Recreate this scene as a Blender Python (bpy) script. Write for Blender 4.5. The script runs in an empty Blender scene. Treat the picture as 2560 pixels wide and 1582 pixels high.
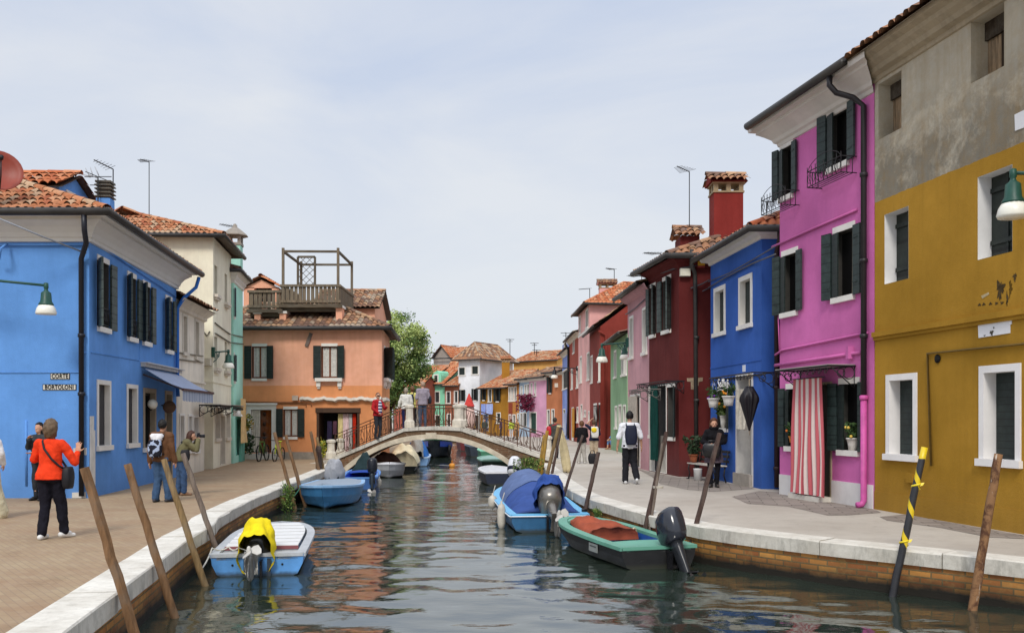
import bpy, bmesh, math, random
import numpy as np
from mathutils import Vector, Matrix
from mathutils.geometry import tessellate_polygon
SC = bpy.context.scene
COL = SC.collection
PI = math.pi
RND = random.Random(11)
# ---------------------------------------------------------------- survey of the place
# camera: eye 1.65 m over the pavement (z = 0), water at z = -0.55
F, CX, HY, EYE, WZ = 2300.0, 1280.0, 1048.0, 1.65, -0.55
def crop(x0, y0, s): return lambda x, y: (x0 + x*s, y0 + y*s)
D = crop(0,0,1.0462); C1 = crop(0,360,.29104); C2 = crop(0,780,.29104); C3 = crop(0,1150,.2857)
C4 = crop(560,600,.25135); C5 = crop(580,920,.24468); C6 = crop(480,1080,.2646); C7 = crop(880,900,.2249)
C8 = crop(1040,760,.21164); C9 = crop(1340,660,.22485); C10 = crop(1340,920,.2381); C11 = crop(1560,400,.30429)
C12 = crop(1560,840,.27778); C13 = crop(1840,0,.31746); C14 = crop(1880,440,.30425); C15 = crop(1880,860,.30425)
C16 = crop(1160,1100,.26154); C17 = crop(1700,1100,.35145)
def V(*a): return Vector(a)
def on_z(p, z=0.0):
    Y = F*(EYE-z)/(p[1]-HY); return V((p[0]-CX)/F*Y, Y, z)
def at_y(p, Y): return V((p[0]-CX)/F*Y, Y, EYE-(p[1]-HY)/F*Y)
def PY(px, Y): return V((px-CX)/F*Y, Y, 0)
# ---------------------------------------------------------------- colour / materials
def lin(h, k=1.0):
    if isinstance(h, str):
        h = h.lstrip('#'); c = [int(h[i:i+2],16)/255 for i in (0,2,4)]
        c = [x/12.92 if x <= .04045 else ((x+.055)/1.055)**2.4 for x in c]
    else: c = list(h)
    return tuple(min(.95, x*k) for x in c)
MATS = {}
class NT:
    def __init__(s, name):
        s.m = bpy.data.materials.new(name); s.m.use_nodes = True
        s.t = s.m.node_tree; s.t.nodes.clear()
        s.out = s.n('ShaderNodeOutputMaterial'); s.b = s.n('ShaderNodeBsdfPrincipled')
        s.l(s.b.outputs[0], s.out.inputs[0]); s._pos = None
    def n(s, typ, **kw):
        x = s.t.nodes.new(typ)
        for k, v in kw.items(): setattr(x, k, v)
        return x
    def l(s, a, b): s.t.links.new(a, b)
    def pos(s, scale=(1,1,1), obj=False, rot=(0,0,0)):
        if obj: src = s.n('ShaderNodeTexCoord').outputs['Object']
        else: src = s.n('ShaderNodeNewGeometry').outputs['Position']
        mp = s.n('ShaderNodeMapping'); mp.inputs['Scale'].default_value = scale; mp.inputs['Rotation'].default_value = rot
        s.l(src, mp.inputs['Vector']); return mp.outputs[0]
    def noise(s, vec, scale, detail=4, rough=.55, dist=0):
        x = s.n('ShaderNodeTexNoise'); x.inputs['Scale'].default_value = scale
        x.inputs['Detail'].default_value = detail; x.inputs['Roughness'].default_value = rough; x.inputs['Distortion'].default_value = dist
        s.l(vec, x.inputs['Vector']); return x.outputs[0]
    def ramp(s, fac, stops):
        x = s.n('ShaderNodeValToRGB'); e = x.color_ramp.elements
        while len(e) < len(stops): e.new(.5)
        for q, (p, c) in zip(e, stops):
            q.position = p; q.color = (*c, 1) if not isinstance(c, (int, float)) else (c, c, c, 1)
        s.l(fac, x.inputs[0]); return x.outputs[0]
    def mix(s, fac, a, b, mode='MIX'):
        x = s.n('ShaderNodeMix', data_type='RGBA', blend_type=mode); x.clamp_factor = True
        for sock, v in ((x.inputs[0], fac), (x.inputs[6], a), (x.inputs[7], b)):
            if hasattr(v, 'is_linked'): s.l(v, sock)
            elif isinstance(v, (int, float)): sock.default_value = v
            else: sock.default_value = (*v, 1)
        return x.outputs[2]
    def math(s, op, a, b=0.0, c=None):
        x = s.n('ShaderNodeMath', operation=op)
        for i, v in enumerate((a, b) if c is None else (a, b, c)):
            if hasattr(v, 'is_linked'): s.l(v, x.inputs[i])
            else: x.inputs[i].default_value = v
        return x.outputs[0]
    def sep(s, vec):
        x = s.n('ShaderNodeSeparateXYZ'); s.l(vec, x.inputs[0]); return x.outputs
    def bump(s, h, strength=.2, dist=.02):
        x = s.n('ShaderNodeBump'); x.inputs['Strength'].default_value = strength; x.inputs['Distance'].default_value = dist
        s.l(h, x.inputs['Height']); s.l(x.outputs[0], s.b.inputs['Normal'])
    def fin(s, col, rough=.8, spec=.3, metal=0):
        if hasattr(col, 'is_linked'): s.l(col, s.b.inputs['Base Color'])
        else: s.b.inputs['Base Color'].default_value = (*col, 1)
        if hasattr(rough, 'is_linked'): s.l(rough, s.b.inputs['Roughness'])
        else: s.b.inputs['Roughness'].default_value = rough
        s.b.inputs['Specular IOR Level'].default_value = spec; s.b.inputs['Metallic'].default_value = metal
        return s.m
def stucco(hexc, k=.85, split=None, splitcol=None, dirt=.5, stain=.25, sill=0, clean=False):
    key = ('st', hexc, k, split, splitcol, dirt, stain)
    if key in MATS: return MATS[key]
    t = NT('stucco'); p = t.pos(); c = lin(hexc, k)
    z = t.sep(p)[2]
    n1 = t.noise(p, .55, 5, .6); n2 = t.noise(p, 5, 5, .65); n3 = t.noise(t.pos((5,5,.35)), 1, 4, .6)
    base = t.mix(t.ramp(n1, [(.35,0),(.7,1)]), tuple(x*.80 for x in c), tuple(min(.95,x*1.13+.008) for x in c))
    if split is not None:
        g = lin(splitcol, k)
        n4 = t.noise(p, 1.3, 7, .72, .3)
        st_ = t.math('MULTIPLY', t.ramp(n4, [(.48,1),(.63,0)]), t.ramp(t.math('MULTIPLY_ADD', z, .5, -3.1), [(0,1),(.5,.25)]))
        gg = t.mix(t.math('MULTIPLY', st_, .88), g, tuple(x*.36 for x in g))
        # damp band just above the paint line
        wet = t.math('MULTIPLY', t.ramp(t.noise(p, 2.6, 8, .75), [(.38,0),(.6,1)]), t.ramp(t.math('MULTIPLY_ADD', z, .35, -1.95), [(0,1),(.62,0)]))
        gg = t.mix(t.math('MULTIPLY', wet, .75), gg, tuple(x*.33 for x in g))
        e = t.math('ADD', z, t.math('MULTIPLY_ADD', n2, .06, -.03))
        if clean: gg = t.mix(t.ramp(n1, [(.35,0),(.7,1)]), tuple(x*.86 for x in g), tuple(min(.95,x*1.1) for x in g))
        base = t.mix(t.math('GREATER_THAN', e, split), base, gg)
    base = t.mix(t.math('MULTIPLY', t.ramp(n3, [(.48,0),(.74,1)]), min(1,stain*1.05)), base, tuple(x*.55 for x in c), 'MIX')
    base = t.mix(t.math('MULTIPLY', t.ramp(n2, [(.4,0),(.72,1)]), .22), base, tuple(x*.8 for x in c))
    base = t.mix(t.math('MULTIPLY', t.ramp(t.noise(p, 3.1, 7, .75, .4), [(.66,0),(.74,1)]), .28), base, tuple(min(.9, x*.75+.13) for x in c))
    # grime and salt near the pavement
    gm = t.math('MULTIPLY', t.ramp(t.math('ADD', z, t.math('MULTIPLY_ADD', n2, .9, -.45)), [(.0,1),(.75,0)]), dirt)
    base = t.mix(gm, base, tuple(x*.5+.03 for x in c))
    t.bump(t.math('ADD', t.noise(p, 45, 6, .7), t.math('MULTIPLY', n2, 1.5)), .38, .015)
    MATS[key] = t.fin(base, .88, .2); return MATS[key]
def plain(hexc, k=1.0, rough=.6, var=.18, scale=6, spec=.35, metal=0, bump=.08, name='paint', obj=True):
    key = ('pl', hexc, k, rough, var, scale, spec, metal)
    if key in MATS: return MATS[key]
    t = NT(name); p = t.pos(obj=obj); c = lin(hexc, k)
    n = t.noise(p, scale, 5, .65)
    col = t.mix(t.ramp(n, [(.3,0),(.72,1)]), tuple(x*(1-var) for x in c), tuple(min(.95, x*(1+var)) for x in c))
    t.bump(t.noise(p, scale*6, 4, .6), bump, .01)
    r = t.math('MULTIPLY_ADD', n, .3, rough-.15)
    MATS[key] = t.fin(col, r, spec, metal); return MATS[key]
def wood(hexc, k=1.0, axis=2, name='weathered_wood', dark=.45):
    key = ('wd', hexc, k, axis, dark)
    if key in MATS: return MATS[key]
    t = NT(name); sc = [9,9,9]; sc[axis] = .8
    p = t.pos(tuple(sc), obj=True); c = lin(hexc, k)
    n = t.noise(p, 2.2, 6, .7); q = t.noise(t.pos(obj=True), 1.6, 5, .7)
    col = t.mix(t.ramp(n, [(.32,0),(.68,1)]), tuple(x*dark for x in c), tuple(min(.9,x*1.2) for x in c))
    col = t.mix(t.math('MULTIPLY', t.ramp(q, [(.45,0),(.7,1)]), .6), col, (.16,.15,.125))
    t.bump(n, .5, .01)
    MATS[key] = t.fin(col, .85, .15); return MATS[key]
def louvre(hexc='#27302d', k=1.0, pitch=.11):
    key = ('lv', hexc, k, pitch)
    if key in MATS: return MATS[key]
    t = NT('shutter_paint'); p = t.pos(); c = lin(hexc, k); z = t.sep(p)[2]
    fr = t.math('FRACT', t.math('DIVIDE', z, pitch))
    n = t.noise(p, 7, 5, .7)
    col = t.mix(t.ramp(n, [(.3,0),(.7,1)]), tuple(x*.65 for x in c), tuple(x*1.35+.004 for x in c))
    col = t.mix(t.ramp(fr, [(.06,1),(.14,0)]), col, tuple(x*.3 for x in c))
    t.bump(t.math('ADD', fr, t.math('MULTIPLY', n, .3)), .35, .012)
    MATS[key] = t.fin(col, .55, .35); return MATS[key]
def striped(h1, h2, width, axis='obj_x', k=.9):
    key = ('sp', h1, h2, width, axis)
    if key in MATS: return MATS[key]
    t = NT('striped_cloth')
    a = t.n('ShaderNodeUVMap'); u = t.sep(a.outputs[0])[0]
    fr = t.math('FRACT', t.math('DIVIDE', u, width))
    col = t.mix(t.math('GREATER_THAN', fr, .5), lin(h1, k), lin(h2, k))
    n = t.noise(t.pos(), 12, 4)
    col = t.mix(t.math('MULTIPLY', n, .22), col, lin('#8d8078'))
    MATS[key] = t.fin(col, .9, .1); return MATS[key]
def cloth(hexc, k=.9, scale=9, name='cloth', bump=.3):
    key = ('cl', hexc, k, scale)
    if key in MATS: return MATS[key]
    t = NT(name); p = t.pos(obj=True); c = lin(hexc, k)
    n = t.noise(p, scale, 5, .6, .6)
    col = t.mix(t.ramp(n, [(.3,0),(.7,1)]), tuple(x*.78 for x in c), tuple(min(.95,x*1.15) for x in c))
    t.bump(n, bump, .03)
    MATS[key] = t.fin(col, .85, .15); return MATS[key]
def glass_dark(hexc='#161b1d'):
    return plain(hexc, 1, .12, .3, 1.5, .6, name='window_glass', bump=0.0)
TILES_A = ['#c98a63','#bf7c55','#d09a74','#b0694a','#c9a888']
TILES_B = ['#ad7f60','#94705a','#c09a78','#85695a','#b5a08a']
TILES_C = ['#d08258','#c8764c','#d8926a','#bb6a46','#cf9a78']
def tilemats(pal, k=.9):
    out = []
    for h in pal:
        key = ('tl', h, k)
        if key not in MATS:
            t = NT('roof_tile'); p = t.pos(); c = lin(h, k)
            n = t.noise(p, 3, 6, .7); m = t.noise(p, 14, 5, .7)
            col = t.mix(t.ramp(n, [(.35,0),(.7,1)]), tuple(x*.72 for x in c), tuple(x*1.12 for x in c))
            col = t.mix(t.math('MULTIPLY', t.ramp(m, [(.5,0),(.75,1)]), .32), col, lin('#57564a', .8))
            t.bump(m, .3, .01)
            MATS[key] = t.fin(col, .9, .15)
        out.append(MATS[key])
    return out
# ---------------------------------------------------------------- mesh builder
class MB:
    def __init__(s): s.v=[]; s.f=[]; s.m=[]; s.sm=[]; s.uv={}; s.M=Matrix(); s.mi=0
    def add(s, vs, fs, smooth=False, uvs=None):
        b = len(s.v); M = s.M
        s.v += [M @ Vector(v) for v in vs]
        if uvs is not None:
            for i, u in enumerate(uvs): s.uv[b+i] = u
        for f in fs: s.f.append([i+b for i in f]); s.m.append(s.mi); s.sm.append(smooth)
        return s
    def quad(s, a, b, c, d): return s.add([a,b,c,d], [(0,1,2,3)])
    def box(s, c, sz, rz=0, R=None):
        x,y,z = (q/2 for q in sz); c = Vector(c)
        R = R or Matrix.Rotation(rz,3,'Z')
        vs = [c + R @ V(i*x,j*y,k*z) for i in (-1,1) for j in (-1,1) for k in (-1,1)]
        return s.add(vs, [(0,1,3,2),(4,6,7,5),(0,4,5,1),(2,3,7,6),(0,2,6,4),(1,5,7,3)])
    def bar(s, a, b, w, h=None):
        """square bar between two points"""
        a, b = Vector(a), Vector(b); d = b-a; L = d.length
        if L < 1e-6: return s
        h = h or w; y = d.normalized(); up = V(0,0,1) if abs(y.z) < .99 else V(1,0,0)
        x = y.cross(up).normalized(); z = x.cross(y)
        R = Matrix((x,y,z)).transposed()
        return s.box((a+b)/2, (w,L,h), R=R)
    def frame3(s, a, b):
        y = (b-a).normalized(); up = V(0,0,1) if abs(y.z) < .95 else V(1,0,0)
        x = y.cross(up).normalized(); return x, x.cross(y)
    def tube(s, path, r, n=8, r2=None, caps=True, smooth=True, closed=False):
        P = [Vector(p) for p in path]; N = len(P); rings = []
        for i, p in enumerate(P):
            if closed: d = P[(i+1)%N]-P[i-1]
            else: d = P[min(i+1,N-1)]-P[max(i-1,0)]
            d = d.normalized() if d.length > 1e-9 else V(0,0,1)
            if i == 0:
                up = V(0,0,1) if abs(d.z) < .9 else V(1,0,0); x = d.cross(up).normalized()
            else:
                x = x - d*x.dot(d); x = x.normalized() if x.length > 1e-6 else d.orthogonal().normalized()
            y = x.cross(d)
            rr = r if r2 is None else r + (r2-r)*i/(N-1)
            if callable(r): rr = r(i/(N-1))
            rings.append([p + x*rr*math.cos(2*PI*j/n) + y*rr*math.sin(2*PI*j/n) for j in range(n)])
        if closed: rings.append(rings[0])
        return s.loft(rings, True, caps and not closed, smooth)
    def loft(s, rings, closed=True, caps=False, smooth=True):
        n = len(rings[0]); vs = [p for r in rings for p in r]; fs = []
        for i in range(len(rings)-1):
            for j in range(n if closed else n-1):
                k = (j+1)%n; fs.append((i*n+j, i*n+k, (i+1)*n+k, (i+1)*n+j))
        if caps: fs += [tuple(range(n))[::-1], tuple(range((len(rings)-1)*n, len(rings)*n))]
        return s.add(vs, fs, smooth)
    def lathe(s, prof, n=16, c=(0,0,0), smooth=True, caps=True, R=None):
        c = Vector(c); R = R or Matrix.Identity(3)
        return s.loft([[c + R @ V(r*math.cos(2*PI*j/n), r*math.sin(2*PI*j/n), z) for j in range(n)] for r, z in prof], True, caps, smooth)
    def sphere(s, c, r, nu=12, nv=8, R=None):
        if isinstance(r, (int,float)): r = (r,r,r)
        c = Vector(c); R = R or Matrix.Identity(3)
        rings = []
        for i in range(nv+1):
            a = -PI/2 + PI*i/nv; q = max(.001, math.cos(a))
            rings.append([c + R @ V(r[0]*q*math.cos(2*PI*j/nu), r[1]*q*math.sin(2*PI*j/nu), r[2]*math.sin(a)) for j in range(nu)])
        return s.loft(rings, True, True, True)
    def capsule(s, a, b, r1, r2, n=10):
        a, b = Vector(a), Vector(b); d = b-a; L = d.length
        z = d.normalized() if L > 1e-6 else V(0,0,1); x = z.orthogonal().normalized(); y = z.cross(x)
        rings = []
        for i in range(5):
            t = -PI/2 + PI/2*i/4; rings.append((a + z*r1*math.sin(t), max(.0005, r1*math.cos(t))))
        for i in range(5):
            t = PI/2*i/4; rings.append((b + z*r2*math.sin(t), max(.0005, r2*math.cos(t))))
        return s.loft([[c + x*r*math.cos(2*PI*j/n) + y*r*math.sin(2*PI*j/n) for j in range(n)] for c, r in rings], True, True, True)
    def poly(s, pts, smooth=False): return s.add(pts, [tuple(range(len(pts)))], smooth)
    def tess(s, pts):
        tri = tessellate_polygon([[Vector(p) for p in pts]]); return s.add(pts, [tuple(t) for t in tri])
    def prism(s, pts, ext):
        """closed prism: polygon pts (3d) swept by vector ext"""
        n = len(pts); ext = Vector(ext); a = [Vector(p) for p in pts]; b = [p+ext for p in a]
        tri = tessellate_polygon([a]); fs = [tuple(t) for t in tri] + [tuple(i+n for i in t[::-1]) for t in tri]
        fs += [(i,(i+1)%n,(i+1)%n+n,i+n) for i in range(n)]
        return s.add(a+b, fs)
    def leaves(s, pts, size, rnd, up=.3):
        for p in pts:
            p = Vector(p); d = V(rnd.gauss(0,1), rnd.gauss(0,1), rnd.gauss(0,1)+up).normalized(); x = d.orthogonal().normalized()
            x = Matrix.Rotation(rnd.uniform(0,6.28),3,d) @ x; y = d.cross(x); q = size*rnd.uniform(.6,1.4)
            s.add([p-x*q, p-y*q*.5, p+x*q, p+y*q*.5], [(0,1,2,3)])
        return s
    def weld(s, d=1e-4):
        seen = {}; mp = []
        for v in s.v:
            k = (round(v.x/d),round(v.y/d),round(v.z/d)); mp.append(seen.setdefault(k, len(mp)))
        s.f = [[mp[i] for i in f] for f in s.f]; return s
    def build(s, name, mats, parent=None, origin=None, uvmap=False, bevel=0, modif=None):
        me = bpy.data.meshes.new(name)
        if origin is None: origin = parent['_o'] if (parent is not None and '_o' in parent) else (0,0,0)
        o3 = Vector(origin)
        me.from_pydata([tuple(v-o3) for v in s.v], [], s.f)
        if not isinstance(mats, (list,tuple)): mats = [mats]
        for m in mats: me.materials.append(m)
        me.polygons.foreach_set('material_index', s.m); me.polygons.foreach_set('use_smooth', s.sm)
        if s.uv:
            l = me.uv_layers.new(name='UVMap')
            for i, lp in enumerate(me.loops): l.data[i].uv = s.uv.get(lp.vertex_index, (0,0))
        me.update()
        o = bpy.data.objects.new(name, me); COL.objects.link(o)
        if parent is not None:
            o.parent = parent; o['_o'] = tuple(o3)
        else: o.location = o3; o['_o'] = tuple(o3)
        if bevel:
            b = o.modifiers.new('Bevel','BEVEL'); b.width = bevel; b.segments = 2; b.limit_method = 'ANGLE'
        return o
def tag(o, label=None, cat=None, group=None, kind=None):
    if label: o['label'] = label
    if cat: o['category'] = cat
    if group: o['group'] = group
    if kind: o['kind'] = kind
    return o
def thing(name, label, cat, loc=(0,0,0), rz=0, group=None, local=False):
    o = bpy.data.objects.new(name, None); COL.objects.link(o); o.empty_display_size = .2
    o.location = loc; o.rotation_euler = (0,0,rz)
    o['_o'] = (0.0,0.0,0.0) if local else tuple(Vector(loc))
    return tag(o, label, cat, group)
def ground_of(mb):
    zs = min(v.z for v in mb.v); n = len(mb.v)
    return V(sum(v.x for v in mb.v)/n, sum(v.y for v in mb.v)/n, zs)
def single(mb, name, mats, label, cat, group=None, bevel=0):
    return tag(mb.build(name, mats, None, ground_of(mb), bevel=bevel), label, cat, group)
class Wall:
    def __init__(s, A, B):
        s.A, s.B = V(A[0],A[1],0), V(B[0],B[1],0); d = s.B-s.A; s.L = d.length; s.u = d.normalized(); s.n = V(s.u.y,-s.u.x,0)
    def hit(s, p):
        """where the wall shows at photo point p: (distance along, height)"""
        k = (p[0]-CX)/F; # x = k*y ; A + u t
        t = (k*s.A.y - s.A.x)/(s.u.x - k*s.u.y); Y = s.A.y + s.u.y*t
        return t, EYE-(p[1]-HY)/F*Y
    def pt(s, t, z, o=0.0): return V(s.A.x+s.u.x*t+s.n.x*o, s.A.y+s.u.y*t+s.n.y*o, z)
    def P(s, p, o=0.0):
        t, z = s.hit(p); return s.pt(t, z, o)
    def box(s, mb, t0, t1, z0, z1, o0, o1):
        a = [s.pt(t, z, o) for t in (t0,t1) for o in (o0,o1) for z in (z0,z1)]
        return mb.add(a, [(0,1,3,2),(4,6,7,5),(0,4,5,1),(2,3,7,6),(0,2,6,4),(1,5,7,3)])
# ---------------------------------------------------------------- common materials
WHITE = plain('#e4e0d8', .95, .6, .08, 3, name='white_paint')
STONEW = plain('#dcd6ca', .9, .75, .14, 4, name='white_stone')
DKGREEN = louvre('#1f2a28')
GREYGREEN = louvre('#4b5653', .9, .2)
IRON = plain('#1b1a1c', 1, .5, .3, 10, .4, name='iron')
GUTTER = plain('#3a3734', .9, .5, .3, 3, .4, name='gutter_metal')
GLASS = glass_dark(); DARK = plain('#0c0b0b', 1, .8, .3, name='dark_interior')
TERRA = plain('#a9603f', .8, .8, .2, name='terracotta')
GREENMETAL = plain('#1f4a3f', 1, .45, .2, name='green_metal')
LAMPW = plain('#e8e6da', 1, .3, .05, name='lamp_glass')
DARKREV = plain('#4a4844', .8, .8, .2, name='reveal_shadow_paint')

def hullpaint(hexc, k=.9, rough=.4):
    """boat paint, scuffed, with a weedy band at the waterline"""
    key = ('hp', hexc, k)
    if key in MATS: return MATS[key]
    t = NT('hull_paint'); q = t.pos(obj=True); c = lin(hexc, k); z = t.sep(q)[2]
    n = t.noise(q, 3, 6, .7); n2 = t.noise(t.pos((2,2,14), obj=True), 2.5, 5, .7)
    col = t.mix(t.ramp(n, [(.3,0),(.7,1)]), tuple(x*.78 for x in c), tuple(min(.95,x*1.12+.006) for x in c))
    col = t.mix(t.math('MULTIPLY', t.ramp(n2, [(.6,0),(.72,1)]), .4), col, tuple(min(.9,x*.6+.16) for x in c))
    mr = t.n('ShaderNodeMapRange'); t.l(t.math('ADD', z, t.math('MULTIPLY_ADD', n, .09, -.045)), mr.inputs[0])
    mr.inputs[1].default_value = .075; mr.inputs[2].default_value = .02; mr.inputs[3].default_value = 0; mr.inputs[4].default_value = .85
    col = t.mix(mr.outputs[0], col, (.028,.03,.02))
    t.bump(n, .12, .01); MATS[key] = t.fin(col, t.math('MULTIPLY_ADD', n, .35, rough-.12), .4); return MATS[key]
# ---------------------------------------------------------------- houses
def offset_poly(foot, o):
    """offset a counter-clockwise footprint outwards; o is one number or one per edge"""
    n = len(foot); os_ = o if isinstance(o, (list,tuple)) else [o]*n
    L = []
    for i in range(n):
        w = Wall(foot[i], foot[(i+1)%n]); L.append((w.A + w.n*os_[i], w.u))
    out = []
    for i in range(n):
        (p, u), (q, v) = L[i-1], L[i]
        den = u.x*v.y-u.y*v.x
        if abs(den) < 1e-3: out.append(q.copy()); continue
        t = ((q.x-p.x)*v.y-(q.y-p.y)*v.x)/den
        out.append(p+u*t)
    return out
def tile_slope(mb, poly, tw=.22, row=.36, nm=5, rnd=RND, amp=.075, samples=6):
    """barrel tiles over one roof slope; poly[0]->poly[1] is the eave"""
    P = [Vector(p) for p in poly]
    e = (P[1]-P[0]).normalized(); nrm = (P[1]-P[0]).cross(P[-1]-P[0]).normalized()
    if nrm.z < 0: nrm = -nrm
    v = nrm.cross(e).normalized()
    if v.z < 0: v = -v
    us = [(p-P[0]).dot(e) for p in P]; vs = [(p-P[0]).dot(v) for p in P]
    u0, u1, v1 = min(us), max(us), max(vs)
    nc = max(1, int(math.ceil((u1-u0)/tw))); nr = max(1, int(math.ceil(v1/row)))
    bm = bmesh.new()
    for j in range(nr):
        va, vb = j*row-.03, (j+1)*row
        jit = [rnd.gauss(0,.006) for _ in range(nc+1)]
        prev = None
        for k in range(nc*samples+1):
            c = min(nc-1, k//samples); ph = (k % samples)/samples
            h = amp*abs(math.sin(PI*ph))**.7 if (k % samples) else 0.0
            u = u0 + k*tw/samples
            a = bm.verts.new(P[0]+e*u+v*(va+jit[c]*3)+nrm*(h+.028+jit[c])); b = bm.verts.new(P[0]+e*u+v*vb+nrm*(h*.9+.002))
            if prev:
                f = bm.faces.new((prev[0], a, b, prev[1])); f.smooth = True
                kk = (k-1)//samples
                f.material_index = tuple_hash(kk, j, rnd) % nm
            prev = (a, b)
    ctr = sum(P, Vector())/len(P)
    for i in range(1, len(P)):
        a, b = P[i], P[(i+1)%len(P)]; no = (b-a).cross(nrm).normalized()
        if no.dot(ctr-a) > 0: no = -no
        bmesh.ops.bisect_plane(bm, geom=bm.verts[:]+bm.edges[:]+bm.faces[:], plane_co=a, plane_no=no, clear_outer=True)
    bm.verts.index_update()
    b0 = len(mb.v); mb.v += [x.co.copy() for x in bm.verts]
    for f in bm.faces:
        mb.f.append([x.index+b0 for x in f.verts]); mb.m.append(f.material_index); mb.sm.append(True)
    bm.free()
def tuple_hash(a, b, rnd): return (a*7919 + b*104729 + a*b*31 + (a ^ (b*13))*97) // 7
def ridge_caps(mb, a, b, nm, r=.1, rnd=RND, step=.4):
    a, b = Vector(a), Vector(b); L = (b-a).length; n = max(1, int(L/step)); d = (b-a)/n
    for i in range(n):
        mb.mi = rnd.randrange(nm); p = a+d*i
        x = d.normalized().cross(V(0,0,1)).normalized(); z = x.cross(d.normalized())
        rings = []
        for q, rr in ((p-d*.04, r*1.08), (p+d, r*.92)):
            rings.append([q + x*rr*math.cos(PI*k/6) + z*rr*(math.sin(PI*k/6)*.9-.1) for k in range(7)])
        mb.loft(rings, False, False, True)
    mb.mi = 0
class House:
    def __init__(s, name, label, foot, zt, mat, cat='house', group=None, openz0=0.0):
        s.foot = [V(p[0],p[1],0) for p in foot]; n = len(foot)
        s.w = [Wall(s.foot[i], s.foot[(i+1)%n]) for i in range(n)]
        s.root = thing(name, label, cat, s.foot[0], group=group); s.zt = zt; s.mat = mat
        s.op = {i: [] for i in range(n)}; s.extra = []
    # -- openings
    def rect(s, i, tl, x1, bl):
        w = s.w[i]; t0, z1 = w.hit(tl); t1 = w.hit((x1, tl[1]))[0]; z0 = w.hit(bl)[1]
        return min(t0,t1), max(t0,t1), z0, z1
    def win(s, i, tl, x1, bl, kind='shut', **k):
        return s.win_tz(i, *s.rect(i, tl, x1, bl), kind=kind, **k)
    def win_tz(s, i, t0, t1, z0, z1, kind='shut', depth=.18, fw=.09, trim=WHITE, frame=None, back=None, shut=DKGREEN, aL=165, aR=172,
               lintel=True, sill=True, curtain=None, curtw=.5, curtx=.03, name='window', sillm=None, label=None, bars=True, swf=.52, grille=False, corbel=False, shzext=.03, lside=0):
        w = s.w[i]; t0 = max(.02, t0); t1 = min(w.L-.02, t1); z0 = max(z0, .02)
        s.op[i].append((t0,t1,z0,z1)); W_ = t1-t0
        mb = MB(); P = w.pt; e = .0015
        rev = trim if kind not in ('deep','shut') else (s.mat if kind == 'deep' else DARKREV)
        # reveals
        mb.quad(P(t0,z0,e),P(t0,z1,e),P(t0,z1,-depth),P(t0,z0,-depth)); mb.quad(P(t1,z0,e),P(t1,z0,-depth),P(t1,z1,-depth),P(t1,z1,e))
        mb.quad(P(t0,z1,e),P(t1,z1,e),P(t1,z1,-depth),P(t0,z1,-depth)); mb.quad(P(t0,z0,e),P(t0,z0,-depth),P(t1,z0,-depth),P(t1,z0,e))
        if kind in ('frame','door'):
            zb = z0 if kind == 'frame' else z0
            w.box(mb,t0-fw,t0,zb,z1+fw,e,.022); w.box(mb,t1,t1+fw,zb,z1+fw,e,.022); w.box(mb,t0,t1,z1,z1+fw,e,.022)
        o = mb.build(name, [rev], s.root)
        if kind == 'shut' and lintel:
            q = MB(); w.box(q,t0-lside,t1+lside,z1+.001,z1+.12,e,.02); q.build('lintel', [trim], o)
        if label: tag(o, label)
        # infill
        if kind == 'door' and back is None: back = plain('#7d7a74',.8,name='door_paint')
        b = MB(); b.quad(P(t0,z0,-depth+.004),P(t1,z0,-depth+.004),P(t1,z1,-depth+.004),P(t0,z1,-depth+.004))
        b.build('door_leaf' if kind == 'door' else ('shutter' if back is DKGREEN or back is GREYGREEN else 'pane'), [back or GLASS], o)
        if frame is not None:
            f = MB(); fo0, fo1 = -depth+.006, -depth+.05; q = min(.06, W_*.08)
            for a, c in ((t0,t0+q),(t1-q,t1)): w.box(f,a,c,z0,z1,fo0,fo1)
            m_ = (t0+t1)/2; w.box(f,m_-q*.6,m_+q*.6,z0,z1,fo0,fo1)
            w.box(f,t0+q,t1-q,z1-q,z1,fo0,fo1-.002); w.box(f,t0+q,t1-q,z0,z0+q*1.3,fo0,fo1-.002)
            f.build('frame', [frame], o)
        if curtain is not None:
            c = MB(); n = 14; xs = [t0 + W_*curtx + (W_*curtw)*j/n for j in range(n+1)]
            r0 = [P(x, z1-.02, -depth+.03+.02*math.sin(j*2.1)) for j, x in enumerate(xs)]; r1 = [P(x, z0+.02, -depth+.03+.025*math.sin(j*2.1+.5)) for j, x in enumerate(xs)]
            c.loft([r0,r1], False, False, True); c.build('curtain', [curtain], o)
        if kind in ('shut','frame') and sill:
            m2 = MB(); ex = .03 if kind == 'frame' else 0
            w.box(m2,t0-(fw if kind=='frame' else 0)-ex,t1+(fw if kind=='frame' else 0)+ex,z0-.11,z0-.001,e,.07)
            if corbel:
                w.box(m2,t0-.22,t1+.22,z0-.14,z0-.003,e+.001,.22)
                for q in (t0-.1,t1+.1): w.box(m2,q-.08,q+.08,z0-.36,z0-.141,e+.001,.13); w.box(m2,q-.06,q+.06,z0-.44,z0-.361,e+.001,.08)
            m2.build('sill', [sillm or trim], o)
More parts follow.
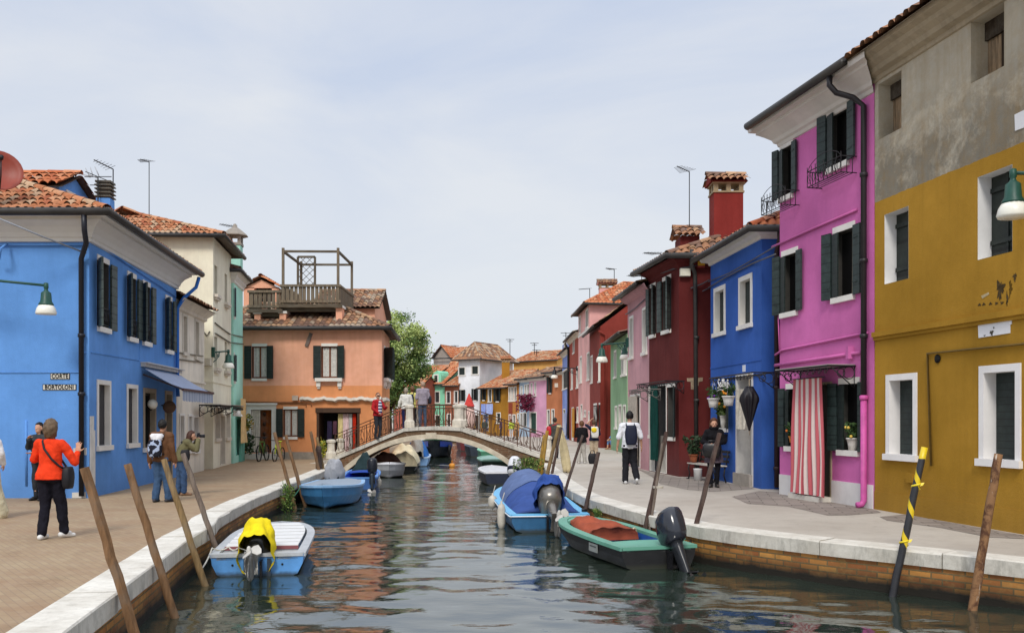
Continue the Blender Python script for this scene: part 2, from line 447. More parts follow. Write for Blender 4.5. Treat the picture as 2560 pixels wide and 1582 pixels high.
        if kind == 'shut' or (kind == 'frame' and (aL or aR) and shut is not None and swf < .5):
            for side, ang in ((0,aL),(1,aR)):
                if ang is None: continue
                th = math.radians(ang); sw = W_*swf; hx = t0-.01 if side == 0 else t1+.01
                d = (w.u if side == 0 else -w.u)*math.cos(th) + w.n*math.sin(th)
                nn = V(d.y,-d.x,0); nn = nn if nn.dot(w.n) > 0 else -nn
                base = w.pt(hx, z0-shzext+.01, .03)
                m3 = MB(); H = z1-z0+.04
                a = [base + d*x + nn*y + V(0,0,z) for x in (0,sw) for y in (0,.04) for z in (0,H)]
                m3.add(a, [(0,1,3,2),(4,6,7,5),(0,4,5,1),(2,3,7,6),(0,2,6,4),(1,5,7,3)])
                for zz in (.18*H,.82*H):
                    m3.bar(base+d*.01+nn*.045+V(0,0,zz), base+d*(sw*.7)+nn*.045+V(0,0,zz), .012, .025)
                m3.build('shutter', [shut], o)
        if grille:
            g = MB(); gh = z0+.42
            for zz in (z0+.06,gh): g.tube([P(t0+.02,zz,.02),P(t1-.02,zz,.02)], .009, 5)
            n = max(3,int(W_/.11))
            for j in range(n+1):
                x = t0+.03+(W_-.06)*j/n; g.tube([P(x,z0+.06,.02),P(x,gh,.02)], .007, 4)
                if j < n: g.tube([P(x+(W_-.06)/n*(.5+.4*math.cos(a)),z0+.24+.1*math.sin(a),.02) for a in [k*PI/4 for k in range(9)]], .006, 4)
            g.build('grille', [IRON], o)
        return o
    # -- trim
    def cornice(s, segs, prof, mat, name='cornice'):
        mb = MB(); polys = [(offset_poly(s.foot, o), z) for o, z in prof]
        for i in segs:
            j = (i+1) % len(s.foot)
            for (pa, za), (pb, zb) in zip(polys, polys[1:]):
                mb.quad(V(pa[i].x,pa[i].y,za), V(pa[j].x,pa[j].y,za), V(pb[j].x,pb[j].y,zb), V(pb[i].x,pb[i].y,zb))
        return mb.build(name, [mat], s.root)
    def band(s, i, z0, z1, o, mat, name='string_course', t0=0, t1=None):
        mb = MB(); s.w[i].box(mb, t0, s.w[i].L if t1 is None else t1, z0, z1, .001, o); return mb.build(name, [mat], s.root)
    def gutter(s, segs, over, z, r=.075, mat=GUTTER):
        E = offset_poly(s.foot, over); mb = MB()
        pts = [V(E[segs[0]].x,E[segs[0]].y,z)] + [V(E[(i+1)%len(E)].x,E[(i+1)%len(E)].y,z-.004) for i in segs]
        mb.tube(pts, r, 10, smooth=True); return mb.build('gutter', [mat], s.root)
    def pipe(s, pts, r=.05, mat=GUTTER, rings=(), name='downpipe', n=10):
        mb = MB(); mb.tube(pts, r, n)
        for p in rings: p = Vector(p); mb.lathe([(r*1.02,-.04),(r*1.35,-.035),(r*1.35,.035),(r*1.02,.04)], 10, p)
        return mb.build(name, [mat], s.root)
    def cable(s, pts, r=.012, mat=None, name='cable'):
        mb = MB(); mb.tube(pts, r, 5); return mb.build(name, [mat or s.mat], s.root)
    def patch(s, i, pts, mat, o=.008, name='bare_patch'):
        w = s.w[i]; q = []
        for p in pts: t, z = w.hit(p); q.append(w.pt(t, max(z,.004), .001))
        mb = MB(); mb.prism(q, w.n*o); return mb.build(name, [mat], s.root)
    # -- roof
    def roof(s, axis=0, rise=1.6, inset=(2,2), over=.5, pal=TILES_A, tw=.22, row=.36, samples=6, gut=(), z=None, caps=True, soffit=None, lift=.0, gr=.075):
        z = s.zt if z is None else z
        E = [V(p.x,p.y,z+lift) for p in offset_poly(s.foot, over)]
        E = E[axis:]+E[:axis]
        m30, m12 = (E[3]+E[0])/2, (E[1]+E[2])/2; d = (m12-m30).normalized()
        Ra, Rb = m30+d*inset[0]+V(0,0,rise), m12-d*inset[1]+V(0,0,rise)
        slopes = [[E[0],E[1],Rb,Ra],[E[2],E[3],Ra,Rb]]
        if inset[1] > .01: slopes.append([E[1],E[2],Rb])
        if inset[0] > .01: slopes.append([E[3],E[0],Ra])
        tm = tilemats(pal); mb = MB()
        for sl in slopes: tile_slope(mb, sl, tw, row, len(tm), samples=samples)
        if caps:
            ridge_caps(mb, Ra+V(0,0,.05), Rb+V(0,0,.05), len(tm))
            if inset[1] > .01: ridge_caps(mb,E[1]+V(0,0,.05),Rb+V(0,0,.05),len(tm)); ridge_caps(mb,E[2]+V(0,0,.05),Rb+V(0,0,.05),len(tm))
            if inset[0] > .01: ridge_caps(mb,E[0]+V(0,0,.05),Ra+V(0,0,.05),len(tm)); ridge_caps(mb,E[3]+V(0,0,.05),Ra+V(0,0,.05),len(tm))
        mb.mi = len(tm)
        for sl in slopes: mb.poly([p-V(0,0,.05) for p in sl])
        r = mb.build('roof', tm+[soffit or plain('#5a4c40',.8,name='roof_board')], s.root)
        s.ridge = (Ra, Rb); s.roofobj = r
        # gable triangles
        g = [V(p.x,p.y,z-.0) for p in s.foot]; g = g[axis:]+g[:axis]
        for k, (a, b), R_, ins in ((0,(3,0),Ra,inset[0]),(1,(1,2),Rb,inset[1])):
            if ins <= .01:
                mid = (g[a]+g[b])/2; s.extra.append([g[a],g[b],V(mid.x,mid.y,R_.z-.12)])
        if gut: s.gutter(list(gut), [x+.05 for x in over] if isinstance(over,list) else over+.05, z+lift-.02, gr)
        return r
    def finish(s, name='wall'):
        mb = MB()
        for i, w in enumerate(s.w):
            ops = s.op[i]; zt = s.zt
            ts = sorted({0.0, w.L} | {round(x,5) for o in ops for x in o[:2]}); zs = sorted({-.3, zt} | {round(x,5) for o in ops for x in o[2:]})
            for a, b in zip(ts, ts[1:]):
                for c, d in zip(zs, zs[1:]):
                    if b-a < 1e-4 or d-c < 1e-4: continue
                    mt, mz = (a+b)/2, (c+d)/2
                    if any(o[0] < mt < o[1] and o[2] < mz < o[3] for o in ops): continue
                    mb.quad(w.pt(a,c), w.pt(b,c), w.pt(b,d), w.pt(a,d))
        for p in s.extra: mb.poly(p)
        return mb.build(name, [s.mat], s.root)
def absorb(house, d):
    """the pieces of d become parts of house"""
    for ch in list(d.root.children):
        ch.parent = house.root; ch.location = d.root.location.copy()
    bpy.data.objects.remove(d.root)
def chimney(parent, c, sx, sy, z0, z1, mat, label=None, cap='tile', rz=0, pal=TILES_B, capmat=None):
    """wall shaft with a Venetian cap; c = (x, y)"""
    mb = MB(); mb.box((c[0],c[1],(z0+z1)/2), (sx,sy,z1-z0), rz)
    o = mb.build('chimney', [mat], parent)
    if label: tag(o, label)
    k = MB(); R3 = Matrix.Rotation(rz,3,'Z')
    if cap == 'tile':
        # slotted collar under a little tiled roof
        hw, hd = sx*.5, sy*.5
        for i in range(4):
            for q in (-1,1):
                pass
        ch = .26
        for a in (-1,0,1):
            for b in (-1,1):
                k.box(V(c[0],c[1],z1+ch/2)+R3@V(a*(hw-.06),b*(hd-.05),0), (.13,.12,ch), rz)
        for a in (-1,1): k.box(V(c[0],c[1],z1+ch/2)+R3@V(a*(hw-.06),0,0), (.12,.12,ch), rz)
        k.box((c[0],c[1],z1+.02),(sx+.06,sy+.06,.05),rz); k.box((c[0],c[1],z1+ch+.02),(sx+.1,sy+.1,.05),rz)
        k.build('collar', [capmat or plain('#a89472',.8,name='bare_brick')], o)
        r = MB(); zz = z1+ch+.05; ow, od = hw+.16, hd+.18
        C = lambda x,y,z: V(c[0],c[1],z)+R3@V(x,y,0)
        tm = tilemats(pal)
        tile_slope(r, [C(-ow,-od,zz),C(ow,-od,zz),C(ow,0,zz+.28),C(-ow,0,zz+.28)], .2, .3, len(tm)); tile_slope(r, [C(ow,od,zz),C(-ow,od,zz),C(-ow,0,zz+.28),C(ow,0,zz+.28)], .2, .3, len(tm))
        ridge_caps(r, C(-ow,0,zz+.31), C(ow,0,zz+.31), len(tm), .09)
        r.mi = len(tm); r.prism([C(-ow+.05,-od+.05,zz-.01),C(-ow+.05,od-.05,zz-.01),C(-ow+.05,0,zz+.26)], R3@V(2*ow-.1,0,0))
        r.build('cap', tm+[mat], o)
    elif cap == 'slab':
        for j in range(4):
            zz = z1+.02+j*.1
            k.lathe([(sx*.62,zz),(sx*.84,zz+.015),(sx*.84,zz+.04),(sx*.62,zz+.065),(sx*.6,zz+.1)], 4, (c[0],c[1],0), smooth=False, R=Matrix.Rotation(rz+PI/4,3,'Z'))
        k.box((c[0],c[1],z1+.44),(sx*1.12,sy*1.12,.05),rz)
        k.build('cap', [capmat or plain('#6d675c',.7,name='concrete')], o)
    elif cap == 'pavilion':
        k.box((c[0],c[1],z1+.05),(sx*1.12,sy*1.12,.1),rz)
        for a in (-1,1):
            for b in (-1,1): k.box(V(c[0],c[1],z1+.24)+R3@V(a*sx*.4,b*sy*.4,0),(.12,.12,.28),rz)
        k.lathe([(sx*1.02,z1+.38),(sx*.98,z1+.43),(sx*.55,z1+.6),(sx*.2,z1+.72),(.05,z1+.85)], 8, (c[0],c[1],0), smooth=False, R=Matrix.Rotation(rz+PI/8,3,'Z'))
        k.build('cap', [capmat or plain('#a79d90',.7,name='cap_stone')], o)
    return o
def antenna(px, ptop, Y, zb, label, arm=None, group='aerials on the roofs', lattice=False):
    """mast from zb up to the photo point ptop, at depth Y; arm = photo point of its free end"""
    t = at_y(ptop, Y); mb = MB()
    mb.tube([V(t.x,t.y,zb), t], max(.015, .00042*Y), 6)
    base = V(t.x,t.y,zb)
    o = thing('antenna', label, 'antenna', base, group=group)
    mb.build('mast', [IRON], o); a = MB(); rr = max(.011,.00028*Y)
    if arm:
        e = at_y(arm, Y*.985); a.tube([t, e], rr*1.4, 5); d = (e-t)
        for q in [.15,.3,.45,.6,.75,.9]:
            c = t+d*q; s = d.cross(V(0,0,1)).normalized()*(.34-.2*q); a.tube([c-s,c+s], rr*.55, 4)
    else:
        w = .32 + .0015*Y
        for q, k in ((0,1),(-.22,.6)): a.tube([t+V(-w*k,0,q), t+V(w*k,0,q)], rr, 4)
        a.tube([t+V(-.1,-.5,0),t+V(.1,.5,0)], rr, 4)
    if lattice: pass
    a.build('aerial', [IRON], o); return o
def wall_lamp(wallpt, tip, label, mat=GREENMETAL, arm_up=.0, scale=1.0, scroll=True, group='green wall lamps along the canal'):
    """bracket lamp: horizontal arm from the wall to tip (top of the lamp), bell lamp with white glass below"""
    w, t = Vector(wallpt), Vector(tip); o = thing('wall_lamp', label, 'lamp', V(w.x,w.y,w.z), group=group)
    mb = MB(); s = scale
    mb.tube([w, t], .028*s, 8); d = (t-w); L = d.length; d.normalize()
    mb.box(w+d*.02, (.1,.1,.34), math.atan2(d.y,d.x))
    if scroll:
        mb.tube([w+V(0,0,-.34*s)+d*.03, w+d*L*.25+V(0,0,-.25*s), w+d*L*.42+V(0,0,-.03)], .016*s, 6)
        for c, r in ((.16,.1),(.34,.07)):
            mb.tube([w+d*(L*c+r*math.cos(a)*s)+V(0,0,-.12*s+r*math.sin(a)*s) for a in [k*PI/6 for k in range(13)]], .011*s, 5)
    mb.build('bracket', [mat], o)
    l = MB(); l.lathe([(.02,.06),(.045,.05),(.05,-.05),(.035,-.08),(.05,-.12),(.1*1.0,-.16),(.115,-.34),(.15,-.4),(.155,-.43)], 14, t, R=Matrix.Scale(s,3)); l.build('hood', [mat], o)
    g = MB(); g.lathe([(.15,-.43),(.19,-.5),(.215,-.6),(.2,-.63),(.02,-.635)], 16, t, R=Matrix.Scale(s,3)); g.build('shade', [LAMPW], o)
    return o
def text_obj(body, size, mat, parent, M, depth=.004, name='lettering', align='CENTER', xscale=1.0, shear=0, space=1.0, bold=0):
    c = bpy.data.curves.new(name, 'FONT'); c.body = body; c.size = size; c.align_x = align; c.align_y = 'CENTER'; c.extrude = depth; c.shear = shear; c.space_character = space; c.offset = bold
    t = bpy.data.objects.new('tmp', c); COL.objects.link(t)
    dg = bpy.context.evaluated_depsgraph_get(); me = bpy.data.meshes.new_from_object(t.evaluated_get(dg))
    bpy.data.objects.remove(t); bpy.data.curves.remove(c)
    o3 = Vector(parent['_o'])
    for v in me.vertices:
        q = M @ V(v.co.x*xscale, v.co.y, v.co.z); v.co = q-o3
    me.name = name; me.materials.clear(); me.materials.append(mat)
    o = bpy.data.objects.new(name, me); COL.objects.link(o); o.parent = parent; o['_o'] = tuple(o3); return o
def wall_matrix(w, t, z, o):
    """x along the wall, y up, z out of the wall"""
    p = w.pt(t, z, o); M = Matrix.Identity(4)
    for i in range(3): M[i][0] = w.u[i]; M[i][1] = (0,0,1)[i]; M[i][2] = w.n[i]; M[i][3] = p[i]
    return M
def woff(w, o): return Wall(w.A+w.n*o, w.B+w.n*o)
def scroll_canopy(w, p0, p1, out, label, top=True, name='canopy_bracket', mat=IRON, drop=.5, sheet=True, tie=.45):
    """wrought-iron canopy along a wall from photo point p0 to p1 (measured on the wall), reaching out"""
    wo = woff(w, out); t0, z0 = wo.hit(p0); t1, z1 = wo.hit(p1); z = (z0+z1)/2
    o = thing(name, label, 'canopy', w.pt(t0, z, 0)); mb = MB()
    P = w.pt
    for a, b in (((t0,0),(t1,0)),((t0,out),(t1,out)),((t0,0),(t0,out)),((t1,0),(t1,out))): mb.bar(P(a[0],z,a[1]+.02), P(b[0],z,b[1]+.02), .03)
    for t in (t0+.02,t1-.02):
        mb.tube([P(t,z-drop,.02), P(t,z-.03,out*.92)], .012, 5); mb.tube([P(t,z-drop,.02),P(t,z,.02)], .012, 5)
        for c, r in ((.25,.12),(.55,.08)):
            mb.tube([P(t, z-.13+r*math.sin(a), out*c+r*math.cos(a)) for a in [k*PI/6 for k in range(13)]], .01, 5)
    n = max(2, int((t1-t0)/.22))
    for j in range(n):
        x = t0+(t1-t0)*(j+.5)/n; r = .075
        mb.tube([P(x+r*(1-k/14)*math.cos(k*PI/5), z-.1+r*(1-k/14)*math.sin(k*PI/5), out+.02) for k in range(13)], .009, 4)
    mb.build('ironwork', [mat], o)
    if sheet:
        g = MB(); w.box(g, t0, t1, z+.018, z+.03, .02, out+.04); g.build('roof_sheet', [plain('#c2bcb4',.9,.45,name='canopy_sheet')], o)
    return o
def hang_cloth(w, t0, t1, z0, z1, out, mat, label, name='curtain', waves=6, flare=.0, depth=.05, group=None, cat='curtain', rows=8, seed=1):
    rnd = random.Random(seed); mb = MB(); n = waves*8; rings = []; uvs = []
    ph = [rnd.uniform(-.6,.6) for _ in range(waves+2)]
    for r in range(rows+1):
        q = r/rows; z = z1+(z0-z1)*q; row = []
        for j in range(n+1):
            f = j/n; t = t0-flare*q+(t1-t0+2*flare*q)*f
            d = depth*(.35+.65*q)*math.sin(f*waves*2*PI + ph[int(f*waves)]*.7 + q*.8) + .03*q*math.sin(f*9+q*5)
            row.append(w.pt(t, z+.012*math.sin(f*waves*2*PI)*q, out+d)); uvs.append((f*(t1-t0), q))
        rings.append(row)
    vs = [p for r in rings for p in r]; m = n+1; fs = [(i*m+j,i*m+j+1,(i+1)*m+j+1,(i+1)*m+j) for i in range(rows) for j in range(n)]
    mb.add(vs, fs, True, uvs); return single(mb, name, [mat], label, cat, group)
# ---------------------------------------------------------------- camera, light, sky
cam = bpy.data.cameras.new('camera'); co = bpy.data.objects.new('camera', cam); COL.objects.link(co)
co.location = (0,0,EYE); co.rotation_euler = (PI/2,0,0); cam.sensor_width = 36; cam.lens = F/2560*36
cam.shift_y = (HY-791)/2560; cam.clip_start = .1; cam.clip_end = 6000; SC.camera = co
SC.view_settings.view_transform = 'Standard'; SC.view_settings.look = 'None'; SC.view_settings.exposure = 0; SC.view_settings.gamma = 1
SUN_EL, SUN_AZ = math.radians(44), math.atan2(-.16,-.98)
sl = bpy.data.lights.new('sun','SUN'); so = bpy.data.objects.new('sun', sl); COL.objects.link(so)
sl.energy = 2.1; sl.angle = math.radians(15); sl.color = (1,.95,.87)
sd = V(math.sin(SUN_AZ)*math.cos(SUN_EL), math.cos(SUN_AZ)*math.cos(SUN_EL), math.sin(SUN_EL))
so.rotation_euler = sd.to_track_quat('Z','Y').to_euler(); so.location = (0,-10,40)
wd = bpy.data.worlds.new('World'); SC.world = wd; wd.use_nodes = True; t = wd.node_tree; t.nodes.clear()
N = t.nodes.new; L = t.links.new
out = N('ShaderNodeOutputWorld'); bg = N('ShaderNodeBackground'); bg.inputs['Strength'].default_value = .1
sky = N('ShaderNodeTexSky'); sky.sky_type = 'NISHITA'; sky.sun_disc = False; sky.sun_elevation = SUN_EL; sky.sun_rotation = SUN_AZ; sky.air_density = 1.2; sky.dust_density = 2.5
tc = N('ShaderNodeTexCoord'); sp = N('ShaderNodeSeparateXYZ'); L(tc.outputs['Generated'], sp.inputs[0])
mp = N('ShaderNodeMapping'); mp.inputs['Scale'].default_value = (1.2,1.0,3.4); mp.inputs['Rotation'].default_value = (0,.25,.4); L(tc.outputs['Generated'], mp.inputs['Vector'])
n1 = N('ShaderNodeTexNoise'); n1.inputs['Scale'].default_value = 1.7; n1.inputs['Detail'].default_value = 7; n1.inputs['Roughness'].default_value = .55; n1.inputs['Distortion'].default_value = .5; L(mp.outputs[0], n1.inputs['Vector'])
cr = N('ShaderNodeValToRGB'); e = cr.color_ramp.elements; e[0].position = .36; e[0].color = (5.9,6.75,8.5,1); e[1].position = .66; e[1].color = (8.2,8.45,8.95,1); L(n1.outputs[0], cr.inputs[0])
hz = N('ShaderNodeValToRGB'); e = hz.color_ramp.elements; e[0].position = .0; e[0].color = (1,1,1,1); e[1].position = .42; e[1].color = (0,0,0,1); L(sp.outputs[2], hz.inputs[0])
mz = N('ShaderNodeMix'); mz.data_type = 'RGBA'; L(hz.outputs[0], mz.inputs[0]); L(cr.outputs[0], mz.inputs[6]); mz.inputs[7].default_value = (7.9,8.3,8.85,1)
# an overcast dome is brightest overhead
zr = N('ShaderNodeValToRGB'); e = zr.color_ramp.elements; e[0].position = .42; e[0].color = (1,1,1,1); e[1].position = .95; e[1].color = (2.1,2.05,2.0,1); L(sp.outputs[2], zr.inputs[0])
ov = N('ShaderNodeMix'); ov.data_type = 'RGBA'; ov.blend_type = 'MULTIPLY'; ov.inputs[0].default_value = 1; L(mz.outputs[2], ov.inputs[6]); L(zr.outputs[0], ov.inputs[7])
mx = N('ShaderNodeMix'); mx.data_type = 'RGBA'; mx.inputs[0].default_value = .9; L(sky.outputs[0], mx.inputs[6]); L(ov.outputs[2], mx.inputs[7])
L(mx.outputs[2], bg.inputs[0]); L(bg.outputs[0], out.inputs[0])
# ---------------------------------------------------------------- water
def water_mat():
    t = NT('canal_water'); p = t.pos()
    n1 = t.noise(t.pos((1,2.2,1)), 2.2, 3, .5); n2 = t.noise(t.pos((1,2.0,1)), 9, 3, .5)
    col = t.mix(t.noise(p,.5,3), (.017,.026,.019), (.028,.039,.029))
    t.bump(t.math('ADD', t.math('MULTIPLY', n1, 1.0), t.math('MULTIPLY', n2, .22)), .11, .05)
    t.b.inputs['IOR'].default_value = 3.1
    return t.fin(col, .025, .5)
rw = np.random.RandomState(5)
ys = [2.5]
while ys[-1] < 101: ys.append(ys[-1] + (.05 if ys[-1] < 20 else .09 if ys[-1] < 45 else .3))
xs = list(np.arange(-60,-8,4.0)) + list(np.arange(-8,9,.085)) + list(np.arange(9,30,3.0))
X, Y = np.meshgrid(np.array(xs), np.array(ys)); Z = np.zeros_like(X)
for lam in np.concatenate([np.exp(rw.uniform(np.log(.35), np.log(1.2), 34)), np.exp(rw.uniform(np.log(1.2), np.log(4.5), 22))]):
    th = rw.normal(PI/2, .62); k = 2*PI/lam; slope = .0118 if lam < 1.2 else .0092
    patch = .55 + .45*np.sin(X*rw.uniform(.1,.5)+rw.uniform(0,6)+Y*rw.uniform(.1,.4))
    Z += slope/k*patch*np.sin(k*(np.cos(th)*X+np.sin(th)*Y)+rw.uniform(0,6.28))
mb = MB(); nx = len(xs); idx = np.arange(X.size).reshape(X.shape)
verts = np.stack([X.ravel(), Y.ravel(), Z.ravel()+WZ], 1)
faces = np.stack([idx[:-1,:-1].ravel(), idx[:-1,1:].ravel(), idx[1:,1:].ravel(), idx[1:,:-1].ravel()], 1)
me = bpy.data.meshes.new('canal_water'); me.from_pydata(verts.tolist(), [], faces.tolist()); me.polygons.foreach_set('use_smooth', [True]*len(faces)); me.materials.append(water_mat())
ob = bpy.data.objects.new('canal_water', me); COL.objects.link(ob); tag(ob, kind='structure')
mb = MB(); mb.quad((-60,-40,WZ-.03),(60,-40,WZ-.03),(60,2.5,WZ-.03),(-60,2.5,WZ-.03)); tag(mb.build('canal_water', [me.materials[0]]), kind='structure')
# ---------------------------------------------------------------- quays and pavements
LE = [(-1.2,-30),(-1.5,-3),(-2.3,2),(-3.0,5),(-3.455,7.15),(-4.0,10.3),(-4.44,12.81),(-4.60,14.2),(-4.88,15.3),(-5.31,19.07),(-5.55,22.7),(-5.83,27.8),(-6.1,31),(-6.45,34.3),(-6.45,37.4),(-5.3,37.8),(-5.45,50),(-5.8,60),(-7.2,76),(-10,82),(-60,88)]
RE = [(20,-30),(16,2),(9,7.8),(5.87,10.55),(5.04,11.45),(4.13,12.35),(3.2,13.5),(2.86,14.05),(2.34,15.6),(1.72,18.3),(1.40,20.3),(1.22,24),(1.12,29),(1.0,34.3),(.85,37.2),(-.3,46),(-1.6,60),(-3.0,74),(-3.9,85),(-6,90.5),(-12,94),(-60,100)]
def catmull(P, sub=6):
    P = [V(*p,0) for p in P]; out = []
    for i in range(len(P)-1):
        a, b, c, d = P[max(i-1,0)], P[i], P[i+1], P[min(i+2,len(P)-1)]
        if (b-c).length > 9 or (b-c).length < 1.4: out.append(b); continue
        for k in range(sub):
            t = k/sub; out.append(.5*((2*b)+(c-a)*t+(2*a-5*b+4*c-d)*t*t+(3*b-a-3*c+d)*t**3))
    out.append(P[-1]); return out
def pave_left():
    t = NT('brick_paving'); p = t.pos(rot=(0,0,.9))
    br = t.n('ShaderNodeTexBrick'); br.offset = .5; t.l(p, br.inputs['Vector'])
    br.inputs['Scale'].default_value = 1; br.inputs['Brick Width'].default_value = .25; br.inputs['Row Height'].default_value = .075; br.inputs['Mortar Size'].default_value = .006; br.inputs['Bias'].default_value = 0
    br.inputs['Color1'].default_value = (*lin('#a38d72',.86),1); br.inputs['Color2'].default_value = (*lin('#ae9a7c',.86),1); br.inputs['Mortar'].default_value = (*lin('#998670',.86),1)
    q = t.pos(); n = t.noise(t.pos((.8,2.2,1)), .55, 6, .65); n2 = t.noise(q, 3.5, 5, .7)
    c = t.mix(t.math('MULTIPLY', t.ramp(n, [(.38,0),(.66,1)]), .55), br.outputs[0], lin('#9c7b5f',.82))
    c = t.mix(t.math('MULTIPLY', t.ramp(n2, [(.5,0),(.75,1)]), .45), c, lin('#b29d86',.85))
    c = t.mix(t.math('MULTIPLY', t.ramp(t.noise(q,1.1,6,.7), [(.56,0),(.72,1)]), .35), c, lin('#6f5a48',.8))
    t.bump(t.math('ADD', br.outputs[1], t.math('MULTIPLY', n2, -.6)), .18, -.006); return t.fin(c, .9, .2)
def pave_right():
    t = NT('concrete_paving'); q = t.pos(); n = t.noise(q, .35, 6, .6); n2 = t.noise(q, 2.5, 6, .7); n3 = t.noise(q, 40, 4, .6)
    c = t.mix(t.ramp(n, [(.35,0),(.68,1)]), lin('#b0a79b',.92), lin('#c4bdb1',.92))
    c = t.mix(t.math('MULTIPLY', t.ramp(n2, [(.48,0),(.72,1)]), .4), c, lin('#9a9186',.9))
    c = t.mix(t.math('MULTIPLY', t.ramp(t.noise(q, 9, 3, .5), [(.69,0),(.73,1)]), .5), c, lin('#6b645c',.8))
    t.bump(n3, .25, .006); return t.fin(c, .9, .2)
def slate_paving():
    t = NT('trachyte_paving'); p = t.pos(rot=(0,0,.2))
    br = t.n('ShaderNodeTexBrick'); t.l(p, br.inputs['Vector']); br.inputs['Scale'].default_value = 1; br.inputs['Brick Width'].default_value = .5; br.inputs['Row Height'].default_value = .24; br.inputs['Mortar Size'].default_value = .012
    br.inputs['Color1'].default_value = (*lin('#9b9188',.88),1); br.inputs['Color2'].default_value = (*lin('#867c74',.88),1); br.inputs['Mortar'].default_value = (*lin('#5b524b',.8),1)
    n = t.noise(t.pos(), 3, 6, .7); c = t.mix(t.math('MULTIPLY', t.ramp(n, [(.4,0),(.7,1)]), .6), br.outputs[0], lin('#a59b90',.85))
    t.bump(br.outputs[1], .35, -.008); return t.fin(c, .85, .25)
def ground(name, pts, m, z=0):
    mb = MB(); mb.tess([V(p[0],p[1],z) for p in pts]); return tag(mb.build(name, [m]), kind='structure')
ED_L, ED_R = catmull(LE), catmull(RE)
def edge_off(E, o):
    out = []
    for i, p in enumerate(E):
        d = (E[min(i+1,len(E)-1)]-E[max(i-1,0)]).normalized(); out.append(p + V(-d.y,d.x,0)*o)
    return out
ground('pavement', [(p.x,p.y) for p in edge_off(ED_L,.12)] + [(-300,88),(-300,-30)], pave_left())
ground('pavement', [(p.x,p.y) for p in edge_off(ED_R,-.12)] + [(-300,100),(-300,420),(300,420),(300,-30)], pave_right())
ground('terrain', [(-3000,400),(3000,400),(3000,4500),(-3000,4500)], plain('#7d8670',.6,.9,.3,.01,name='marsh',obj=False), -.05)
sm = slate_paving()
for P in ([C17(370,402),C17(560,362),C17(710,372),C17(1000,425),C17(1395,497),C17(1430,515),C17(1200,533),C17(1050,535),C17(900,500),C17(760,470),C17(480,452)],
          [C17(1420,545),C17(1600,528),C17(2447,678),C17(2447,702),C17(2200,690),C17(1850,622),C17(1470,570)],
          [C12(110,1190),C12(235,1222),C12(495,1272),C12(690,1280),C12(1020,1340),C12(1180,1372),C12(800,1400),C12(560,1378),C12(330,1330),C12(240,1260)]):
    ground('pavement', [tuple(on_z(p)[:2]) for p in P], sm, .005)
def coping_mat():
    t = NT('istrian_stone'); q = t.pos(); n = t.noise(q, 1.6, 7, .72); n2 = t.noise(q, 11, 6, .7); s = t.noise(t.pos((3.2,3.2,.8)), 1, 6, .75)
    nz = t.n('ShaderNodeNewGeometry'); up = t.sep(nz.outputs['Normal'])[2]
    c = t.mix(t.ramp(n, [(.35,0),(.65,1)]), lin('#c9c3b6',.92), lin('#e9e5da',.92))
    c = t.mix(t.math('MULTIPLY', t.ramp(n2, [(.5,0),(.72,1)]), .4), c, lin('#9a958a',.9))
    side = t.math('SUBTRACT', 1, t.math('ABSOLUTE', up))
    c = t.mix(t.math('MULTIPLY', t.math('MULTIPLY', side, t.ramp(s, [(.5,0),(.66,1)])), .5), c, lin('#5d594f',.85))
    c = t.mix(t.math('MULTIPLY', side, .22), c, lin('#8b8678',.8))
    t.bump(n2, .4, .015); return t.fin(c, .85, .25)
def canal_brick():
    t = NT('canal_brick'); uv = t.n('ShaderNodeUVMap')
    br = t.n('ShaderNodeTexBrick'); br.offset = .5; t.l(uv.outputs[0], br.inputs['Vector']); br.inputs['Scale'].default_value = 1; br.inputs['Brick Width'].default_value = .27; br.inputs['Row Height'].default_value = .078; br.inputs['Mortar Size'].default_value = .01; br.inputs['Bias'].default_value = -.1
    br.inputs['Color1'].default_value = (*lin('#cb9049',.95),1); br.inputs['Color2'].default_value = (*lin('#8f5230',.88),1); br.inputs['Mortar'].default_value = (*lin('#7d6d4c',.8),1)
    q = t.pos(); n = t.noise(q, 2.2, 6, .7); n2 = t.noise(q, 8, 5, .7); z = t.sep(q)[2]
    c = t.mix(t.math('MULTIPLY', t.ramp(n, [(.4,0),(.7,1)]), .75), br.outputs[0], lin('#765a34',.8))
    c = t.mix(t.math('MULTIPLY', t.ramp(n2, [(.52,0),(.7,1)]), .5), c, lin('#b89457',.8))
    alg = t.ramp(t.math('ADD', z, t.math('MULTIPLY', n2, .16)), [(-.0,0)]) if False else t.math('SMOOTH_MIN', 1, 1, 0)
    zz = t.math('ADD', z, t.math('MULTIPLY_ADD', n, .22, -.11))
    mr = t.n('ShaderNodeMapRange'); t.l(zz, mr.inputs[0]); mr.inputs[1].default_value = -.27; mr.inputs[2].default_value = -.47; mr.inputs[3].default_value = 0; mr.inputs[4].default_value = 1
    c = t.mix(mr.outputs[0], c, lin('#26221a',.7))
    t.bump(t.math('ADD', t.math('MULTIPLY', br.outputs[1], -1), t.math('MULTIPLY', n2, .9)), .7, .015); return t.fin(c, .75, .3)
COPING, CBRICK = coping_mat(), canal_brick()
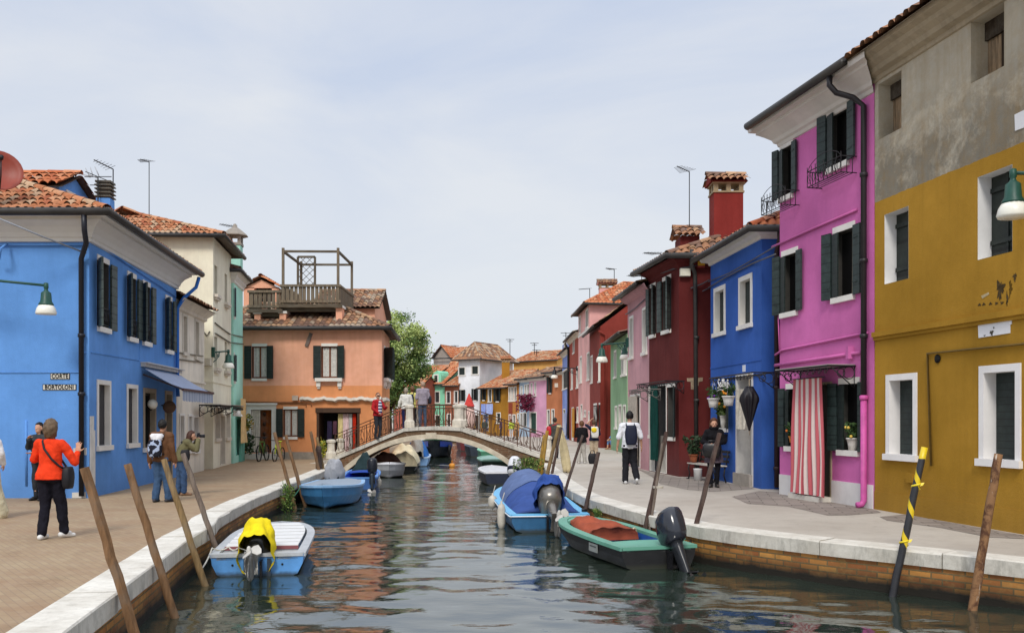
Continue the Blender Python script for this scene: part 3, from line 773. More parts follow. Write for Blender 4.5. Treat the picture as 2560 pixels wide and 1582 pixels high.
def quay(E, side, label, r0, r1):
    """side = +1: pavement on the left of the running direction"""
    # resample by arc length
    pts = [E[0]]; 
    for a, b in zip(E, E[1:]):
        n = max(1, int((b-a).length/.3)) if 0 < a.y < 60 else 1
        for k in range(1, n+1): pts.append(a+(b-a)*k/n)
    o = thing('quay_wall', label, 'canal wall', (pts[len(pts)//3].x, pts[len(pts)//3].y, WZ))
    mb = MB(); s = 0; prev = None; fo = edge_off(pts, .045*side)
    arcs = [0]
    for a, b in zip(pts, pts[1:]): arcs.append(arcs[-1]+(b-a).length)
    vs = []; uv = []; fs = []
    for i, p in enumerate(fo):
        for z in (-1.3,-.15): vs.append(V(p.x,p.y,z)); uv.append((arcs[i], z))
    for i in range(len(fo)-1): fs.append((2*i,2*i+2,2*i+3,2*i+1))
    mb.add(vs, fs, False, uv); mb.build('brick_face', [CBRICK], o)
    inn = edge_off(pts, .43*side); c = MB(); rnd = random.Random(3); i = 0
    while i < len(pts)-1:
        j = i+1; Lb = rnd.uniform(1.1,2.4)
        while j < len(pts)-1 and arcs[j]-arcs[i] < Lb: j += 1
        if pts[i].y > 60 or pts[i].y < 0: j = i+1
        dz = rnd.uniform(-.006,.006); zt = .024+dz; ins = rnd.uniform(-.008,.008)
        rings = []
        for k in range(i, j+1):
            tt = (pts[min(k+1,len(pts)-1)]-pts[max(k-1,0)]).normalized(); g = V(0,0,0)
            if k == i: g = tt*.006
            if k == j: g = -tt*.006
            a = pts[k]+g+ (pts[k]-inn[k]).normalized()*ins; b = inn[k]+g; q = (b-a).normalized()
            ch = .014+.016*rnd.random()**3; rings.append([V(a.x,a.y,-.17)+q*rnd.uniform(-.004,.006), V(a.x,a.y,zt-ch)+q*rnd.uniform(-.003,.004), V(a.x,a.y,zt)+q*ch, V(b.x,b.y,zt), V(b.x,b.y,-.17)])
        c.loft(rings, True, True, False); i = j
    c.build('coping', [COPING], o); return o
quay(ED_L, 1, 'left canal wall of old brick under a white stone kerb beside the brick pavement', 0, 0)
quay(ED_R, -1, 'right canal wall of ochre brick under a curving white stone kerb beside the concrete pavement', 0, 0)
# ---------------------------------------------------------------- footbridge
def bridge():
    y0, y1 = 34.5, 37.1
    o = thing('footbridge', 'low arched brick footbridge with white stone arch ring and rusty iron railings', 'bridge', (-3.03,y0,WZ))
    top = [(-7.6,.0),(-7.0,.1),(-4.05,1.33),(-3.5,1.375),(-3.0,1.385),(-2.4,1.375),(-1.92,1.35),(1.05,.33),(2.0,.03)]
    cx, cz, Ro, Ri = -3.03, -3.86, 4.955, 4.78
    def zt(x):
        for (a,b),(c,d) in zip(top, top[1:]):
            if a <= x <= c: return b+(d-b)*(x-a)/(c-a)
        return 0
    def arc(r, x): 
        q = r*r-(x-cx)**2; return cz+math.sqrt(q) if q > 0 else -2
    t = NT('old_bridge_brick'); q = t.pos(); n = t.noise(q, 1.3, 7, .72); n2 = t.noise(q, 6, 6, .7)
    br = t.n('ShaderNodeTexBrick'); mp = t.n('ShaderNodeMapping'); mp.inputs['Rotation'].default_value = (PI/2,0,0); t.l(q, mp.inputs[0]); t.l(mp.outputs[0], br.inputs['Vector'])
    br.inputs['Scale'].default_value = 1; br.inputs['Brick Width'].default_value = .26; br.inputs['Row Height'].default_value = .075; br.inputs['Mortar Size'].default_value = .01
    br.inputs['Color1'].default_value = (*lin('#8a5c40',.8),1); br.inputs['Color2'].default_value = (*lin('#64432f',.75),1); br.inputs['Mortar'].default_value = (*lin('#8f8068',.8),1)
    c = t.mix(t.ramp(n, [(.42,0),(.6,1)]), br.outputs[0], lin('#76604a',.75)); c = t.mix(t.math('MULTIPLY', t.ramp(n2,[(.55,0),(.72,1)]),.7), c, lin('#b9ad9b',.85))
    c = t.mix(t.math('MULTIPLY', t.ramp(t.noise(q,2.2,6,.7),[(.55,0),(.7,1)]),.6), c, lin('#5a4030',.8))
    t.bump(n2, .6, .03); BR = t.fin(c, .9, .2)
    xs = [-7.6+9.6*i/96 for i in range(97)]; mb = MB()
    for y in (y0,y1):
        mb = MB()
        for a, b in zip(xs, xs[1:]):
            za, zb = max(arc(Ro-.02,a),-1.2), max(arc(Ro-.02,b),-1.2); ta, tb = zt(a)-.1, zt(b)-.1
            if ta > za or tb > zb: mb.quad(V(a,y,min(za,ta)),V(b,y,min(zb,tb)),V(b,y,tb),V(a,y,ta))
        mb.build('spandrel', [BR], o)
    mb = MB(); n = 64; ang = [math.radians(30)+math.radians(120)*k/n for k in range(n+1)]
    mb.loft([[V(cx+Ri*math.cos(a), y, cz+Ri*math.sin(a)) for y in (y0,y1)] for a in ang], False, False, True); mb.build('vault', [BR], o)
    nb = 9
    for ya, yb in ((y0-.05,y0+.3),(y1-.3,y1+.05)):
        mb = MB()
        for k in range(nb):
            a0, a1 = math.radians(30)+math.radians(120)*k/nb+.0004, math.radians(30)+math.radians(120)*(k+1)/nb-.0004
            rings = []
            for i in range(9):
                a = a0+(a1-a0)*i/8; s_, c_ = math.sin(a), math.cos(a)
                rings.append([V(cx+r*c_,y,cz+r*s_) for r, y in ((Ri-.004,ya),(Ro,ya),(Ro,yb),(Ri-.004,yb))])
            mb.loft(rings, True, True, False)
        mb.box((cx,ya+.02 if ya < y0 else yb-.02,cz+Ro-.06),(.40,.1,.23)); mb.build('arch_ring', [plain('#d3c7b0',.88,.85,.28,2.5,name='arch_stone',obj=False)], o)
    # coping and steps
    for ya, yb in ((y0-.06,y0+.5),(y1-.5,y1+.06)):
        mb = MB()
        for (a,za),(b,zb) in zip(top,top[1:]):
            m = max(1,int((b-a)/1.0))
            for k in range(m):
                p, q2 = a+(b-a)*k/m+.004, a+(b-a)*(k+1)/m-.004; zp, zq = zt(p), zt(q2)
                mb.add([V(x,y,z) for x, zz in ((p,zp),(q2,zq)) for y in (ya,yb) for z in (zz-.135,zz)], [(0,1,3,2),(4,6,7,5),(0,4,5,1),(2,3,7,6),(0,2,6,4),(1,5,7,3)])
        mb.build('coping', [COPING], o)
    mb = MB(); x = -7.4
    while x < 1.9:
        w = .34; z = zt(x+w/2)-.06; mb.box((x+w/2,(y0+y1)/2,z-.1),(w+.01,y1-y0-.9,.2)); x += w
    mb.build('steps', [plain('#a79c8c',.85,.9,.2,name='step_stone',obj=False)], o)
    # newels
    for (x, h) in ((-6.85,.72),(-3.88,.86),(-2.02,.86),(1.36,.78)):
        for y in (y0+.36,y1-.3):
            z = zt(x)+.0; m = MB()
            prof = [(.2,0),(.2,.22),(.165,.27),(.15,.3),(.135,h-.13),(.15,h-.12),(.18,h-.1),(.18,h-.02),(.1,h+.01)]
            if abs(x+2.02) < .01: prof = [(.26,0),(.26,.25),(.21,.3),(.19,.33),(.18,h-.16),(.2,h-.14),(.24,h-.1),(.24,h-.02),(.12,h+.02)]
            m.lathe([(r,z+q) for r, q in prof], 8, (x,y,0), smooth=False, R=Matrix.Rotation(PI/8,3,'Z')); m.build('newel', [plain('#d8d0c0',.9,.85,.2,5,name='newel_stone')], o)
    RUST = plain('#4f3526',1,.75,.5,9,.3,name='rusty_iron')
    for y in (y0+.36,y1-.3):
        for a, b in ((-6.7,-4.05),(-3.72,-2.25),(-1.82,1.22)):
            m = MB(); Z = lambda x, h: zt(x)+h; n = max(2, round((b-a)/.47)); hr = .84
            m.bar(V(a,y,Z(a,hr)),V(b,y,Z(b,hr)),.045,.03); m.bar(V(a,y,Z(a,.1)),V(b,y,Z(b,.1)),.03,.025); m.bar(V(a,y,Z(a,hr-.12)),V(b,y,Z(b,hr-.12)),.02)
            for i in range(n+1):
                x = a+(b-a)*i/n; m.bar(V(x,y,Z(x,-.03)),V(x,y,Z(x,hr)),.028)
                if i < n:
                    x2 = a+(b-a)*(i+.5)/n; w = (b-a)/n
                    for sgn in (-1,1):
                        m.tube([V(x2+sgn*w*(.13+.17*math.sin(q*PI)**1.0*(1 if q<.6 else .8)), y, Z(x2,.12+.58*q)) for q in [j/10 for j in range(11)]], .011, 4)
                        m.tube([V(x2+sgn*(w*.24+.05*math.cos(q)), y, Z(x2,.2+.05*math.sin(q))) for q in [j*PI/4 for j in range(8)]], .009, 4)
                    m.bar(V(x2,y,Z(x2,.1)),V(x2,y,Z(x2,hr-.12)),.016)
            m.build('railing', [RUST], o)
    return zt
BZT = bridge()
# ================================================================= LEFT BANK
CREAMF = plain('#d9d0c0', .9, .7, .12, 4, name='cream_paint')
BROWNF = plain('#7d4526', .8, .5, .25, 4, name='varnished_wood')
LACE = cloth('#d8d5cd', .85, 14, 'lace')
# ---- blue corner house
BLUE = stucco('#649ade', .97, dirt=.4, stain=.14)
h = House('corner_house', 'bright blue two-storey corner house with white cove cornice and dark shutters', [(-16.6,19.35),(-8.87,19.3),(-9.6,26.3),(-17.3,26.5)], 5.5, BLUE)
P = lambda i, c, x, y: h.w[i].P(c(x,y))
for tl, x1, bl in ((C1(832,992),C1(935,0)[0],C2(832,118)),(C1(1090,1128),C1(1168,0)[0],C2(1090,206)),(C1(1220,1203),C1(1288,0)[0],C2(1220,246)),(C1(1418,1328),C1(1476,0)[0],C2(1418,318))):
    h.win(1, tl, x1, bl, aL=150, aR=177, swf=.42, grille=True, shut=GREYGREEN, back=DARK, depth=.22)
for tl, x1, bl in ((C2(843,618),C2(936,0)[0],C2(843,1148)),(C2(1097,652),C2(1170,0)[0],C2(1097,1128))):
    h.win(1, tl, x1, bl, kind='frame', fw=.1, depth=.1, back=plain('#2b2a30',1,.5,name='dark_blind'), aL=None, aR=None)
h.win(1, C2(1240,690), C2(1326,0)[0], C2(1240,1165), kind='frame', fw=.12, depth=.16, trim=plain('#a79a86',.85,name='tan_stone'), sillm=WHITE, frame=plain('#2b2723',1,name='shop_frame'), aL=None, aR=None)
h.win(1, C2(1423,705), C2(1470,0)[0], C2(1423,1440), kind='door', fw=.1, depth=.16, trim=plain('#a79a86',.85,name='tan_stone'), back=plain('#3a3d48',1,.4,name='door_paint'))
h.cornice([0,1], [(.0,5.36),(.06,5.37),(.06,5.44),(.09,5.46),(.12,5.55),(.2,5.66),(.32,5.75),(.36,5.76),(.36,5.82),(.46,5.84),(.46,5.9)], plain('#d9d7d1', .95, .7, .06, 2, name='cornice_paint'))
h.roof(axis=1, rise=1.75, inset=(3.3,3.3), over=.55, pal=TILES_A, gut=(0,1), z=5.9, gr=.085, samples=6, tw=.17, row=.33)
x = -8.99
h.pipe([(x+.28,18.72,5.84),(x+.28,18.74,5.5),(x+.22,18.95,5.28),(x,19.2,5.0),(x,19.21,.05)], .055, plain('#20222b',.9,.4,name='black_pipe'), rings=[(x,19.21,3.4),(x,19.21,2.18)])
h.pipe([(-9.05,26.6,5.75),(-9.1,26.5,5.45),(-9.35,26.2,5.1),(-9.5,26.12,4.8),(-9.5,26.12,2.6),(-9.48,26.12,2.3)], .05, stucco('#3a78cc', .9, dirt=0))
h.cable([P(0,C2,0,520),P(0,C2,690,518),P(0,C2,705,360),P(0,C2,740,345)], .022)
h.cable([P(1,C2,780,345),P(1,C2,1195,415),P(1,C2,1195,60)], .02)
h.cable([P(0,C2,225,932),P(0,C2,228,1490)], .028, name='conduit')
for a, b in ((C1(0,870),C1(790,868)),): h.cable([h.w[0].P(a,.05),h.w[0].P(b,.05)], .02)
h.cable([h.w[1].P(C1(860,880),.04),h.w[1].P(C1(1500,1310),.04)], .02)
h.cable([at_y(C1(-60,620),18.0), at_y(C1(350,790),18.6), at_y(C1(740,940),19.2)], .018, plain('#8a8f98',.9,name='cable_sheath'))
h.cable([at_y(C1(-10,990),19.1), at_y(C1(5,900),18.9), at_y(C1(60,860),19.2)], .03)
stone = plain('#d9d6cf',.9,.8,.15,5,name='bare_stone')
h.patch(0, [C2(632,1168),C2(745,1163),C2(745,1226),C2(632,1228)], stone, .01)
h.patch(0, [C3(632,282),C3(752,276),C3(752,332),C3(632,332)], stone, .01)
w = h.w[1]; mb = MB(); w.box(mb, .03, .34, .01, 1.42, .001, .012); w.box(mb,.03,.26,1.42,1.72,.001,.012); mb.build('bare_patch', [stone], h.root)
for a, b in ((6.0,.03),(5.1,.03)): pass
chimney(h.root, (-10.83,24.5), .36, .36, 6.2, 7.5, BLUE, cap='slab', rz=.1)
h.finish()
# blue dormer on its roof
dx = -11.38
d = House('dormer', 'part', [(-13.6,23.1),(dx,23.1),(dx,24.9),(-13.6,24.9)], 7.5, BLUE)
for k in ('label','category'): del d.root[k]
d.root.name = 'dormer'; d.root.parent = h.root; d.root.location = Vector(d.root.location)-Vector(h.root.location)
d.win_tz(1, .45, 1.35, 6.9, 7.42, kind='frame', fw=.09, depth=.1, aL=None, aR=None, sill=False)
d.roof(axis=0, rise=.52, inset=(0,0), over=.16, pal=TILES_C, samples=6, z=7.5)
d.finish('dormer_wall'); absorb(h, d)
# satellite dish at the eave
def dish(c, r, aim, label, hexc):
    o = thing('satellite_dish', label, 'satellite dish', c); mb = MB(); R3 = Vector(aim).to_track_quat('Z','Y').to_matrix()
    mb.lathe([(.01,0),(r*.5,.035),(r*.8,.09),(r,.15),(r*1.02,.145),(r*.8,.075),(.01,-.02)], 28, c, R=R3); mb.build('reflector', [plain(hexc,.85,.5,.12,3,name='dish_paint')], o)
    a = MB(); base = Vector(c); f = base+R3@V(0,r*.1,.5); a.tube([base+R3@V(0,-r*.95,.13), base+R3@V(0,-r*.6,.4), f], .015, 6); a.lathe([(.03,0),(.045,.04),(.04,.12)], 10, f, R=R3); a.build('feed_arm', [IRON], o)
    m = MB(); m.tube([base+R3@V(0,0,-.02), base+R3@V(0,0,-.14)], .04, 8); m.tube([base+R3@V(0,0,-.1), V(c[0],c[1],c[2]-.75)], .03, 8); m.build('mast', [IRON], o)
dish(at_y((-4,434),18.9), .44, (.55,-.8,.28), 'round brick-red satellite dish above the tiled eave at the left edge', '#96402f')
# ---- signs of the little court
def board_sign(w, tl, br, txt, label, wscale):
    t0, z1 = w.hit(tl); t1, z0 = w.hit(br); mb = MB(); w.box(mb, t0, t1, z0, z1, .002, .018)
    o = single(mb, 'wall_sign', [plain('#d3cfc4',.9,.7,.1,6,name='sign_enamel')], label, 'sign')
    b = MB(); w.box(b, t0-.014, t1+.014, z0-.012, z1+.014, .001, .012); b.build('border', [plain('#1d1c1c',1,name='sign_border')], o)
    text_obj(txt, (z1-z0)*1.2, plain('#141312',1,.6,name='sign_ink'), o, wall_matrix(w, (t0+t1)/2, (z0+z1)/2, .02), xscale=wscale, space=1.1, bold=.004)
board_sign(h.w[0], C2(440,530), C2(596,573), 'CORTE', 'white street sign reading CORTE on the blue wall', .8)
board_sign(h.w[0], C2(374,625), C2(652,666), 'BORTOLONI', 'white street sign reading BORTOLONI below the shorter sign', .82)
# ---- awning, globe lamp and round sign at the shop
w = h.w[1]; t0, z0 = w.hit(C2(1214,455)); t1, z1 = w.hit(C2(1524,505)); zt = 3.06
t0z = w.hit(C2(1214,455))[1]; t1z = w.hit(C2(1524,505))[1]; zt = (t0z+t1z)/2
o = thing('shop_awning', 'grey-blue slanted shop awning with striped valance on the blue house', 'awning', w.pt(t0,zt,0))
OUT, DZ = 1.0, .62; canv = plain('#a3aec6',.92,.8,.1,4,name='awning_canvas',obj=False)
mb = MB(); n = 16
mb.loft([[w.pt(t0+(t1-t0)*j/n, zt-.1-(DZ-.1)*q, .08+(OUT-.08)*q)-V(0,0,.03*math.sin(PI*q)*(1+.3*math.sin(j*1.7))) for j in range(n+1)] for q in [k/6 for k in range(7)]], False, False, True); mb.build('canopy', [canv], o)
mb = MB(); uvs = []; vs = []
for q in (0,1):
    for j in range(49): f = j/48; vs.append(w.pt(t0+(t1-t0)*f, zt-DZ-.27*q-(.03*abs(math.sin(j*PI/4)) if q else 0), OUT+.012*math.sin(j*1.3))); uvs.append((f*(t1-t0),q))
mb.add(vs, [(j,j+1,j+50,j+49) for j in range(48)], True, uvs); mb.build('valance', [striped('#8593ad','#c6cdd8',.11)], o)
mb = MB(); w.box(mb, t0-.05, t1+.05, zt-.05, zt+.03, .001, .12); w.box(mb, t0-.08,t1+.08, zt+.03, zt+.055, .001, .2); mb.build('cassette', [plain('#c9c6bf',.9,name='awning_box')], o)
mb = MB(); mb.bar(w.pt(t0,zt-DZ,OUT),w.pt(t1,zt-DZ,OUT),.06); mb.build('front_bar', [plain('#5a3d3a',.9,name='awning_bar')], o)
for t in (t0+.06,t1-.06):
    mb = MB(); mb.bar(w.pt(t,zt-.25,.03),w.pt(t,zt-DZ,OUT),.045); mb.build('arm', [plain('#3a2f30',1,name='awning_arm')], o)
g = at_y(C2(1310,790), 23.6); mb = MB(); mb.sphere(g, .125, 20, 12); o = thing('globe_lamp', 'white globe lamp under the shop awning', 'lamp', g); mb.build('globe', [LAMPW], o)
tq = w.hit(C2(1310,790))[0]; wp = w.pt((g-w.A).dot(w.u), g.z-.1, 0); mb = MB(); mb.tube([wp, wp.lerp(g,.6)+V(0,0,-.12), g-V(0,0,.11)], .018, 6); mb.build('bracket', [IRON], o)
g = at_y(C2(1455,815), 24.8); o = thing('round_sign', 'round brown shop sign hung under the awning', 'sign', g); wp = w.pt((g-w.A).dot(w.u), g.z+.05, 0)
mb = MB(); mb.lathe([(.01,.03),(.15,.03),(.17,.0),(.15,-.03),(.01,-.03)], 20, g, R=V(.25,-1,.05).to_track_quat('Z','Y').to_matrix()); mb.build('disc', [plain('#77583f',.8,name='sign_wood')], o)
mb = MB(); mb.tube([wp, g], .015, 6); mb.build('bracket', [IRON], o)
wall_lamp((-11.4,18.6,4.55), at_y(C1(396,1215),18.3), 'green bracket lamp hanging before the blue front wall at the left edge', scale=.92)
# aerials of the blue house
antenna(0, C1(972,217), 24.8, 6.4, 'thin roof aerial with diagonal boom beside the blue chimney', arm=C1(806,136))
o = antenna(0, C1(842,282), 24.2, 6.6, 'pale television aerial with rake-like rods behind the blue dormer')
mb = MB()
for a, b in (((735,208),(775,290)),((775,200),(800,280)),((815,195),(850,275)),((700,262),(790,280)),((770,265),(838,295))): mb.tube([at_y(C1(*a),24.2),at_y(C1(*b),24.2)], .012, 4)
mb.build('reflector', [plain('#b9bcc0',.9,.4,name='aluminium')], o)
antenna(0, C1(1281,157), 34, 8.5, 'tall roof aerial with short boom on the cream house', arm=C1(1205,132))
# ---- small pale house
PALE = stucco('#ece2d0', .95, dirt=.35, stain=.5); PALEP = stucco('#eee4e0', .95, dirt=.3, stain=.45)
h = House('small_house', 'narrow pale two-storey house with peeling whitish-pink ground floor', [(-15,26.35),(-9.6,26.32),(-9.95,29.75),(-15.2,29.8)], 5.1, PALE)
for tl, x1, bl in ((C2(1572,32),C2(1603,0)[0],C2(1572,340)),(C2(1677,78),C2(1704,0)[0],C2(1677,380))): h.win(1, tl, x1, bl, kind='frame', fw=.07, depth=.15, trim=CREAMF, back=plain('#a79d8a',.8,name='pale_blind'), aL=None, aR=None)
for tl, x1, bl in ((C2(1545,890),C2(1578,0)[0],C2(1545,1110)),(C2(1618,895),C2(1648,0)[0],C2(1618,1180))): h.win(1, tl, x1, bl, kind='frame', fw=.07, depth=.15, trim=WHITE, back=plain('#8b857b',.7,.4,name='grey_glass'), aL=None, aR=None)
h.win(1, C2(1662,905), C2(1700,0)[0], C2(1662,1185), kind='frame', fw=.07, depth=.15, back=plain('#6f6258',.7,name='brown_blind'), aL=None, aR=None)
w = h.w[1]; zs = w.hit(C2(1600,580))[1]; mb = MB(); w.box(mb, 0, w.L, 0, zs-.02, -.05, -.02); h.band(1, zs-.05, zs, .05, PALE)
h.cornice([1], [(0,4.78),(.08,4.82),(.08,4.9),(.22,5.02),(.3,5.1)], PALE)
h.roof(axis=1, rise=1.0, inset=(0,0), over=[.02,.42,.02,.2], pal=TILES_B, samples=6, gut=())
h.finish()
for z in (C2(1535,350),C2(1535,405)): h.cable([h.w[1].P(z,.03), h.w[1].P((C2(1735,0)[0], z[1]+8),.03)], .02, plain('#8d8574',.8,name='cable_sheath'))
# ---- cream tall house
CREAM = stucco('#f4ead2', .97, dirt=.3, stain=.22)
h = House('tall_house', 'tall cream three-storey house with hipped tile roof and narrow dark windows', [(-17,30.45),(-9.99,30.75),(-10.5,34.4),(-17.4,34.6)], 7.75, CREAM)
for tl, x1, bl in ((C1(1841,1035),C1(1866,0)[0],C1(1841,1290)),(C1(1930,1108),C1(1951,0)[0],C1(1930,1360)),(C2(1841,205),C2(1866,0)[0],C2(1841,478)),(C2(1930,250),C2(1951,0)[0],C2(1930,505))):
    o = h.win(1, tl, x1, bl, kind='deep', depth=.2, back=plain('#2c2a27',1,.5,name='dark_shutter'), sill=False)
    w = h.w[1]; t0, t1, z0, z1 = h.op[1][-1]; m = MB(); w.box(m, t0-.12,t1+.12,z0-.1,z0-.002,.0015,.14); w.box(m,t0-.06,t1+.06,z0-.17,z0-.101,.0015,.1); m.build('sill', [CREAMF], o)
for tl, x1, bl in ((C2(1848,818),C2(1888,0)[0],C2(1848,1085)),(C2(1942,872),C2(1973,0)[0],C2(1942,1078))): h.win(1, tl, x1, bl, kind='frame', fw=.06, depth=.16, trim=CREAMF, back=plain('#c9c2b4',.75,name='pale_blind'), aL=None, aR=None)
h.win(1, C2(1893,892), C2(1930,0)[0], C2(1893,1310), kind='door', fw=.06, depth=.2, trim=CREAMF, back=plain('#b8afa0',.7,name='door_paint'))
h.roof(axis=1, rise=1.25, inset=(2.6,2.6), over=[.3,.4,.3,.3], pal=TILES_A, samples=6, gut=(0,1), tw=.18, row=.34)
z = h.w[1].hit(C2(1850,600))[1]; h.band(1, z-.03, z+.02, .03, CREAM); h.band(0, z-.03, z+.02, .03, CREAM)
h.cable([h.w[0].P(C2(1735,150),.03), h.w[0].P(C2(1780,205),.03), h.w[0].P(C2(1800,170),.03), h.w[1].P(C2(1850,185),.03), h.w[1].P(C2(1970,262),.03)], .025, plain('#6f6a5e',.8,name='cable_sheath'))
h.cable([h.w[1].P(C2(1840,92),.03), h.w[1].P(C2(1900,140),.03), h.w[1].P(C2(1970,190),.03)], .022, plain('#6f6a5e',.8,name='cable_sheath'))
mb = MB(); a = h.w[0].P(C2(1770,430)); mb.box((a.x,a.y-.1,a.z),(.4,.2,.24)); mb.build('junction_box', [plain('#cfc7b4',.85,name='box_paint')], h.root)
h.finish()
wall_lamp(h.w[1].P(C2(1830,345)), at_y(C2(1962,335),31.9), 'green bracket lamp on the cream tall house', scale=.95)
scroll_canopy(h.w[1], C2(1885,790), C2(1975,815), .62, 'thin iron canopy over the cream house door', drop=.35)
hang_cloth(h.w[1], *sorted((h.w[1].hit(C2(1890,0))[0], h.w[1].hit(C2(1960,0))[0])), h.w[1].hit(C2(1890,890))[1], h.w[1].hit(C2(1890,812))[1]-.12, .45, cloth('#e7e2d6',.9,6), 'white cloth draped under the iron canopy on the cream house', name='cloth', cat='cloth', waves=3, depth=.09)
# ---- mint house
MINT = stucco('#b2ecd9', .95, dirt=.3, stain=.15)
h = House('narrow_house', 'mint green narrow house with white moulded cornice beside the cream house', [(-16,34.45),(-10.42,34.43),(-10.74,36.7),(-16.5,36.8)], 7.2, MINT)
for tl, x1, bl in ((C1(1990,1225),C1(2010,0)[0],C1(1990,1465)),(C2(1990,365),C2(2012,0)[0],C2(1990,585))): h.win(1, tl, x1, bl, aL=150, aR=165, shut=louvre('#3f4a4c',.9,.2), back=DARK)
h.win(1, C2(2030,920), C2(2068,0)[0], C2(2030,1230), kind='door', fw=.06, depth=.15, trim=plain('#7ecdb9',.8,name='mint_paint'), back=plain('#d9b98a',.8,name='door_paint'))
h.cornice([0,1], [(0,6.75),(.05,6.78),(.05,6.86),(.12,6.95),(.12,7.02),(.24,7.12),(.3,7.2)], WHITE)
h.roof(axis=1, rise=1.0, inset=(1,1), over=[.3,.27,.05,.3], pal=TILES_B, gut=(0,1), samples=5)
chimney(h.root, (-10.72,35.6), .5, .5, 7.0, 8.35, MINT, cap='pavilion', rz=.1)
w = h.w[1]; mb = MB(); w.box(mb, 1.3, 2.2, .01, 1.0, .002, .09); mb.build('plinth', [stucco('#7fcbb6', .85, dirt=.5)], h.root)
for y in (760,1020): pass
h.cable([w.P(C2(1975,262),.03), w.P(C2(2085,275),.03)], .02, plain('#6f6a5e',.8,name='cable_sheath')); h.cable([w.P(C2(1975,192),.03), w.P(C2(2085,215),.03)], .02, plain('#6f6a5e',.8,name='cable_sheath'))
h.finish()
antenna(0, C1(2020,712), 36.0, 9.0, 'short aerial with level boom above the mint chimney', arm=C1(1888,688))
scroll_canopy(h.w[1], C2(1995,790), C2(2085,825), .6, 'thin iron canopy over the mint house door', drop=.3)
hang_cloth(h.w[1], *sorted((h.w[1].hit(C2(2022,0))[0], h.w[1].hit(C2(2068,0))[0])), .75, 2.45, .2, cloth('#e6c48c',.85,6), 'long sand-coloured door curtain on the mint house', waves=3, depth=.06)
# ---- orange house with roof terrace
ORANGE = stucco('#e69a66', .95, dirt=.35, stain=.16, split=3.05, splitcol='#f0b294', clean=True)
h = House('orange_house', 'orange plastered house with brown framed windows and a wooden terrace on its roof', [(-13.4,38.35),(-5.39,38.1),(-5.72,43.0),(-13.6,43.4)], 5.42, ORANGE)
for tl, x1, bl, lb in ((C4(278,1058),C4(430,0)[0],C4(278,1375),0),(C4(968,1056),C4(1130,0)[0],C4(968,1372),1)):
    h.win(0, tl, x1, bl, aL=177, aR=160, frame=BROWNF, curtain=LACE, curtw=.9, swf=.46, corbel=bool(lb), depth=.14, lside=.0)
h.win(0, C5(525,420), C5(672,0)[0], C5(525,700), aL=177, aR=177, frame=BROWNF, curtain=LACE, curtw=.9, swf=.46, depth=.14)
o = h.win(0, C5(195,425), C5(405,0)[0], C5(195,862), kind='door', fw=.2, depth=.18, back=wood('#8a4a20',.9,name='door_wood'))
w = h.w[0]; t0, t1, z0, z1 = h.op[0][-1]; mb = MB(); w.box(mb,t0-.3,t1+.25,z1+.2,z1+.28,.0015,.1); mb.build('lintel', [WHITE], o)
for j in range(4):
    for k in (0,): mb = MB(); mb.sphere(w.pt(t1-.35, z0+.35+j*.42, -.14), (.07,.04,.09), 8, 6); mb.build('door_knob', [plain('#3a2314',1,.4,name='bronze')], o)
hang_cloth(w, t0+.02, t0+(t1-t0)*.43, z0+.02, z1-.02, -.05, cloth('#d8cfc0',.85,8), 'pale cloth curtain half across the orange house door', waves=4, depth=.03)
mb = MB(); w.box(mb,t0-.15,t1+.35,.005,.24,.002,.34); mb.build('step', [STONEW], h.root)
o = h.win(0, C5(890,455), C5(1280,0)[0], C5(890,1000), kind='door', fw=.1, depth=.9, trim=plain('#4b3526',.9,name='dark_timber'), back=DARK, name='shop_opening')
w0 = w; t0, t1, z0, z1 = h.op[0][-1]; mb = MB(); w.box(mb,t0-.14,t1+.14,z1+.005,z1+.2,.0015,.06); mb.build('lintel', [plain('#4b3526',.9,name='dark_timber')], o)
for i, (f0, f1, c, lb) in enumerate(((.18,.30,'#3b3450','dark violet dress hanging in the shop opening'),(.33,.43,'#6e4a5a','plum scarf hanging in the shop opening'),(.47,.60,'#e9d9a0','pale yellow cloth hanging in the shop opening'),(.60,.75,'#ecd2d2','pale pink cloth hanging in the shop opening'),(.76,.84,'#d9d6d2','white lace hanging in the shop opening'),(.86,.95,'#d23a20','red cloth hanging at the right side of the shop opening'))):
    hang_cloth(w, t0+(t1-t0)*f0, t0+(t1-t0)*f1, z0+(.1 if i != 1 else 1.0), z1-.05-(.3 if i < 2 else 0), -.25+.02*i, cloth(c,.9,7), lb, name='hanging_cloth', cat='cloth', waves=3, depth=.04, seed=i)
mb = MB(); a = w.P(C5(700,322)); b = w.P(C5(1545,318)); n = 30
t0, t1 = w.hit(C5(700,0))[0], w.L; zz = a.z
rings = []
for j in range(n+1):
    t = t0+(t1-t0)*j/n; q = .03*math.sin(j*.9)+.02*math.sin(j*2.3); rings.append([w.pt(t,zz+q+.08,.02), w.pt(t,zz+.1+q,.16), w.pt(t,zz-.02+q,.2), w.pt(t,zz-.08+q,.02)])
mb.loft(rings, True, True, False); w1 = h.w[1]
rings = [[w1.pt(t,zz+.08,.02), w1.pt(t,zz+.1,.16), w1.pt(t,zz-.02,.2), w1.pt(t,zz-.08,.02)] for t in (-.0,1,2.2)]; mb.loft(rings, True, True, False)
mb.build('string_course', [plain('#d8cfc2',.9,.8,.2,3,name='moulding_plaster')], h.root)
mb = MB(); a = w.P(C5(652,305)); mb.box((a.x,a.y-.1,a.z),(.24,.12,.2)); mb.build('meter_box', [plain('#d5c2ae',.85,name='box_paint')], h.root)
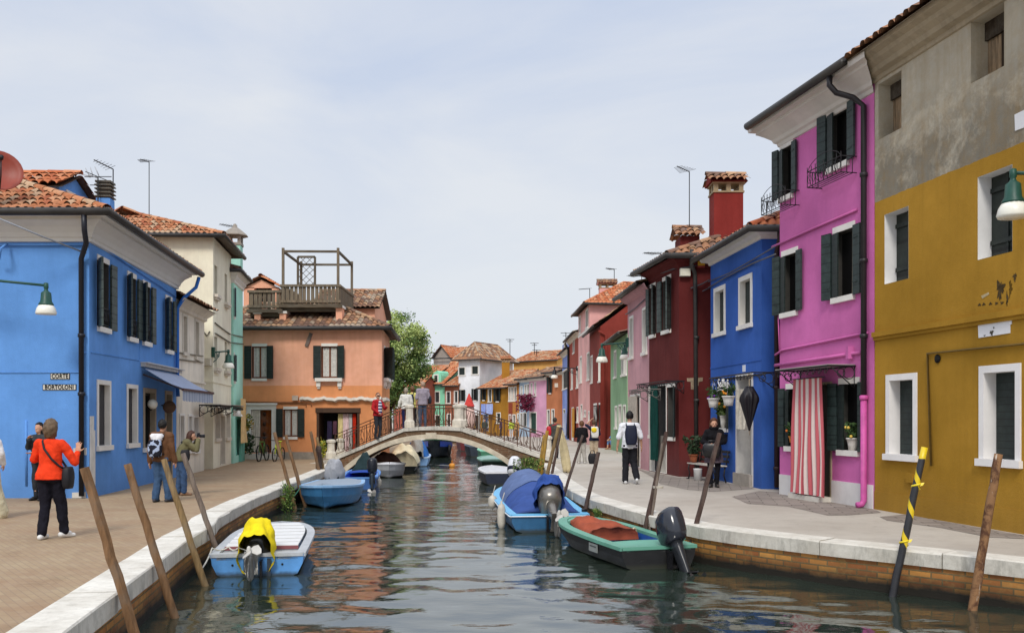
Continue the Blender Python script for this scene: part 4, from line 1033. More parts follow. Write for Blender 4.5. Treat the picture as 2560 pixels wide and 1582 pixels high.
mb = MB(); a = w.P(C4(845,992)); mb.box((a.x,a.y-.04,a.z),(.14,.05,.58), R=Matrix.Rotation(.36,3,'Y')); mb.build('iron_plate', [plain('#6f6058',.9,.5,name='iron_plate_paint')], h.root)
h.cable([w.P(C5(130,345),.03), w.P(C5(700,350),.03), w.P(C5(810,365),.03), w.P(C5(815,390),.03)], .03, plain('#b3764e',.8,name='cable_sheath'))
h.cable([w.P(C5(130,362),.03), w.P(C5(690,366),.03), w.P(C5(760,372),.03), w.P(C5(760,400),.03)], .022, plain('#9a6844',.8,name='cable_sheath'))
for tl, x1, bl in ((C4(1590,1075),C4(1608,0)[0],C4(1590,1370)),(C4(1622,1085),C4(1634,0)[0],C4(1622,1370))): h.win(1, tl, x1, bl, aL=140, aR=150, back=DARK, corbel=True)
z0 = w.hit(C5(600,890))[1]; h.band(0, .0, max(.3,z0), .03, plain('#9a9084',.85,.9,.25,4,name='plinth_cement'), 'plinth', 3.5)
h.roof(axis=0, rise=1.3, inset=(2.6,2.6), over=.36, pal=TILES_B, gut=(0,1), samples=6, gr=.09)
h.finish()
# upper storeys: gable wing and rear block (parts of the same house)
def wing(name, foot, zt, axis, rise, over, pal, opening=None):
    d = House(name, 'x', foot, zt, ORANGE)
    for k in ('label','category'): del d.root[k]
    d.root.parent = h.root; d.root.location = Vector(d.root.location)-Vector(h.root.location)
    if opening: opening(d)
    d.roof(axis=axis, rise=rise, inset=(0,0), over=over, pal=pal, samples=6); d.finish('wing_wall'); absorb(h, d)
def PX(px, Y): return (px-CX)/F*Y
wing('gable_wing', [(PX(C4(195,0)[0],41),41),(PX(C4(548,0)[0],41),41),(PX(C4(548,0)[0],41),43.2),(PX(C4(195,0)[0],41),43.2)], at_y(C4(0,478),41).z, 1, .5, .14, TILES_C,
     lambda d: d.win(0, C4(300,470), C4(476,0)[0], C4(300,620), kind='deep', depth=.3, back=DARK))
d = wing('rear_block', [(PX(C4(900,0)[0],42.4),42.4),(PX(C4(1500,0)[0],42.4),42.4),(PX(C4(1500,0)[0],42.4)-.1,47),(PX(C4(900,0)[0],42.4),47)], at_y(C4(0,668),42).z, 0, 1.1, .25, TILES_B)
# altana: wooden roof terrace standing on brick piers
DECKW = wood('#8a7a66', .85, 2, 'grey_deck_wood'); DECKX = wood('#6f6353', .85, 0, 'grey_deck_beam')
o = thing('roof_terrace', 'weathered wooden roof terrace with tall pergola frame on the orange house', 'terrace', at_y(C4(590,840),38.6))
def pt4(x, y, Y): return at_y(C4(x,y), Y)
for x0, x1, y0, y1 in ((307,368,728,835),(556,620,722,830),(1116,1177,668,828)):
    a, b = pt4(x0,y0,38.7), pt4(x1,y1,38.7); mb = MB(); mb.box(((a.x+b.x)/2,38.9,(a.z+b.z)/2-.2),(b.x-a.x,.55,a.z-b.z+.3)); q = mb.build('pier', [ORANGE], o)
    mb = MB(); mb.box(((a.x+b.x)/2,38.9,a.z+.01),(b.x-a.x+.1,.65,.1)); mb.build('cap', [WHITE], q)
def fence_run(x0, x1, yt, yb, Y, Yb, name):
    a, b = pt4(x0,yt,Y), pt4(x1,yb,Y); mb = MB(); n = int((b.x-a.x)/.17)
    for j in range(n):
        x = a.x+(b.x-a.x)*(j+.5)/n; hh = RND.uniform(-.02,.02); mb.box((x,Y,(a.z+b.z)/2+hh),(.135,.03,a.z-b.z-.05))
    for z in (a.z, b.z+.12): mb.box(((a.x+b.x)/2,Y-.03,z),(b.x-a.x+.12,.1,.1))
    mb.build('railing', [DECKW], o)
    mb = MB(); mb.box(((a.x+b.x)/2,(Y+Yb)/2,b.z-.06),(b.x-a.x+.2,Yb-Y+.1,.14)); mb.box(((a.x+b.x)/2,Y+.25,b.z-.2),(b.x-a.x,.16,.16)); mb.build('deck', [DECKX], o)
    for x in (a.x,b.x):
        mb = MB(); m = int((Yb-Y)/.17)
        for j in range(m): mb.box((x,Y+(j+.5)*(Yb-Y)/m,(a.z+b.z)/2),(.03,.13,a.z-b.z-.05))
        mb.box((x,(Y+Yb)/2,a.z),(.1,Yb-Y,.09)); mb.build('railing', [DECKW], o)
fence_run(250,560,512,690,38.55,40.5,'low'); fence_run(572,1150,455,640,38.5,41.8,'high')
zt = pt4(585,108,38.5).z; zb = pt4(585,640,38.5).z; x0, x1 = pt4(588,0,38.5).x, pt4(1135,0,38.5).x
for x, y in ((x0,38.5),(x1,38.5),(x0,41.8),(x1,41.8)):
    mb = MB(); mb.bar(V(x,y,zb),V(x,y,zt+.12),.1); mb.build('post', [DECKW], o)
for a, b in (((x0,38.5),(x1,38.5)),((x0,41.8),(x1,41.8)),((x0,38.5),(x0,41.8)),((x1,38.5),(x1,41.8))):
    mb = MB(); mb.bar(V(*a,zt-.02),V(*b,zt-.03),.08,.09); mb.build('beam', [DECKX], o)
a, b = pt4(735,168,41.7), pt4(905,450,41.7); mb = MB()
for p, q in (((a.x,a.z),(b.x,a.z)),((a.x,b.z),(b.x,b.z)),((a.x,a.z),(a.x,b.z)),((b.x,a.z),(b.x,b.z))): mb.bar(V(p[0],41.7,p[1]),V(q[0],41.7,q[1]),.09)
W_, H_ = b.x-a.x, a.z-b.z; s = .3; k = -int(H_/s)-1
while k*s < W_:
    for sg in (1,-1):
        # diagonal x = k*s + q (or mirrored)
        q0, q1 = max(0,-k*s), min(H_, W_-k*s)
        if q1 > q0:
            X0, X1 = k*s+q0, k*s+q1
            if sg < 0: X0, X1 = W_-X0, W_-X1
            mb.bar(V(a.x+X0,41.68-.02*sg,b.z+q0),V(a.x+X1,41.68-.02*sg,b.z+q1),.032,.02)
    k += 1
mb.build('trellis', [DECKX], o)
# ================================================================= RIGHT BANK
X1 = lambda c, x: c(x,0)[0]
# ---- ochre house with bare grey top storey
OCH = stucco('#b5882a', .88, split=5.63, splitcol='#cfc6b2', dirt=.3, stain=.25)
h = House('ochre_house', 'large ochre yellow house with a stained bare grey top storey at the right edge', [(6.675,16.93),(8.11,9.0),(15,10.2),(13.6,18.2)], 8.2, OCH)
w = h.w[0]
OLDW = wood('#b79c7c', .8, 2, 'old_plank', .3)
for tl, x1, bl in ((C13(1122,668),X1(C13,1303),C13(1122,1102)),(C13(1850,178),X1(C13,2112),C13(1850,660))):
    o = h.win(0, tl, x1, bl, kind='deep', depth=.3, back=OLDW, label='old window boarded with bare grey planks')
    t0, t1, z0, z1 = h.op[0][-1]; m = MB(); w.box(m,t0,t1,z1-.28,z1-.002,-.29,-.24); w.box(m,t0,t1,z0+.002,z0+.1,-.29,-.22); w.box(m,(t0+t1)/2-.03,(t0+t1)/2+.03,z0+.1,z1-.28,-.29,-.27); m.build('frame', [wood('#4a3d30',.7,2,'dark_old_wood')], o)
PLK = louvre('#232b26', .9, .6)
for tl, x1, bl in ((C14(1090,320),X1(C14,1286),C14(1090,890)),(C14(1856,12),X1(C14,2140),C14(1856,690))):
    o = h.win(0, tl, x1, bl, kind='deep', depth=.24, back=PLK, sill=False)
    o.data.materials[0] = plain('#e3e2e0',.95,.7,.08,3,name='white_reveal')
    t0, t1, z0, z1 = h.op[0][-1]; m = MB()
    for zz in (z0+.22,z1-.25): w.box(m,t0+.02,t1-.02,zz,zz+.07,-.235,-.2)
    w.box(m,(t0+t1)/2-.02,(t0+t1)/2+.02,z0,z1,-.236,-.215); m.build('shutter_batten', [PLK], o)
for tl, x1, bl in ((C15(1135,302),X1(C15,1328),C15(1135,900)),(C15(1912,238),X1(C15,2170),C15(1912,940))):
    h.win(0, tl, x1, bl, kind='frame', fw=.11, depth=.2, trim=plain('#ece9e6',.95,.6,.05,3,name='bright_white_paint'), back=DKGREEN, aL=None, aR=None)
zc = w.hit(C14(985,1290))[1]; h.band(0, zc-.09, zc, .07, OCH); h.band(0, zc-.15, zc-.09, .035, OCH)
h.band(0, .0, .34, .012, OCH, 'plinth')
h.cornice([0], [(0,7.82),(.04,7.83),(.05,7.9),(.16,7.93),(.2,8.0),(.3,8.06),(.34,8.12),(.46,8.16),(.5,8.24)], stucco('#b5a68c',.9,dirt=0,stain=.6))
h.roof(axis=0, rise=2.3, inset=(0,0), over=[.55,.0,.4,.0], pal=TILES_B, samples=6, z=8.24)
WP = plain('#e4e4e6', .95, .7, .05, 5, name='whitewash')
h.patch(0, [C14(1860,1190),C14(2135,1148),C14(2138,1215),C14(2125,1222),C14(2125,1290),C14(1866,1330)], WP, .01, 'painted_panel')
h.patch(0, [C13(2198,905),C13(2330,840),C13(2330,985),C13(2202,1032)], WP, .01, 'painted_panel')
BLOT = plain('#4c4638',.8,name='mould')
def blot(h, i, c, rx, rz, mat, seed, o=.003, n=46):
    rnd = random.Random(seed); t, z = h.w[i].hit(c); ph = [rnd.uniform(0,6.28) for _ in range(4)]; q = []
    for k in range(n):
        a = 2*PI*k/n; r = 1+.3*math.sin(3*a+ph[0])+.22*math.sin(7*a+ph[1])+.15*math.sin(13*a+ph[2])+rnd.uniform(-.12,.12); q.append(h.w[i].pt(t+rx*r*math.cos(a), z+rz*r*math.sin(a), .001))
    mb = MB(); mb.prism(q, h.w[i].n*o); mb.build('mould_stain', [mat], h.root)
MOULD = plain('#7a5c22',.62,.9,.35,9,.1,name='damp_ochre'); MOULDK = plain('#5a4a30',.75,.9,.5,14,.1,name='mould')
blot(h, 0, C14(2040,930), .075, .12, MOULDK, 1); blot(h, 0, C14(2160,830), .03, .05, MOULDK, 2); blot(h, 0, C14(2125,920), .03, .10, MOULD, 3, .002); blot(h, 0, C14(2098,1010), .02, .08, MOULDK, 4)
for k, x_ in enumerate((1870,1905,1960,2010,2055)): blot(h, 0, C14(x_,1058-k*4), .03, .018, MOULDK, 10+k)
blot(h, 0, C14(1975,1288), .035, .035, BLOT, 20, .013); blot(h, 0, C14(1992,1246), .014, .012, BLOT, 21, .013); blot(h, 0, C14(1918,1310), .02, .008, BLOT, 22, .013)
h.patch(0, [C14(1885,985),C14(1945,955),C14(1950,972),C14(1895,1008)], plain('#cdbb92',.8,name='bare_plaster'), .004, 'bare_patch')
h.cable([w.P(C15(2420,-20),.03), w.P(C15(1455,78),.03), w.P(C15(1486,1000),.03)], .02, plain('#6e5620',.8,name='conduit_paint'), 'conduit')
a, b = w.hit(C15(1285,1058)), w.hit(C15(1338,1140)); mb = MB(); w.box(mb,a[0],b[0],b[1],a[1],.001,.05); mb.build('meter_box', [OCH], h.root)
p = w.P(C15(1531,120)); mb = MB(); mb.lathe([(.06,0),(.075,.02),(.02,.03)],12,p,R=w.n.to_track_quat('Z','Y').to_matrix()); mb.build('vent', [DARK], h.root)
h.finish()
t, z = w.hit((2556,470)); lampY = 12.3
tip = at_y(C13(2182,1362), lampY); wall_lamp(w.pt((tip-w.A).dot(w.u), tip.z+.02), tip, 'green bracket lamp on the ochre house at the right edge', scale=.95)
# ---- pink house
PINK = stucco('#d873b4', .9, dirt=.12, stain=.12)
h = House('pink_house', 'bright pink three-storey house with dark green shutters and iron window boxes', [(5.93,20.37),(6.668,16.95),(13.4,18.0),(12.7,21.6)], 8.05, PINK)
w = h.w[0]; BEIGE = cloth('#a99b84', .85, 8)
wins = {}
for key, tl, x1, bl in (('TL',C13(330,1200),X1(C13,455),C14(228,190)),('TR',C13(728,915),X1(C13,895),C13(728,1335)),('ML',C14(245,668),X1(C14,380),C14(245,1132)),('MR',C14(668,480),X1(C14,850),C14(668,1008)),('GL',C15(282,372),X1(C15,392),C15(282,836)),('GR',C15(715,332),X1(C15,890),C15(715,866))):
    o = h.win(0, tl, x1, bl, aL=168, aR=176, shut=louvre('#2b3836',.95,.19), curtain=BEIGE if key != 'GL' else None, curtw=.34, curtx=.52, swf=.33, depth=.2, back=DARK)
    t0, t1, z0, z1 = h.op[0][-1]; wins[key] = h.op[0][-1]
    # inner half of the folding leaf stands in the opening
    m = MB(); base = w.pt(t0+.02, z0+.01, .02); d = (w.u*.85+w.n*.12).normalized()*(t1-t0)*.34
    m.prism([base, base+d, base+d+V(0,0,z1-z0-.03), base+V(0,0,z1-z0-.03)], w.n*.03); m.build('shutter', [DKGREEN], o)
o = h.win(0, C15(405,345), X1(C15,648), C15(405,1330), kind='door', fw=.05, depth=.25, trim=plain('#a99a80',.85,name='door_frame'), back=plain('#5a4d45',.8,name='door_paint'))
t0d, t1d, z0d, z1d = h.op[0][-1]
MARB = plain('#e2dfdd',.9,.4,.12,1.2,.4,name='marble_slab')
for a, b in ((0.02,t0d-.05),(t1d+.06,w.L-.01)):
    mb = MB(); n = max(1,round((b-a)/.38))
    for k in range(n): w.box(mb,a+(b-a)*k/n+.003,a+(b-a)*(k+1)/n-.003,.003,.44,.001,.03)
    mb.build('marble_plinth', [MARB], h.root)
mb = MB(); w.box(mb,t0d-.02,t1d+.05,.003,.1,.002,.3); mb.build('step', [STONEW], h.root)
h.cornice([0,3], [(0,7.66),(.03,7.67),(.05,7.74),(.1,7.77),(.13,7.84),(.24,7.93),(.34,8.0),(.38,8.02),(.38,8.08),(.5,8.1),(.52,8.2)], plain('#d6cfc6',.92,.75,.1,2,name='cornice_paint'))
h.roof(axis=0, rise=2.2, inset=(0,0), over=[.55,.0,.4,.35], pal=TILES_B, samples=6, z=8.2)
h.gutter([0], [.6,0,.4,.35], 8.2, .085)
xp = w.pt(w.L-.42,0,.12); P = w.pt; L_ = w.L
BLK = plain('#2a2629',.9,.45,name='black_pipe')
h.pipe([P(L_-.55,8.12,.57),P(L_-.55,7.95,.57),P(L_-.5,7.8,.46),P(L_-.3,7.66,.24),P(L_-.2,7.48,.08),P(L_-.2,2.1,.08)], .055, BLK, rings=[P(L_-.2,z,.08) for z in (6.2,4.6,3.2)])
PKP = plain('#c9589f',.9,.5,name='pink_pipe')
h.pipe([P(L_-.2,2.1,.08),P(L_-.2,.14,.08),P(L_-.2,.07,.12),P(L_-.2,.06,.22)], .058, PKP, rings=[P(L_-.2,2.05,.08)])
for c, xs in ((C14,((200,1470),(260,1430),(900,1300),(960,1290))),(C14,((175,585),(520,430),(870,280)))): h.cable([w.P(c(*q),.03) for q in xs], .025)
h.cable([w.P(C15(200,175),.03), w.P(C15(905,68),.03)], .035); h.cable([w.P(C14(225,1140),.03), w.P(C14(235,1430),.03)], .014)
mb = MB(); a = w.P(C15(822,70)); mb.box((a.x-.04,a.y,a.z),(.12,.12,.24)); mb.build('junction_box', [PINK], h.root)
h.finish()
for key, lab in (('TL','wrought iron window box under the far top window of the pink house'),('TR','wrought iron window box under the near top window of the pink house')):
    t0, t1, z0, z1 = wins[key]; o = thing('window_box', lab, 'window box', w.pt(t0, z0-.3), group='iron window boxes on the pink house'); mb = MB()
    a, b, zb, zt_, ou = t0-.22, t1+.25, z0-.33, z0-.02, .34
    for zz, q in ((zb,1),(zt_,1)):
        mb.tube([P(a,zz,.01),P(a,zz,ou),P(b,zz,ou),P(b,zz,.01)], .011, 5)
    for k in range(1,4): mb.tube([P(a,zb,ou*k/4),P(b,zb,ou*k/4)], .008, 4)
    n = 8
    for k in range(n+1):
        x = a+(b-a)*k/n; mb.tube([P(x,zb,ou),P(x,zb+.15,ou+.05*(k%2)),P(x,zt_,ou),P(x,zt_+.09,ou)], .008, 4)
        if k < n: mb.tube([P(x+(b-a)/n*(.5+.38*math.cos(q)), zb+.16+.1*math.sin(q), ou) for q in [j*PI/5 for j in range(11)]], .006, 4)
    for yy in (.1,.22): 
        mb.tube([P(a,zb,yy),P(a,zt_,yy)], .008, 4); mb.tube([P(b,zb,yy),P(b,zt_,yy)], .008, 4)
    mb.tube([P(a+(b-a)*k/12,zt_+.1+.22*math.sin(k/12*PI)**.6-.1,ou) for k in range(13)], .008, 4)
    mb.build('ironwork', [IRON], o)
scroll_canopy(w, C15(205,240), C15(640,155), .55, 'scrolled iron canopy with flat sheet above the striped door curtain', drop=.42)
wq = woff(w,.3); tc0, tc1 = wq.hit(C15(338,0))[0], wq.hit(C15(572,0))[0]
hang_cloth(w, tc0, tc1, .12, z1d+.12, .3, striped('#c9606a','#e6d5cf',.205), 'pink and white striped door curtain on the pink house', waves=9, depth=.035, flare=.13, rows=10)
mb = MB(); mb.tube([P(tc0-.1,z1d+.13,.3),P(tc1+.12,z1d+.13,.3)], .012, 6); single(mb,'curtain_rod',[IRON],'iron rod carrying the striped door curtain','rod')
def pot_plant(p, r, hgt, pot, label, leaf='#3f5a2c', n=160, spread=.2, flower=None, name='potted_plant', group=None, seed=1, drop=0):
    rnd = random.Random(seed); p = Vector(p); o = thing(name, label, 'plant', p, group=group)
    mb = MB(); mb.lathe([(r*.68,0),(r*.8,hgt*.5),(r*.98,hgt*.88),(r*1.08,hgt*.9),(r*1.08,hgt),(r*.9,hgt),(r*.85,hgt*.8),(.01,hgt*.78)], 14, p); mb.build('pot', [pot], o)
    l = MB(); pts = []
    for _ in range(n):
        a = rnd.uniform(0,6.28); q = rnd.random()**.6*spread; z = rnd.uniform(0,1); pts.append(p+V(q*math.cos(a)*(.5+.6*z), q*math.sin(a)*(.5+.6*z), hgt+z*spread*1.7-(drop*(q/spread)**2)))
    l.leaves(pts, .035+spread*.09, rnd)
    for k in range(6):
        a = rnd.uniform(0,6.28); l.tube([p+V(0,0,hgt*.8), p+V(.4*spread*math.cos(a),.4*spread*math.sin(a),hgt+spread*.8), p+V(.8*spread*math.cos(a),.8*spread*math.sin(a),hgt+spread*1.4-drop)], .006, 4)
    l.build('foliage', [plain(leaf,.8,.7,.4,12,name='leaf')], o)
    if flower:
        f = MB()
        for k in range(4): a = rnd.uniform(0,6.28); f.sphere(p+V(spread*.8*math.cos(a),spread*.8*math.sin(a),hgt+rnd.uniform(.1,1.2)*spread-drop*.5), .022+spread*.05, 7, 5)
        f.build('blossom', [plain(flower,.9,.7,.2,name='petal')], o)
    return o
t0, t1, z0, z1 = wins['GR']; pot_plant(P(t0+(t1-t0)*.62,z0+.0,-.02), .12, .24, plain('#d9d4cc',.9,.4,name='white_ceramic'), 'white pot with green plant on the window sill right of the striped curtain', n=150, spread=.17, flower='#e8c45a', seed=4)
t0, t1, z0, z1 = wins['GL']; pot_plant(P(t0+(t1-t0)*.55,z0+.08,.02), .09, .14, plain('#d98a3a',.9,.6,name='orange_pot'), 'small orange pot with leafy plant on the sill left of the striped curtain', n=120, spread=.16, flower='#e07a2a', seed=5)
# ---- blue house
BLU2 = stucco('#3a68bd', .88, dirt=.2, stain=.2)
h = House('blue_house', 'royal blue narrow house with white framed windows and a white doorway', [(5.54,25.66),(5.915,21.8),(12,21.9),(12.5,25.6)], 6.05, BLU2)
w = h.w[0]; P = w.pt
for tl, x1, bl in ((C11(752,1090),X1(C11,824),C11(752,1425)),(C11(958,1005),X1(C11,1042),C11(958,1362))):
    h.win(0, tl, x1, bl, kind='frame', fw=.12, depth=.13, back=DKGREEN, aL=None, aR=None)
o = h.win(0, C12(1022,378), X1(C12,1152), C12(1022,1345), kind='door', fw=.09, depth=.35, trim=plain('#d9d6d2',.92,.7,.1,name='white_jamb'), back=plain('#b9b5ae',.85,.5,.1,2,name='door_paint'))
td0, td1, zd0, zd1 = h.op[0][-1]
mb = MB(); w.box(mb,td0-.08,td1+.08,.003,.3,.002,.1); mb.build('step', [plain('#b7ada0',.85,name='step_stone')], h.root)
h.win(0, C12(838,430), X1(C12,938), C12(838,824), aL=None, aR=165, swf=.5, back=DARK, depth=.15, lintel=False)
tw0, tw1, zw0, zw1 = h.op[0][-1]
zc = w.hit(C12(785,283))[1]; h.band(0, zc-.04, zc, .012, BLU2)
h.cornice([0,1], [(0,5.92),(.04,5.93),(.06,6.0),(.2,6.04),(.24,6.12)], WHITE)
h.roof(axis=0, rise=1.5, inset=(0,1.6), over=[.4,.35,.3,.1], pal=TILES_C, samples=6, z=6.12, gut=(0,1), gr=.085)
w1 = h.w[1]; BRP = plain('#3a2a28',.9,.5,name='brown_pipe')
p1 = w1.pt(.33,0,.1); h.pipe([(p1.x,p1.y-.25,6.1),(p1.x,p1.y-.25,5.85),(p1.x,p1.y,5.6),(p1.x,p1.y,.05)], .06, BRP, rings=[(p1.x,p1.y,z) for z in (4.3,2.4,.5)])
CAB = plain('#5f6068',.9,name='cable_sheath')
h.cable([w.P(C11(705,1000),.04), w.P(C11(890,930),.08), w.P(C11(1080,815),.04), at_y(C11(1235,715),20.35)], .016, CAB)
h.cable([w.P(C11(705,1050),.04), w.P(C11(860,960),.06), w.P(C11(1060,855),.04), at_y(C11(1245,775),20.35)], .02, CAB)
h.finish()
so_ = scroll_canopy(w, C12(775,385), C12(1163,322), .5, 'iron bracket canopy with white script letters on the blue house', drop=.35, sheet=False)
zcan = woff(w,.5).hit(C12(900,355))[1]
# cursive white lettering hung below the bracket
LET = plain('#eceae6',.95,.5,.05,name='white_letter'); mb = MB(); wq = woff(w,.53); s0 = wq.hit(C12(838,0))[0]; s1 = wq.hit(C12(942,0))[0]; wd_ = s1-s0; zb = zcan-.3; OUTL = .5
def stroke(pts, r=.012): mb.tube([P(s0+wd_*x, zb+y, OUTL+.03) for x, y in pts], r, 6)
stroke([(.22,.2),(.14,.22),(.09,.17),(.14,.11),(.2,.06),(.15,0),(.05,.01)]); stroke([(.27,.06),(.33,.12),(.29,.14),(.26,.06),(.33,.01),(.4,.06)])
stroke([(.42,.04),(.5,.2),(.47,.23),(.44,.05),(.5,.02)]); stroke([(.54,.04),(.62,.2),(.59,.23),(.56,.05),(.63,.02)]); stroke([(.7,.14),(.66,.06),(.72,.02),(.8,.1),(.8,.02)])
stroke([(.96,.16),(.9,.18),(.87,.13),(.95,.07),(.9,0),(.84,.02)]); stroke([(.0,-.07),(.25,-.04),(.5,-.06),(.95,.0)], .010)
lt = mb.build('lettering', [LET], so_)
mb = MB(); a = w.hit(C12(1070,262)); b = w.hit(C12(1094,318)); w.box(mb,a[0],b[0],b[1],a[1],.001,.015); o = single(mb,'number_plate',[plain('#dfe3ea',.95,.4,.03,name='enamel_plate')],'small white house number plate above the blue house bracket','number plate')
hang_cloth(w, woff(w,.12).hit(C12(1012,0))[0], woff(w,.12).hit(C12(1105,0))[0], w.hit(C12(1010,838))[1], zd1-.3, .12, cloth('#ddd5c6',.9,10), 'cream towel-like curtain hanging in the white doorway of the blue house', waves=3, depth=.05, seed=7)
# black umbrella hung under the bracket
wq = woff(w,.5); c = w.pt(wq.hit(C12(1128,0))[0], 0, .5); zt_ = wq.hit(C12(1128,500))[1]; u = thing('umbrella', 'folded black umbrella hanging from the iron bracket beside the white doorway', 'umbrella', V(c.x,c.y,zt_))
mb = MB(); rings = []
for q in range(15):
    f = q/14; z = zt_+.1-1.0*f; r = (.09+.10*min(1,f*6)) if f < .22 else .19*(1-((f-.22)/.78)**1.02)+.012
    rings.append([V(c.x+r*(1+.24*math.cos(8*a)*min(1,.2+f*3))*math.cos(a), c.y+r*(1+.24*math.cos(8*a)*min(1,.2+f*3))*math.sin(a), z-.03*math.cos(8*a)*(f<.3)) for a in [k*2*PI/40 for k in range(40)]])
mb.loft(rings, True, True, True); mb.build('canopy', [plain('#17141a',1,.55,.3,5,.4,name='umbrella_cloth')], u)
mb = MB(); mb.tube([V(c.x,c.y,zt_+.05),V(c.x,c.y,zt_+.28)], .012, 6); mb.tube([V(c.x,c.y,zt_+.05),V(c.x,c.y,zt_-1.0)], .008, 6)
mb.tube([V(c.x+.06*math.sin(a),c.y,zt_+.28+.06-.06*math.cos(a)) for a in [k*PI/6 for k in range(9)]], .014, 6); mb.build('handle', [plain('#c9b89a',.8,.5,name='pale_handle')], u)
# hanging flower pots
for i, (cx_, ytop, ybot, ysus, lab) in enumerate((((805,590,642,405),)+(0,)*3+('far white flower pot hung on cords from the bracket',),((940,568,626,415),)+(0,)*3+('near white flower pot hung on cords from the bracket',))):
    px_, y0_, y1_, ys_ = cx_; wq = woff(w,.45); base = w.pt(wq.hit(C12(px_,0))[0], 0, .45); zb_ = wq.hit(C12(px_,y1_))[1]; zs_ = wq.hit(C12(px_,ys_))[1]
    o = pot_plant(V(base.x,base.y,zb_), .155, .24, plain('#e3e0da',.95,.4,.05,name='white_plastic_pot'), lab, n=130, spread=.18, flower='#d98a2a' if i else '#7a3fa0', group='hanging pots on the blue house', seed=20+i, drop=.05)
    mb = MB()
    for a in (0,2.1,4.2): mb.tube([V(base.x+.15*math.cos(a),base.y+.15*math.sin(a),zb_+.22), V(base.x,base.y,zs_)], .007, 4)
    mb.build('cord', [plain('#cfcfd4',.9,name='cord')], o)
pot_plant(P(tw0+(tw1-tw0)*.62,zw0+.002,.02), .09, .34, plain('#dedad2',.95,.5,name='white_pot'), 'tall white pot with orange blossoms on the blue house sill', n=260, spread=.36, flower='#e09a30', leaf='#4a5f26', seed=31)
mb = MB(); a = w.hit(C12(872,888)); b = w.hit(C12(932,945)); w.box(mb,a[0],b[0],b[1],a[1],.002,.16); w.box(mb,a[0]-.03,b[0]+.03,a[1],a[1]+.03,.002,.2); single(mb,'letter_box',[plain('#26242a',1,.4,name='black_metal')],'black letter box on the blue wall under the window','letter box')
# ---- dark red house
DRED = stucco('#702a28', .8, dirt=.55, stain=.35)
h = House('dark_red_house', 'dark red two-storey house with a big red chimney and green door curtain', [(4.4,29.3),(4.81,26.5),(11,26.6),(11.5,29.6)], 6.3, DRED)
w = h.w[0]; P = w.pt
for tl, x1, bl in ((C11(205,1062),X1(C11,262),C11(205,1445)),(C11(318,1002),X1(C11,388),C11(318,1408))): h.win(0, tl, x1, bl, aL=172, aR=140, back=DARK, shut=GREYGREEN, swf=.34)
o = h.win(0, C12(238,458), X1(C12,383), C12(238,1218), kind='door', fw=.03, depth=.15, trim=WHITE, back=plain('#20252a',1,name='dark_door'), name='doorway')
t0, t1, z0, z1 = h.op[0][-1]; tdr = (t0,t1,z0,z1)
mb = MB(); w.box(mb,t0+(t1-t0)*.45,t1,.01,w.hit(C12(305,895))[1],-.14,-.1); mb.build('door_panel', [plain('#c9c3b8',.85,name='pale_panel')], o)
h.win(0, C12(392,462), X1(C12,462), C12(392,905), aL=None, aR=160, swf=.45, back=DARK)
h.win(0, C12(182,470), X1(C12,226), C12(182,885), aL=None, aR=None, kind='frame', fw=.05, depth=.06, back=DKGREEN)
h.cornice([0,1], [(0,6.0),(.04,6.02),(.08,6.14),(.22,6.22),(.26,6.3)], DRED)
h.roof(axis=0, rise=1.35, inset=(.5,1.8), over=[.45,.35,.3,.2], pal=TILES_B, samples=6, z=6.32, gut=(0,1), gr=.085)
w1 = h.w[1]
pp = lambda x, y, o_: w1.P(C11(x,y), o_)
h.pipe([pp(538,750,.3),pp(538,880,.3),pp(575,930,.08),pp(580,1000,.08),V(pp(590,1100,.08).x,26.42,.05)], .06, GUTTER, rings=[V(pp(590,1100,.08).x,26.42,z) for z in (4,2.2,.6)])
for q, hx, lab in (((455,897,537,958),'#d9d6c4','white'),((597,828,655,890),'#8a2f28','red')):
    a, b = pp(q[0],q[1],0), pp(q[2],q[3],0); mb = MB(); mb.box(((a.x+b.x)/2,a.y-.08,(a.z+b.z)/2),(b.x-a.x,.16,a.z-b.z)); bx = mb.build('junction_box', [plain(hx,.9,name='box_paint')], h.root)
    if lab == 'red': mb = MB(); mb.box(((a.x+b.x)/2,a.y-.163,a.z-.1),(.2,.006,.13)); mb.build('warning_sticker', [plain('#e0a82a',.9,name='yellow_sticker')], bx)
h.patch(1, [C12(565,378),C12(710,372),C12(705,405),C12(672,412),C12(670,445),C12(645,448),C12(642,480),C12(602,478),C12(600,410),C12(568,408)], plain('#a08c74',.85,.9,.4,14,name='bare_brick'), .01)
h.cable([w.P(C11(180,980),.04), w.P(C11(420,895),.05), w1.P(C11(470,890),.05), w1.P(C11(700,850),.05)], .02, CAB)
h.cable([w1.P(C11(545,1055),.05), w1.P(C11(640,1020),.1), w1.P(C11(700,985),.05)], .018, CAB); h.cable([w1.P(C11(640,1080),.05), w1.P(C11(705,1050),.05)], .018, CAB)
chimney(h.root, (6.35,27.3), .86, .66, 6.4, at_y(C11(0,268),27.0).z, stucco('#8e302a', .85, dirt=0), cap='tile')
